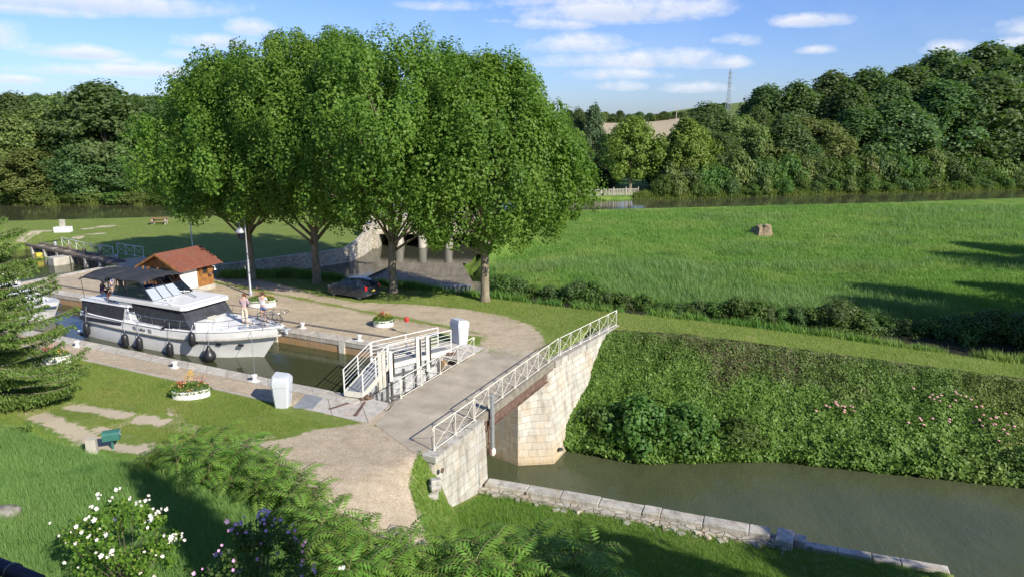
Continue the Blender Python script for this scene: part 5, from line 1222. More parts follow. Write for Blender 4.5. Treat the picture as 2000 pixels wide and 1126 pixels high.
m = MB(); m.box((4.8, .2, 3.02), (.7, 1.6, .35), bev=.05); m.box((3.75, -.2, 3.0), (.6, 2.0, .3), bev=.06); m.build('helm_seats', pmat('blue_cushion', (.05, .08, .22), .8, 0, .1, 4, .1), boat)
m = MB(); m.tube([(5.6, -.5, 3.0), (5.6, -.5, 3.3)], .03, 6); m.lathe([(.2, 0), (.2, .03)], (5.55, -.5, 3.3), 16); m.build('helm_wheel', M_BLK, boat)
def canopy(name, x0, x1, w_, z, sag, droop):
    m = MB(); rings = []
    for i in range(9):
        s = i / 8; x = x0 + (x1 - x0) * s; zz = z - droop * (2 * s - 1) ** 2 + .05 * math.sin(s * 9)
        rings.append([(x, y * w_, zz - sag * y * y + .02 * math.sin(i * 2 + y * 3)) for y in np.linspace(-1, 1, 9)] + [(x, y * w_, zz - sag * y * y - .04 - .05 * abs(y) ** 6) for y in np.linspace(1, -1, 9)])
    m.loft(rings); return m.build(name, M_CANV, boat, 'auto')
canopy('bimini_cover', 2.45, 5.7, 1.48, 4.10, .16, .10); canopy('aft_awning', -.1, 2.4, 1.5, 4.05, .28, .22)
m = MB()
for sg in (-1, 1): m.tube([(.1, sg * 1.4, 2.35), (0.0, sg * 1.42, 3.72)], .02, 6); m.tube([(2.75, sg * 1.45, 2.4), (2.5, sg * 1.42, 3.8)], .02, 6)
m.build('awning_pole', M_CHR, boat)
# mast lying on the roof, hatch, foredeck trunk
m = MB(); m.tube([(6.5, .75, 2.95), (8.2, .25, 2.92)], .035, 6); m.tube([(6.4, .5, 3.0), (6.7, 1.0, 2.95)], .03, 6); m.lathe([(.06, 0), (.09, .1), (.05, .16)], (6.6, .7, 2.9), 8); m.build('folded_mast', M_GALV, boat)
m = MB(); m.lathe([(.09, 0), (.09, .05), (.03, .07)], (7.0, -1.0, 2.8), 10); m.lathe([(.05, 0), (.07, .07)], (7.35, -.85, 2.8), 10); m.build('roof_fittings', M_CHR, boat)
m = MB(); m.hull([(9.3, -1.35, 1.5), (12.3, -1.0, 1.62), (12.9, -.45, 1.68), (12.9, .45, 1.68), (12.3, 1.0, 1.62), (9.3, 1.35, 1.5)], [(9.3, -1.2, 1.86), (12.1, -.88, 1.84), (12.6, -.4, 1.82), (12.6, .4, 1.82), (12.1, .88, 1.84), (9.3, 1.2, 1.86)]); m.build('foredeck_trunk', M_GEL, boat)
m = MB(); m.box((10.0, -.1, 1.92), (.75, .6, .16), bev=.05); m.build('hatch', M_CREAM, boat)
m = MB(); m.lathe([(.22, 0), (.26, .04), (.2, .09)], (7.9, -1.86, 1.46), 14); m.lathe([(.12, 0), (.16, .06), (.08, .12)], (8.25, -1.86, 1.46), 10); m.lathe([(.14, 0), (.18, .09), (.1, .17)], (.8, -1.86, 1.56), 10); m.build('coiled_line', M_BLK, boat)
# pulpit rails
m = MB(); xs = list(np.linspace(4.7, 14.7, 24)); zr = lambda x: hz(x) + (.62 if x < 12 else .62 + (x - 12) * .09)
for sg in (-1, 1): m.tube([(x, sg * (hb(x) * .97 + .02 + max(0, x - 12) * .08), zr(x)) for x in xs] + [(15.35, sg * .30, zr(15))], .017, 6)
m.tube([(15.35, -.30, zr(15)), (15.5, 0, zr(15)), (15.35, .30, zr(15))], .017, 6)
for sg in (-1, 1): m.tube([(x, sg * (hb(x) * .97 + .02 + max(0, x - 12) * .05), hz(x) + .36) for x in np.linspace(12, 14.8, 8)], .012, 5)
m.build('top_handrail', M_CHR, boat, True)
for x in (4.75, 5.9, 7.0, 8.1, 9.3, 10.5, 11.6, 12.6, 13.5, 14.3):
    for sg in (-1, 1):
        m = MB(); m.tube([(x - .22 if 7 < x < 14 else x, sg * hb(x - .22) * .96, hz(x)), (x, sg * (hb(x) * .97 + .02 + max(0, x - 12) * .08), zr(x))], .014, 6); m.build('stanchion', M_CHR, boat)
m = MB(); m.tube([(.2, -1.66, 2.46), (4.5, -1.72, 2.44), (4.6, -1.75, 1.5)], .018, 6)
for x in (.25, 1.5, 3.0): m.tube([(x, -1.66, 2.3), (x, -1.66, 2.46)], .013, 5)
m.tube([(4.75, -1.96, 2.1), (6.0, -1.98, 2.1), (6.0, -1.98, 1.5)], .016, 6)
m.build('aft_rail', M_CHR, boat, True)
m = MB(); m.box((15.05, 0, 1.88), (.7, .34, .10), bev=.03); m.tube([(15.4, -.2, 1.8), (15.45, .2, 1.9)], .04, 6); m.lathe([(.06, 0), (.1, .15), (.04, .3)], (15.35, 0, 1.5), 8); m.build('anchor_roller', M_GALV, boat)
# fenders
def fender(label, x, zc, ball=False, y=None, tilt=0):
    t = frame_thing('fender', label, 'fender', BU + x, BN + (y if y is not None else -(hb(x) + .22)), WU + zc, group='black fenders hanging on the cruiser')
    m = MB()
    if ball: m.lathe([(.0, -.36), (.2, -.32), (.34, -.17), (.38, .0), (.33, .17), (.2, .33), (.1, .5), (.06, .62)], seg=18)
    else: m.lathe([(.0, -.42), (.12, -.39), (.19, -.28), (.2, .0), (.19, .25), (.12, .37), (.06, .41), (.05, .48)], seg=16)
    m.build('body', M_BLK, t, True)
    m = MB(); m.tube([(0, 0, .45), (0, .16, hz(x) - zc + .5)], .012, 5); m.build('rope', M_GALV, t); return t
fender('black fender hanging at the stern corner of the cruiser', 1.0, .62); fender('black fender third from the stern hanging low below the name', 4.75, .42)
fender('black fender just right of the one below the side door', 6.0, .40); fender('black fender amidships half down the hull under the window canvas', 8.55, .38)
fender('black fender hanging high against the rub rail near the portholes', 10.35, 1.22); fender('large round teardrop fender near the bow touching the water', 11.35, .32, True)
# bicycles stowed flat on the bow
def bicycle(label, x, y, z, rz, tilt, col):
    t = frame_thing('bicycle', label, 'bicycle', BU + x, BN + y, WU + z, rz, 'bicycles stowed on the bow'); R = Matrix.Rotation(tilt, 4, 'X')
    fr = pmat('bike_paint', col, .4, .2, .1, 8, 0)
    for wx in (-.48, .48):
        m = MB(); m.tube([(R @ Vector((wx + .31 * math.cos(a), 0, .32 + .31 * math.sin(a)))) for a in np.linspace(0, 2 * math.pi, 25)], .022, 6, caps=False)
        for a in np.linspace(0, math.pi, 6)[:-1]: m.tube([R @ Vector((wx + .3 * math.cos(a), 0, .32 + .3 * math.sin(a))), R @ Vector((wx - .3 * math.cos(a), 0, .32 - .3 * math.sin(a)))], .005, 4)
        m.build('wheel', M_BLK, t)
    m = MB()
    for a, b2 in (((-.48, .32), (-.1, .3)), ((-.48, .32), (-.18, .72)), ((-.1, .3), (-.18, .78)), ((-.1, .3), (.32, .68)), ((-.18, .7), (.32, .72)), ((.32, .74), (.48, .32))): m.tube([R @ Vector((a[0], 0, a[1])), R @ Vector((b2[0], 0, b2[1]))], .018, 6)
    m.build('frame', fr, t)
    m = MB(); m.tube([R @ Vector((.3, -.26, .86)), R @ Vector((.34, 0, .84)), R @ Vector((.3, .26, .86))], .014, 6); m.tube([R @ Vector((.34, 0, .84)), R @ Vector((.32, 0, .72))], .014, 6); m.build('handlebar', M_CHR, t)
    m = MB(); c_ = R @ Vector((-.2, 0, .82)); m.box(tuple(c_), (.24, .12, .05), bev=.02); m.build('saddle', M_BLK, t)
bicycle('dark bicycle lying on the bow with a yellow frame', 13.3, -.1, 1.95, .1, 1.25, (.55, .42, .05)); bicycle('black bicycle lying on the bow nearest the anchor', 14.0, .25, 2.0, -.25, 1.05, (.03, .03, .035)); bicycle('grey bicycle leaning on the bow rail behind the others', 13.7, .55, 1.95, .2, .35, (.2, .22, .26))
# pennant on the stern and mooring lines
t = frame_thing('flag', 'limp white flag on a short pole at the stern of the cruiser', 'flag', BU - .4, BN + .9, WU + 1.6)
m = MB(); m.tube([(0, 0, 0), (-.45, 0, 1.7)], .018, 6); m.build('pole', M_WOODOLD, t)
m = MB(); m.loft([[(-.46 + .03 * i - .1 * s, .05 * math.sin(s * 5 + i), 1.68 - s * 1.25 - .02 * i) for i in range(5)] + [(-.46 + .03 * i - .1 * s, .05 * math.sin(s * 5 + i) + .012, 1.68 - s * 1.25 - .02 * i) for i in range(4, -1, -1)] for s in np.linspace(0, 1, 7)]); m.build('cloth', M_WHITE, t)
def rope(label, a, b_, sag, mt_=M_DARK, r_=.018, nm='mooring_line'):
    a = Vector(a); b_ = Vector(b_); m = MB(); m.tube([a.lerp(b_, s) + Vector((0, 0, -sag * 4 * s * (1 - s))) for s in np.linspace(0, 1, 14)], r_, 6); o = m.build(nm, mt_); setp(o, label, 'rope')
rope('dark mooring line from the cruiser bow rail to the bollard on the far quay', W(BU + 14.2, BN + .5, WU + 1.9), W(-30.3, 32.6, .3), .25)
rope('pale mooring line from the cruiser bow to the near quay bollard', W(BU + 13.6, BN - .9, WU + 1.8), W(-25.9, 24.35, .3), .35, M_GALV, .012)

# second boat, mostly behind the spruce
b2 = frame_thing('white_motor_boat', 'smaller white motor boat moored behind the spruce with its bow towards the cruiser', 'boat', -56.8, 28.3, WU, .02)
ST2 = [(0, 1.4, 1.3, 1.0), (2, 1.55, 1.45, 1.0), (5, 1.55, 1.35, 1.05), (7.2, 1.1, .7, 1.2), (8.6, .45, .15, 1.35), (9.2, .05, .02, 1.4)]
L_ = 9.2; m = MB(); m.loft(hull_rings(ST2, 1.2)); m.build('hull', M_GEL, b2, 'auto')
hb2 = lambda x: np.interp(x, [s[0] for s in ST2], [s[1] for s in ST2]); m = MB()
for sg in (-1, 1): m.tube([(x, sg * (hb2(x) + .02), np.interp(x, [s[0] for s in ST2], [s[3] for s in ST2]) - .3) for x in np.linspace(0, 9.1, 20)], .05, 6)
m.build('rub_rail', pmat('blue_rub', (.06, .09, .2), .5), b2)
m = MB(); m.hull([(1.5, -1.25, .95), (7.3, -.75, 1.1), (7.3, .75, 1.1), (1.5, 1.25, .95)], [(1.7, -1.1, 1.75), (5.0, -.95, 1.75), (5.0, .95, 1.75), (1.7, 1.1, 1.75)]); m.build('cabin', M_GEL, b2)
m = MB(); m.hull([(2.0, -1.26, 1.25), (5.6, -1.07, 1.3), (5.6, 1.07, 1.3), (2.0, 1.26, 1.25)], [(2.1, -1.17, 1.58), (5.15, -1.02, 1.58), (5.15, 1.02, 1.58), (2.1, 1.17, 1.58)]); m.build('windows', M_GLASS, b2)
m = MB(); m.tube([(5.5, -1.4, 1.7), (7.5, -1.0, 1.8), (8.9, -.2, 1.95), (8.9, .2, 1.95), (7.5, 1.0, 1.8), (5.5, 1.4, 1.7)], .016, 6)
for x in (5.6, 7.2, 8.3): m.tube([(x, -hb2(x), 1.1), (x, -hb2(x) + .05, 1.78)], .014, 5)
m.build('bow_rail', M_CHR, b2)
b3 = frame_thing('covered_boat', 'boat under a ribbed white tarpaulin lying at the corner of the far quay', 'boat', -63.5, 32.0, WU, -.1)
L_ = 6; m = MB(); m.loft(hull_rings([(0, 1.1, 1.0, .8), (3, 1.2, 1.1, .8), (5, .8, .5, .95), (6, .05, .02, 1.1)], .8)); m.build('hull', M_GEL, b3, 'auto')
m = MB(); rings = []
for i in range(17):
    x = .2 + i * .33; w_ = np.interp(x, [0, 3, 5, 6], [1.15, 1.25, .85, .2]); h_ = np.interp(x, [0, 3, 5.6], [1.3, 2.0, 1.1]) - (.06 if i % 2 else 0)
    rings.append([(x, -w_, .8), (x, -w_ * .8, .8 + (h_ - .3) * .6), (x, 0, .5 + h_), (x, w_ * .8, .8 + (h_ - .3) * .6), (x, w_, .8)])
m.loft(rings); m.build('tarpaulin', M_WHITE, b3, 'auto')

# ================================================================== car
def car(label, loc, rz):
    t = thing('parked_car', label, 'car', loc, rz)
    paint = pmat('car_paint', (.045, .055, .068), .25, .3, .08, 2, 0, spec=.6); glass = M_GLASS
    # body stations: x, half width, z low, z belt, z top-of-body
    P = [(-1.92, .60, .32, .60, .66), (-1.85, .72, .22, .62, .72), (-1.5, .80, .20, .64, .84), (-1.0, .82, .20, .66, .92), (-.6, .82, .20, .68, .96), (.2, .82, .20, .70, .97), (1.0, .82, .20, .72, .98), (1.5, .81, .22, .74, 1.0), (1.80, .76, .28, .72, .98), (1.90, .66, .36, .66, .86)]
    m = MB(); m.loft([[(x, -w, zl), (x, -w * 1.0, (zl + zb) / 2), (x, -w * .99, zb), (x, -w * .90, zt), (x, 0, zt + .03), (x, w * .90, zt), (x, w * .99, zb), (x, w, (zl + zb) / 2), (x, w, zl)] for x, w, zl, zb, zt in P])
    m.build('body', paint, t, 'auto')
    G = [(-.95, .70, .92, .935), (-.25, .62, .95, 1.36), (.35, .60, .97, 1.43), (1.0, .60, .97, 1.40), (1.45, .58, .98, 1.30), (1.84, .60, .94, .97)]
    m = MB(); m.loft([[(x, -.745 if x > -.9 else -.7, zb), (x, -w + .0, zt - .03), (x, -w * .85, zt), (x, w * .85, zt), (x, w, zt - .03), (x, .745 if x > -.9 else .7, zb)] for x, w, zb, zt in G]); m.build('cabin_glass', glass, t, 'auto')
    m = MB(); m.loft([[(x, -w * 1.0, zt - .035), (x, -w * .86, zt + .012), (x, w * .86, zt + .012), (x, w, zt - .035)] for x, w, zb, zt in G[1:5]])
    m.build('roof', paint, t, 'auto')
    m = MB()
    for sg in (-1, 1):
        for (x0, x1, z1, w1) in ((-.92, -.25, 1.36, .62), (.28, .28, 1.42, .60), (1.02, 1.02, 1.39, .60), (1.78, 1.42, 1.30, .58)): q_ = MB(); q_.tube([(x0, sg * .75, .95), (x1, sg * (w1 + .01), z1 - .02)], .04, 6); q_.build('pillar', paint, t)
    m.hull([(1.02, -.76, .96), (1.75, -.76, .96), (1.42, -.595, 1.30), (1.05, -.61, 1.38)], [(1.02, -.745, .96), (1.75, -.745, .96), (1.42, -.58, 1.30), (1.05, -.595, 1.38)])
    m.build('rear_quarter', paint, t); m = MB()
    m.hull([(1.02, .745, .96), (1.75, .745, .96), (1.42, .58, 1.30), (1.05, .595, 1.38)], [(1.02, .76, .96), (1.75, .76, .96), (1.42, .595, 1.30), (1.05, .61, 1.38)])
    m.build('rear_quarter', paint, t)
    for sx in (-1.22, 1.22):
        for sg in (-1, 1):
            wl = bpy.data.objects.new('wheel', None); COL.objects.link(wl); wl.parent = t; wl.location = (sx, sg * .73, .30)
            m = MB(); m.tube([(.24 * math.cos(a), 0, .24 * math.sin(a)) for a in np.linspace(0, 2 * math.pi, 25)], .075, 8, caps=False); m.build('tyre', M_BLK, wl, True)
            m = MB()
            for a in np.linspace(0, 2 * math.pi, 9)[:-1]: m.box((.1 * math.cos(a), sg * .06, .1 * math.sin(a)), (.17, .03, .05), ry=-a)
            m.tube([(.19 * math.cos(a), sg * .06, .19 * math.sin(a)) for a in np.linspace(0, 2 * math.pi, 21)], .02, 6, caps=False); m.box((0, sg * .06, 0), (.09, .04, .09), bev=.02); m.build('rim', M_CHR, wl)
            m = MB(); m.tube([(sx + .345 * math.cos(a), sg * .805, .31 + .345 * math.sin(a)) for a in np.linspace(0, math.pi, 13)], .03, 6); m.build('wheel_arch', M_DARK, t)
    red = pmat('tail_lamp', (.55, .02, .02), .2, 0, .05, 8, 0)
    for sg in (-1, 1):
        m = MB(); m.box((1.80, sg * .66, .86), (.16, .22, .26), bev=.04, rz=sg * -.3); m.build('tail_light', red, t)
        m = MB(); m.box((-1.72, sg * .6, .68), (.22, .26, .14), bev=.04); m.build('headlight', M_PANE, t)
        m = MB(); m.box((-.72, sg * .84, .98), (.12, .14, .1), bev=.03); m.build('mirror', paint, t)
    m = MB(); m.box((1.915, 0, .64), (.02, .46, .1)); m.build('number_plate', pmat('plate_yellow', (.65, .5, .08), .5), t)
    m = MB(); m.box((1.86, 0, .42), (.14, 1.45, .2), bev=.05); m.box((-1.86, 0, .38), (.14, 1.3, .18), bev=.05)
    m.box((0, -.835, .50), (1.7, .02, .05)); m.box((0, .835, .5), (1.7, .02, .05)); m.build('bumper', pmat('bumper', (.06, .065, .075), .5), t)
    m = MB(); m.box((-.05, -.835, .8), (.14, .02, .025)); m.box((.75, -.835, .82), (.14, .02, .025)); m.build('door_handle', M_DARK, t)
    m = MB()
    for x in (-.62, .25, .98): m.box((x, -.826, .62), (.012, .012, .6))
    m.build('door_seam', M_DARK, t)
a, b_ = W(-34.35, 40.75), W(-31.1, 40.65)
car('dark grey hatchback parked on the gravel under the plane trees', ((a.x + b_.x) / 2, (a.y + b_.y) / 2, 0), math.atan2(b_.y - a.y, b_.x - a.x) - .04)

# ================================================================== wooden kiosk
def shed():
    t = frame_thing('wooden_kiosk', 'small wooden kiosk with a red tiled gable roof beside the cruiser', 'kiosk', -45.55, 36.5, 0, math.pi / 2 + .03)
    wood = pmat('varnished_boards', (.36, .17, .055), .55, 0, .25, 3, .3, 20, .3, (.16, .07, .03, .5)); L, Wd = 1.55, 1.65      # half length along u, half width along n
    m, tt, bb = mat('roof_tiles'); co = tt.coord(); br = tt.new('ShaderNodeTexBrick'); tt.l.new(co, br.inputs['Vector']); br.inputs['Scale'].default_value = 1; br.inputs['Brick Width'].default_value = .22; br.inputs['Row Height'].default_value = .16; br.inputs['Mortar Size'].default_value = .012
    br.inputs['Color1'].default_value = (.20, .065, .042, 1); br.inputs['Color2'].default_value = (.27, .09, .052, 1); br.inputs['Mortar'].default_value = (.16, .05, .035, 1)
    tt.put(bb.inputs['Base Color'], tt.mix(tt.ramp(tt.noise(1.2, 5, .6, co), [(.4, 0), (.7, .6)]), br.outputs[0], (.20, .10, .075))); bb.inputs['Roughness'].default_value = .85; tt.put(bb.inputs['Normal'], tt.bump(br.outputs['Fac'], .6, .03)); tile = m
    m = MB(); m.prism([(-L, -Wd), (L, -Wd), (L, Wd), (-L, Wd)], .35, 2.15)
    m.hull([(-L, -Wd, 2.15), (-L, Wd, 2.15), (-L, 0, 2.95)], [(L, -Wd, 2.15), (L, Wd, 2.15), (L, 0, 2.95)]); m.build('wall', wood, t)
    m = MB(); m.box((0, 0, .17), (2 * L + .1, 2 * Wd + .1, .36)); m.build('plinth', M_CONC, t)
    for sg in (-1, 1):
        m = MB(); o1 = .55; m.hull([(-L - .5, sg * (Wd + o1), 1.92), (L + .45, sg * (Wd + o1), 1.92), (L + .45, 0, 3.02), (-L - .5, 0, 3.02)], [(-L - .5, sg * (Wd + o1), 2.01), (L + .45, sg * (Wd + o1), 2.01), (L + .45, 0, 3.11), (-L - .5, 0, 3.11)]); m.build('roof', tile, t)
        for xx in (-L - .52, L + .47):
            m = MB(); m.hull([(xx - .02, sg * (Wd + .57), 1.86), (xx + .02, sg * (Wd + .57), 1.86), (xx + .02, 0, 2.96), (xx - .02, 0, 2.96)], [(xx - .02, sg * (Wd + .57), 2.02), (xx + .02, sg * (Wd + .57), 2.02), (xx + .02, 0, 3.12), (xx - .02, 0, 3.12)]); m.build('barge_board', wood, t)
    m = MB(); m.box((-.75, -Wd - .02, 1.25), (1.5, .05, 1.75)); m.build('shutter', M_WHITE, t)
    m = MB(); m.box((-L - .01, .3, 1.45), (.04, 1.9, 1.0)); m.build('service_hatch', M_DARK, t)
    m = MB(); m.box((.75, -Wd - .02, 1.55), (.36, .04, .5)); m.build('window', M_DARK, t)
    for y in (.38, 1.12): m = MB(); m.box((y, -Wd - .06, 1.55), (.34, .04, .6), rz=.25); m.build('window_shutter', wood, t)
    m = MB(); m.tube([(1.0, -Wd - .05, 2.0), (1.3, -Wd - .5, 1.75), (1.3, -Wd - .5, 1.6)], .02, 6); m.lathe([(.1, 0), (.05, .12)], (1.3, -Wd - .5, 1.5), 10); m.build('wall_lamp', M_WHITE, t)
    m = MB(); m.lathe([(.13, 0), (.17, .1), (.05, .18)], (1.15, -Wd - .14, 1.1), 8); m.build('hanging_pot', M_RUST, t)
    m = MB()
    for y in (-1.5, 0, 1.5): m.box((-L - .40, y, 1.05), (.08, .08, 2.1))
    m.box((-L - .38, 1.1, 1.5), (.04, .5, .7)); m.build('porch_post', wood, t)
shed()

# ================================================================== lamp, flagpole, planters, bollards, small things
lamp = at(490, 576)
t = thing('street_lamp', 'tall grey street lamp with a curled top and hanging lantern at the yard edge', 'street lamp', lamp, ROT)
m = MB(); m.lathe([(.13, 0), (.13, .3), (.08, .4), (.075, 2.6), (.05, 2.7), (.04, 5.2)], (0, 0, 0), 12); m.build('pole', M_GALV, t, 'auto')
m = MB(); pts = [(0, 0, 5.2)] + [(-.48 + .48 * math.cos(a), 0, 5.55 + .42 * math.sin(a)) for a in np.linspace(0, math.pi, 11)] + [(-.85, 0, 5.3), (-.62, 0, 5.15), (-.45, 0, 5.25), (-.5, 0, 5.4)]; m.tube(pts, .026, 7)
m.tube([(-.58, 0, 5.15), (-.5, 0, 4.95)], .02, 6); m.build('curled_arm', M_GALV, t, True)
m = MB(); m.lathe([(.05, .36), (.2, .30), (.32, .12), (.34, 0), (.33, -.03)], (-.5, 0, 4.6), 14); m.build('lantern_hood', M_GALV, t, 'auto')
m = MB(); m.lathe([(.30, 0), (.2, -.42), (.08, -.5)], (-.5, 0, 4.58), 8); m.build('lantern_glass', M_GLASS, t)
fp = at(378, 500); t = thing('flagpole', 'thin bare white pole standing behind the wooden kiosk', 'pole', fp, 0); m = MB(); m.lathe([(.06, 0), (.05, 3), (.03, 5.2)], (0, 0, 0), 8); m.lathe([(.05, 0), (.05, .06)], (0, 0, 5.2), 8); m.build('pole', M_WHITE, t)
L_PLF = leaf_mat('planter_leaves', (.07, .15, .025), (.17, .28, .05), (.4, .38, .08), .3, objvar=0)
M_RED = pmat('red_petals', (.42, .05, .04), .6, 0, .3, 20, 0); M_SAL = pmat('salmon_petals', (.75, .33, .16), .6, 0, .3, 20, 0); M_YEL = pmat('yellow_petals', (.75, .45, .05), .6, 0, .3, 20, 0)
def planter(label, loc, rz, a_, b_, h_, seed, tall=False):
    t = thing('flower_tub', label, 'planter', loc, rz, 'white oval flower tubs'); r = np.random.default_rng(seed)
    m = MB(); m.lathe([(.92, 0), (1, .03), (1, h_), (.94, h_), (.93, h_ - .05)], (0, 0, 0), 28, a_, b_); m.build('tub', M_WHITE, t, 'auto')
    m = MB(); m.lathe([(.93, 0), (.93, .02)], (0, 0, h_ - .08), 20, a_, b_); m.build('soil', pmat('soil', (.05, .035, .02), .9) if 'soil' not in bpy.data.materials else bpy.data.materials['soil'], t)
    k = 1500; ang = r.uniform(0, 2 * np.pi, k); rr = np.sqrt(r.uniform(0, 1, k)) * 1.12; P = np.stack([rr * np.cos(ang) * a_, rr * np.sin(ang) * b_, h_ + (.36 - .26 * rr ** 2) * r.uniform(.1, 1.1, k) - .1 * (rr > 1)], 1)
    V, F = leaves_geo(P, r.normal(size=P.shape) + [0, 0, .8], .085 * r.uniform(.6, 1.4, k), .6, r); np_mesh('plants', V, F, L_PLF, t, {'rnd': np.repeat(r.uniform(0, 1, k), 4)})
    for mt_, ctr, cnt, sp in ((M_RED, [(-.45, 0, .32), (.55, .05, .3)] if tall else [(-.05, 0, .36)], 70, .17), (M_SAL, [(0, 0, .22)], 60, .42), (M_YEL, [(0, 0, .6), (0.02, 0, .8)] if tall else [(.45, 0, .2)], 60, .13 if tall else .2)):
        C = np.array(ctr)[r.integers(0, len(ctr), cnt)]; P = C * [a_, b_, 1] + r.normal(size=(cnt, 3)) * np.array([sp * a_, sp * b_ * 1.3, sp * .7]) + [0, 0, h_]; P[:, 2] = np.maximum(P[:, 2], h_ + .05)
        V, F = leaves_geo(P, r.normal(size=P.shape) + [0, -.6, .8], .075, .9, r); np_mesh('blossoms', V, F, mt_, t)
planter('white oval flower tub with red and golden flowers on the near lawn', at(374, 775), math.radians(14), .83, .45, .40, 1, True)
planter('white oval flower tub at the left edge under the spruce branches', at(98, 708), math.radians(8), 1.05, .5, .42, 2)
planter('round white flower tub with red and green flowers in front of the lock gate', at(749, 636), .1, .62, .5, .42, 3)
planter('white flower tub behind the two people on the cruiser bow', at(512, 598), .1, .95, .5, .46, 4)
def bollard(label, loc):
    t = thing('bollard', label, 'bollard', loc, ROT, 'white mooring bollards'); m = MB(); m.lathe([(.17, 0), (.17, .04), (.10, .08), (.09, .22), (.15, .28), (.15, .34), (.05, .37)], (0, 0, 0), 14); m.build('post', M_WHITE, t, 'auto'); m = MB(); m.box((0, 0, .02), (.42, .3, .04), bev=.01); m.build('base_plate', M_WHITE, t)
bollard('white bollard on the near quay path beside the flower tub', W(-31.2, 24.05, .0)); bollard('white bollard on the near quay by the cruiser stern', W(-39.2, 24.1, 0)); bollard('white bollard on the near quay left of the near cabinet', W(-25.9, 24.3, .05))
bollard('white bollard on the far quay in front of the cruiser bow', W(-30.3, 32.6, 0)); bollard('low white bollard on the far quay near the lock gate', W(-25.45, 31.95, .05))
# red lifebuoy box on a post
p = at(795, 652); t = thing('call_box', 'small red box on a thin post between the flower tub and the gate', 'box', p, ROT); m = MB(); m.tube([(0, 0, 0), (0, 0, .95)], .025, 6); m.build('post', M_GALV, t); m = MB(); m.lathe([(.14, 0), (.15, .05), (.15, .2), (.1, .27)], (0, 0, .8), 8); m.build('box', pmat('red_paint', (.55, .05, .04), .45), t)
# mailbox and stone post
p = at_g(221, 876); t = thing('mailbox', 'dark green metal mailbox on a short post in the grass', 'mailbox', p, .35)
mg = pmat('green_paint', (.045, .17, .14), .45, 0, .12, 4, .1, 30, .4); m = MB(); m.box((0, 0, .15), (.07, .07, .6)); m.build('post', mg, t)
m = MB(); rings = []
for x in (-.3, .3): rings.append([(x, -.2, .42), (x, -.2, .66), (x, -.17, .74), (x, 0, .78), (x, .17, .74), (x, .2, .66), (x, .2, .42)])
m.loft(rings); m.build('box', mg, t); m = MB(); m.box((.312, 0, .69), (.02, .3, .03)); m.box((.312, .02, .58), (.02, .06, .06)); m.build('slot', M_PANE, t)
p = at_g(181, 884); t = thing('stone_post', 'short square stone boundary post beside the green mailbox', 'post', p, .3); m = MB(); m.hull([(-.2, -.17, -.3), (.2, -.17, -.3), (.2, .17, -.3), (-.2, .17, -.3)], [(-.16, -.14, .62), (.17, -.14, .58), (.17, .13, .56), (-.15, .14, .62)]); o = m.build('shaft', M_CONC, t)
p = at_g(12, 1008); m = MB(); bmesh.ops.create_icosphere(m.bm, subdivisions=3, radius=.36)
for v in m.bm.verts: v.co = v.co * (1 + .25 * (vnoise(v.co.x * 4 + 5, v.co.y * 4 + v.co.z * 3, 3) - .5)); v.co.z *= .62; v.co.x *= 1.25
o = m.build('boulder', pmat('boulder_stone', (.30, .28, .24), .9, 0, .3, 5, .5, 20, .1, (.08, .07, .05, .7), dist=.04), None, True, loc=p + Vector((0, 0, .12))); setp(o, 'weathered grey boulder in the grass at the left border', 'rock')
# stump
p = at_g(1488, 458); m = MB(); m.lathe([(1.25, -.3), (1.0, .1), (.85, .6), (.8, 1.0), (.4, 1.15), (.1, .95)], (0, 0, 0), 18, 1.25, 1)
for v in m.bm.verts:
    a = math.atan2(v.co.y, v.co.x); f = 1 + .22 * math.sin(a * 5) + .1 * math.sin(a * 9 + 1); v.co.x *= f; v.co.y *= f; v.co.z += .18 * math.sin(a * 4) * (v.co.z > .5)
o = m.build('tree_stump', pmat('stump_wood', (.33, .26, .17), .9, 0, .3, 4, .8, 12, .1, (.12, .09, .06, .7), dist=.05), None, 'auto', loc=p); setp(o, 'old pale tree stump standing alone in the green meadow', 'tree stump')
# picnic table, monument
p = at(312, 438); t = thing('picnic_table', 'wooden picnic table on the far left lawn at the edge of the plane foliage', 'picnic table', p, .15); wd = pmat('table_wood', (.34, .17, .08), .8, 0, .2, 4, .2)
m = MB(); m.box((0, 0, .78), (2.0, .8, .06)); m.build('tabletop', wd, t)
for sg in (-1, 1): m = MB(); m.box((0, sg * .75, .46), (2.0, .28, .05)); m.build('bench', wd, t)
for x in (-.75, .75): m = MB(); m.box((x, 0, .42), (.12, 1.7, .08)); m.box((x, .3, .4), (.12, .1, .85), rx=.35); m.box((x, -.3, .4), (.12, .1, .85), rx=-.35); m.build('leg', M_CONC, t)
p = at(124, 453); t = thing('stone_marker', 'pale stone marker on a low white block on the far left lawn', 'monument', p, .1); m = MB(); m.box((0, 0, .25), (1.7, .9, .7), bev=.03); m.build('base_block', M_WHITE, t); m = MB(); m.box((.0, 0, 1.0), (.55, .35, .85), bev=.05, ry=.06); m.build('upright_stone', M_CONC, t)
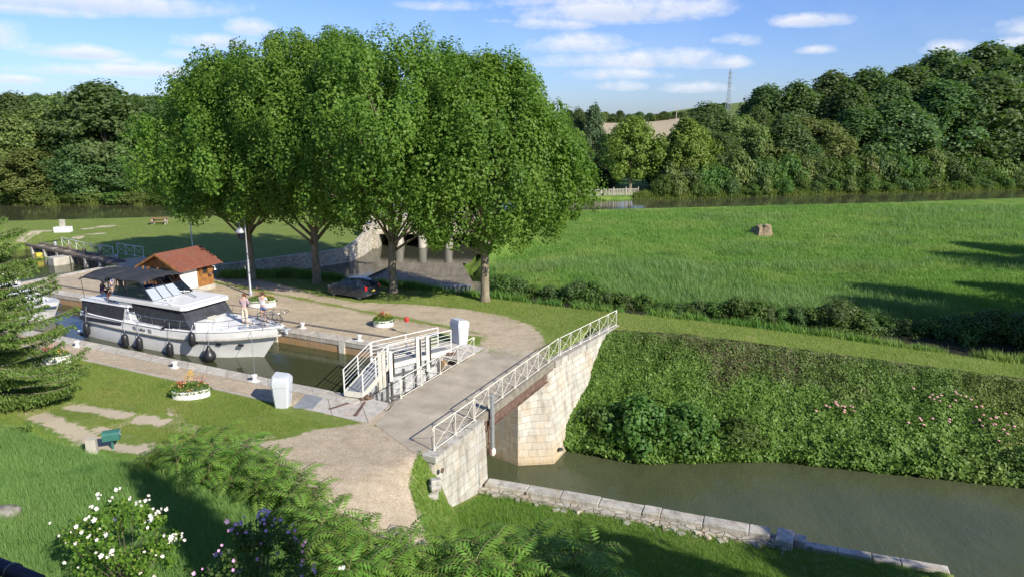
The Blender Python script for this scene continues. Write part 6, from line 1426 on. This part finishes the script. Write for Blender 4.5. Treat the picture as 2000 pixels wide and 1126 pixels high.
# timber sluice footbridge with railings
t = thing('sluice_footbridge', 'old timber sluice footbridge crossing the side channel on the left', 'footbridge', (0, 0, 0))
A = at(52, 478, .1); B = at(214, 514, .1); d = (B - A); L = d.length; dn = d.normalized(); nn = Vector((-dn.y, dn.x, 0)); rz = math.atan2(dn.y, dn.x)
m = MB(); c_ = (A + B) / 2; m.box((c_.x, c_.y, .12), (L, .28, .22), rz=rz); c2 = c_ + nn * 1.3; m.box((c2.x, c2.y, .08), (L, .3, .2), rz=rz); m.build('beam', M_WOODOLD, t)
m = MB(); c3 = c_ + nn * .65; m.box((c3.x, c3.y, .0), (L, 1.2, .08), rz=rz); m.build('walkway', M_WOODOLD, t)
for i in range(6):
    q = A + d * (.08 + i * .165); m = MB(); m.box((q.x, q.y, -1.3), (.32, .36, 2.7), rz=rz); q2 = q + nn * .8; m.box((q2.x, q2.y, -1.2), (.4, 1.0, 2.5), rz=rz); m.build('pile', M_CONC, t)
for i in range(5):
    q = A + d * (.16 + i * .165) + nn * .3; m = MB(); m.box((q.x, q.y, -.62), (L * .13, .08, .9), rz=rz); m.build('sluice_board', M_WOODOLD, t)
    m = MB(); q = q - nn * .34; m.box((q.x, q.y, -.5), (.07, .07, 1.3), rz=rz); m.build('lifting_rod', M_DARK, t)
for i in range(5):
    q = A + d * (.2 + i * .18) + nn * 1.3; m = MB(); m.lathe([(.14, 0), (.16, .3), (.08, .42)], (q.x, q.y, .15), 10); m.build('winch_head', M_GALV if i in (0, 4) else M_WOODOLD, t)
q = A + d * .55 - nn * 1.0; m = MB(); m.box((q.x, q.y, -.7), (1.3, 1.4, 1.5), rz=rz, bev=.06); m.build('guide_block', M_CONC, t)
q = A + d * .30 - nn * 1.0; m = MB(); m.box((q.x, q.y, -.35), (.55, .55, .6), rz=rz, bev=.04); m.build('yellow_marker', pmat('yellow_paint', (.62, .50, .06), .6), t)
def urail(label, pa, pb, panels, h, zz=.05):
    a, b_ = at(*pa, zz), at(*pb, zz); ua, ub = UN(a.x, a.y), UN(b_.x, b_.y); railing('lawn_railing', label, (*ua, 0), (*ub, 0), panels, h, False, False, M_WHITE, r_=.03)
urail('white railing behind the timber sluice footbridge', (122, 482), (196, 500), 5, 1.0); urail('white railing at the right end of the sluice in the tree shade', (230, 494), (281, 502), 3, 1.0); urail('short white railing linking the two left railings behind the sluice', (197, 498), (222, 502), 1, 1.0)
# picket fence on the far canal bank
t = thing('picket_fence', 'long pale picket fence on the far canal bank right of the plane trees', 'fence', at(1100, 384, .2)); a = at(1100, 384, .2); b_ = at(1246, 381, .2); d = b_ - a; L = d.length; t.rotation_euler = (0, 0, math.atan2(d.y, d.x)); pc = pmat('fence_paint', (.40, .365, .30), .8, 0, .15, 6, .1)
m = MB(); m.box((L / 2, 0, 1.05), (L, .06, .1)); m.box((L / 2, 0, .2), (L, .06, .1)); m.build('rail', pc, t)
for i in range(7): m = MB(); m.box((L * i / 6, -.05, .65), (.16, .16, 1.5), bev=.02); m.build('post', pc, t)
m = MB(); k = int(L / .27)
for i in range(k): m.box((L * (i + .5) / k, -.03, .58), (.14, .03, 1.1))
m.build('pickets', pc, t)
# stone edge of the canal below the fence
m = MB(); a = at(1090, 398, -.35); b_ = at(1268, 393, -.35); c_ = (a + b_) / 2; d = b_ - a; m.box((c_.x, c_.y, -.45), (d.length, .5, .55), rz=math.atan2(d.y, d.x), bev=.05); o = m.build('canal_edge_wall', M_RUBD, None); setp(o, 'low stone edge of the canal below the picket fence', 'wall')
# pylon and far pole, tree line on the horizon
def pylon(label, px, ptop, Y, w_):
    p = at_y(px, ptop, Y); g = tz(p.x, Y); H = p.z - g; t = thing('power_pylon', label, 'pylon', (p.x, Y, g), .3); st_ = M_GALV; m = MB(); rt = .03 * H / 10
    def hw(z): return np.interp(z / H, [0, .55, .95, 1], [w_, w_ * .32, w_ * .22, .05])
    for sx in (-1, 1):
        for sy in (-1, 1): m.tube([(sx * hw(z), sy * hw(z), z) for z in np.linspace(0, H, 12)], rt, 4)
    zs = np.linspace(0, H * .95, 14)
    for i in range(13):
        for f in ((1, 0), (0, 1)):
            for s1 in (-1, 1):
                a = [(-hw(zs[i]), s1 * hw(zs[i]), zs[i]), (hw(zs[i + 1]), s1 * hw(zs[i + 1]), zs[i + 1])] if f[0] else [(s1 * hw(zs[i]), -hw(zs[i]), zs[i]), (s1 * hw(zs[i + 1]), hw(zs[i + 1]), zs[i + 1])]
                m.tube(a, rt * .6, 4); a = [(-p_[0], p_[1], p_[2]) if f[0] else (p_[0], -p_[1], p_[2]) for p_ in a]; m.tube(a, rt * .6, 4)
    m.build('lattice', st_, t)
    for f, ww in ((.93, .75), (.84, .95), (.74, .85)): m = MB(); m.tube([(-w_ * ww * 1.3, 0, H * f), (0, 0, H * (f + .018)), (w_ * ww * 1.3, 0, H * f)], rt * .9, 4); m.tube([(-w_ * ww * 1.3, 0, H * f), (w_ * ww * 1.3, 0, H * f)], rt * .9, 4); m.build('cross_arm', st_, t)
pylon('tall lattice power pylon rising behind the wood on the right', 1427, 134, 420, 2.0)
p = at_y(1322, 206, 520); g = tz(p.x, 520); t = thing('utility_pole', 'thin utility pole on the horizon above the tan field', 'pole', (p.x, 520, g)); m = MB(); m.lathe([(.25, 0), (.18, p.z - g)], (0, 0, 0), 6); m.build('shaft', M_CONC, t); m = MB(); m.box((0, 0, p.z - g - .4), (4, .25, .25)); m.build('cross_arm', M_CONC, t)
for i, px in enumerate(range(1096, 1420, 17)):
    p = at_y(px + random.uniform(-4, 4), 219 + random.uniform(-3, 4), 690); g = tz(p.x, 690)
    place_tree('horizon_tree', '%s from the left of the small trees on the horizon line' % ordn(i), 'tree', FT[i % 3], (p.x, 690, g - 1), (1.4, 1.4, max(.5, (p.z - g + 1) / FTH[i % 3])), i, 'trees on the horizon above the tan field')
for i, px in enumerate([-30, 20, 45, 70, 262, 285, 305, 330, 350]):
    p = at_y(px, 184 + random.uniform(-4, 6) + (6 if px > 200 else 0), 260); g = tz(p.x, 260)
    place_tree('hill_tree', '%s from the left of the trees on the hill behind the left wood' % ordn(i), 'tree', FT[i % 3], (p.x, 260, g - 1), (1.2, 1.2, max(.4, (p.z - g + 1) / FTH[i % 3])), i, 'trees on the hill behind the left wood')
# house that the view is taken from: wall, roof and gutter behind and below the camera
t = thing('house', 'house with a dark gutter whose corner shows at the lower left', 'house', (0, 0, 0))
m = MB(); m.box((-3.5, -5.6, 6.8), (19, 9.6, 13.6)); m.build('wall', pmat('render', (.55, .50, .42), .9), t)
m = MB(); m.hull([(-13.5, -.55, 13.6), (6.3, -.55, 13.6), (6.3, -10.9, 13.6), (-13.5, -10.9, 13.6)], [(-13.5, -5.0, 17.2), (6.3, -5.0, 17.2), (6.3, -6.2, 17.2), (-13.5, -6.2, 17.2)]); m.build('roof', M_DARK, t)
m = MB(); m.hull([(-8, 3.0, 10.25), (-2.35, 2.62, 10.25), (-2.3, -.8, 10.25), (-8, -.8, 10.25)], [(-8, 3.0, 10.32), (-2.35, 2.62, 10.32), (-2.2, -.8, 11.1), (-8, -.8, 11.1)]); m.build('lean_to_roof', M_DARK, t)
ga, gb = at_y(-60, 1080, 2.95), at_y(75, 1136, 2.72); m = MB(); m.tube([ga - (gb - ga) * 3, ga, gb], .034, 12); m.build('gutter', pmat('gutter_zinc', (.05, .055, .07), .4, .5), t, True)
q = at_y(26, 1116, 2.80); m = MB(); m.lathe([(.040, -.012), (.040, .012)], (0, 0, 0), 12); o = m.build('gutter_clip', M_DARK, t, True); o.location = q; o.rotation_euler = (gb - ga).to_track_quat('Z', 'Y').to_euler()
# ================================================================== people: skinned continuous bodies
SKIN = pmat('skin', (.58, .36, .26), .6, 0, .06, 6, 0)
def skin_obj(name, V, E, R, material, parent, root=0, lv=2):
    me = bpy.data.meshes.new(name); me.from_pydata(V, E, []); o = bpy.data.objects.new(name, me); COL.objects.link(o); o.parent = parent
    md = o.modifiers.new('skin', 'SKIN'); md.use_smooth_shade = True; md.branch_smoothing = .5
    for i, r in enumerate(R):
        sv = me.skin_vertices[0].data[i]; sv.radius = (r, r) if not hasattr(r, '__len__') else r; sv.use_root = (i == root)
    s = o.modifiers.new('sub', 'SUBSURF'); s.levels = lv; s.render_levels = lv
    dg = bpy.context.evaluated_depsgraph_get(); m2 = bpy.data.meshes.new_from_object(o.evaluated_get(dg)); o.modifiers.clear(); o.data = m2
    m2.materials.clear(); m2.materials.append(material); m2.shade_smooth(); return o
def person(label, loc, rz, J, top, bottom, hair, long_pants=False, sleeves=.3, hairlen=.05, s=1.0, group=None):
    """J: joints in local metres, x right, y forward, z up"""
    t = thing('person', label, 'person', loc, rz, group); t.scale = (s, s, s)
    names = ['pelvis', 'waist', 'chest', 'neck', 'head0', 'head1', 'shL', 'elL', 'wrL', 'shR', 'elR', 'wrR', 'hpL', 'knL', 'anL', 'toL', 'hpR', 'knR', 'anR', 'toR']
    V = [tuple(J[n]) for n in names]; ix = {n: i for i, n in enumerate(names)}
    E = [('pelvis', 'waist'), ('waist', 'chest'), ('chest', 'neck'), ('neck', 'head0'), ('head0', 'head1'), ('chest', 'shL'), ('shL', 'elL'), ('elL', 'wrL'), ('chest', 'shR'), ('shR', 'elR'), ('elR', 'wrR'),
         ('pelvis', 'hpL'), ('hpL', 'knL'), ('knL', 'anL'), ('anL', 'toL'), ('pelvis', 'hpR'), ('hpR', 'knR'), ('knR', 'anR'), ('anR', 'toR')]
    R = dict(pelvis=(.15, .12), waist=(.13, .10), chest=(.15, .11), neck=.055, head0=.085, head1=.10, shL=.06, elL=.042, wrL=.030, shR=.06, elR=.042, wrR=.03, hpL=.09, knL=.058, anL=.040, toL=.035, hpR=.09, knR=.058, anR=.04, toR=.035)
    Vx = list(V); Ex = [(ix[a], ix[b]) for a, b in E]; Rx = [R[n] for n in names]
    for sd in ('L', 'R'):                      # hand: palm, four fingers, thumb
        w_ = Vector(J['wr' + sd]); d = (w_ - Vector(J['el' + sd])).normalized(); sv = Vector((0, 1, 0)); sv = (sv - d * sv.dot(d)).normalized(); palm = w_ + d * .06
        Vx.append(tuple(palm)); pi = len(Vx) - 1; Rx.append((.035, .018)); Ex.append((ix['wr' + sd], pi))
        for f, ln in zip((-1.5, -.5, .5, 1.5), (.06, .075, .08, .07)):
            b_ = palm + d * .03 + sv * f * .018; Vx.append(tuple(b_)); Rx.append(.009); Ex.append((pi, len(Vx) - 1)); Vx.append(tuple(b_ + d * ln * .7 + Vector((0, .015, 0)))); Rx.append(.008); Ex.append((len(Vx) - 2, len(Vx) - 1))
        Vx.append(tuple(palm + sv * .045 + d * .01)); Rx.append(.010); Ex.append((pi, len(Vx) - 1))
    skin_obj('body', Vx, Ex, Rx, SKIN, t)
    def seg(a, b, f): return tuple(Vector(J[a]).lerp(Vector(J[b]), f))
    # shirt
    V = [J['pelvis'], J['waist'], J['chest'], seg('chest', 'neck', .6), J['shL'], seg('shL', 'elL', sleeves * 2 if sleeves <= .5 else 1), J['shR'], seg('shR', 'elR', sleeves * 2 if sleeves <= .5 else 1)]
    E_ = [(0, 1), (1, 2), (2, 3), (2, 4), (4, 5), (2, 6), (6, 7)]; R_ = [(.172, .14), (.155, .125), (.175, .13), .075, .078, .062, .078, .062]
    if sleeves > .5: V += [seg('elL', 'wrL', .85), seg('elR', 'wrR', .85)]; E_ += [(5, 8), (7, 9)]; R_ += [.045, .045]
    skin_obj('shirt', [tuple(v) for v in V], E_, R_, top, t)
    f = .97 if long_pants else .62
    V = [seg('pelvis', 'waist', .25), J['pelvis'], J['hpL'], (seg('hpL', 'knL', f) if not long_pants else J['knL']), J['hpR'], (seg('hpR', 'knR', f) if not long_pants else J['knR'])]; E_ = [(0, 1), (1, 2), (2, 3), (1, 4), (4, 5)]; R_ = [(.16, .13), (.172, .142), .112, .088, .112, .088]
    if long_pants: V += [seg('knL', 'anL', .95), seg('knR', 'anR', .95)]; E_ += [(3, 6), (5, 7)]; R_ += [.075, .075]; R_[3] = R_[5] = .085
    skin_obj('trousers' if long_pants else 'shorts', [tuple(v) for v in V], E_, R_, bottom, t, 1)
    h1 = Vector(J['head1']); h0 = Vector(J['head0']); up = (h1 - h0).normalized(); m = MB(); bmesh.ops.create_icosphere(m.bm, subdivisions=3, radius=1)
    fw = Vector((0, 1, 0)); fw = (fw - up * fw.dot(up)).normalized()
    kill = [v for v in m.bm.verts if v.co.y > .30 and v.co.z < .45 or v.co.z < -.75]; bmesh.ops.delete(m.bm, geom=kill, context='VERTS')
    for v in m.bm.verts:
        v.co = Vector((v.co.x * .112, v.co.y * .122 - .012, v.co.z * (.115 + (hairlen if v.co.z < 0 else 0)))) * (1 + .05 * math.sin(v.co.x * 9 + v.co.z * 7))
    o = m.build('hair', hair, t, True); o.location = h1 - up * .015
    m = MB()                                   # face
    for sx in (-1, 1): m.lathe([(.004, -.006), (.013, 0), (.004, .006)], h1 + fw * .094 + Vector((sx * .034, 0, -.015)), 8)
    m.build('eyes', M_BLK, t)
    m = MB(); c_ = h1 + fw * .102 + Vector((0, 0, -.04)); m.hull([tuple(c_ + Vector((-.014, -.01, -.02))), tuple(c_ + Vector((.014, -.01, -.02))), tuple(c_ + Vector((0, .022, -.018)))], [tuple(c_ + Vector((-.006, -.012, .03))), tuple(c_ + Vector((.006, -.012, .03))), tuple(c_ + Vector((0, 0, .03)))]); m.build('nose', SKIN, t)
    m = MB(); m.box(tuple(h1 + fw * .088 + Vector((0, 0, -.085))), (.045, .015, .01), bev=.003); m.build('mouth', pmat('lips', (.45, .18, .15), .5) if 'lips' not in bpy.data.materials else bpy.data.materials['lips'], t)
    for sx in (-1, 1): m = MB(); m.lathe([(.008, -.02), (.016, 0), (.008, .022)], h1 + Vector((sx * .098, -.005, -.02)), 8); m.build('ear', SKIN, t)
    if not J.get('barefoot'):
        for sd in ('L', 'R'): a = Vector(J['an' + sd]); b_ = Vector(J['to' + sd]); m = MB(); d = b_ - a; m.box(tuple((a + b_) / 2 + Vector((0, .01, -.03))), (.09, max(.2, d.length + .1), .06), bev=.025, rz=math.atan2(-d.x, d.y)); m.build('shoe', M_DECKG, t)
    return t
def stand(lean=0, arms='down', head=0, stance=.10):
    l = lean; J = dict(pelvis=(0, 0, .95), waist=(0, .02 * l, 1.10), chest=(0, .10 * l, 1.36), neck=(0, .18 * l, 1.50), head0=(0, .22 * l + head * .03, 1.57), head1=(0, .26 * l + head * .07, 1.66 - head * .02),
             hpL=(-.10, 0, .90), knL=(-stance - .01, .03, .50), anL=(-stance - .02, 0, .09), toL=(-stance - .04, .15, .05), hpR=(.10, 0, .90), knR=(stance + .01, .03, .50), anR=(stance + .02, -.02, .09), toR=(stance + .05, .13, .05),
             shL=(-.19, .10 * l, 1.42), shR=(.19, .10 * l, 1.42))
    if arms == 'down': J.update(elL=(-.26, .04, 1.13), wrL=(-.25, .14, .90), elR=(.26, .04, 1.13), wrR=(.25, .14, .90))
    else: J.update(elL=(-.25, .10, 1.15), wrL=(-.12, .32, 1.12), elR=(.25, .10, 1.15), wrR=(.12, .32, 1.12))
    return J
def sit(head=0):
    return dict(pelvis=(0, 0, .50), waist=(0, .04, .66), chest=(0, .10, .90), neck=(0, .14, 1.04), head0=(0, .17, 1.11), head1=(0, .20, 1.20), shL=(-.19, .10, .97), shR=(.19, .10, .97), elL=(-.26, .20, .72), wrL=(-.18, .42, .66), elR=(.26, .2, .72), wrR=(.18, .42, .66),
                hpL=(-.10, .02, .48), knL=(-.13, .44, .50), anL=(-.13, .44, .09), toL=(-.14, .58, .05), hpR=(.10, .02, .48), knR=(.13, .44, .5), anR=(.13, .44, .09), toR=(.14, .58, .05))
cl = lambda n, c: pmat(n, c, .85, 0, .1, 6, .2, 40, .1)
H1, H2, H3 = cl('auburn_hair', (.13, .055, .03)), cl('brown_hair', (.10, .06, .035)), cl('dark_hair', (.03, .025, .02))
deck = WU + 1.83
person('person with auburn hair in a mauve top and beige trousers standing on the cruiser foredeck', W(BU + 12.2, BN + .05, deck), ROT + .35, stand(.5, 'front', 1), cl('mauve_top', (.48, .36, .40)), cl('beige_trousers', (.62, .54, .44)), H1, True, .9, .06, 1.0)
person('person in a pale grey t-shirt and blue shorts standing on the cruiser bow', W(BU + 12.75, BN + .95, WU + 1.75), ROT + .25, stand(.2, 'front', .6), cl('pale_shirt', (.62, .62, .64)), cl('denim_shorts', (.13, .19, .33)), H2, False, .3, .02, 1.03)
person('person in a dark purple shirt sitting on the aft deck of the cruiser', W(BU + 1.15, BN - .95, WU + 2.20), ROT - .2, sit(), cl('purple_shirt', (.10, .07, .13)), cl('dark_trousers', (.06, .06, .08)), H3, True, .3, .02, 1.0)
person('child in a dark red top sitting by the aft deck rail of the cruiser', W(BU + 2.3, BN - 1.35, WU + 2.22), ROT - .6, sit(), cl('dark_red_top', (.22, .06, .07)), cl('plum_trousers', (.10, .05, .08)), H3, True, .3, .04, .72)
person('person in a bright blue shirt standing on the quay behind the stern awning', W(-48.6, 33.0, 0.02), ROT + 2.6, stand(.2), cl('blue_shirt', (.05, .12, .60)), cl('dark_blue_shorts', (.08, .09, .16)), H2, False, .3, .02, 1.0)
person('person with a red cap of hair standing under the awning by the flybridge steps', W(BU + 2.45, BN - .5, WU + 2.34), ROT + 1.2, stand(.2), cl('tan_top', (.40, .30, .22)), cl('tan_trousers', (.3, .24, .18)), H1, True, .3, .02, .92)
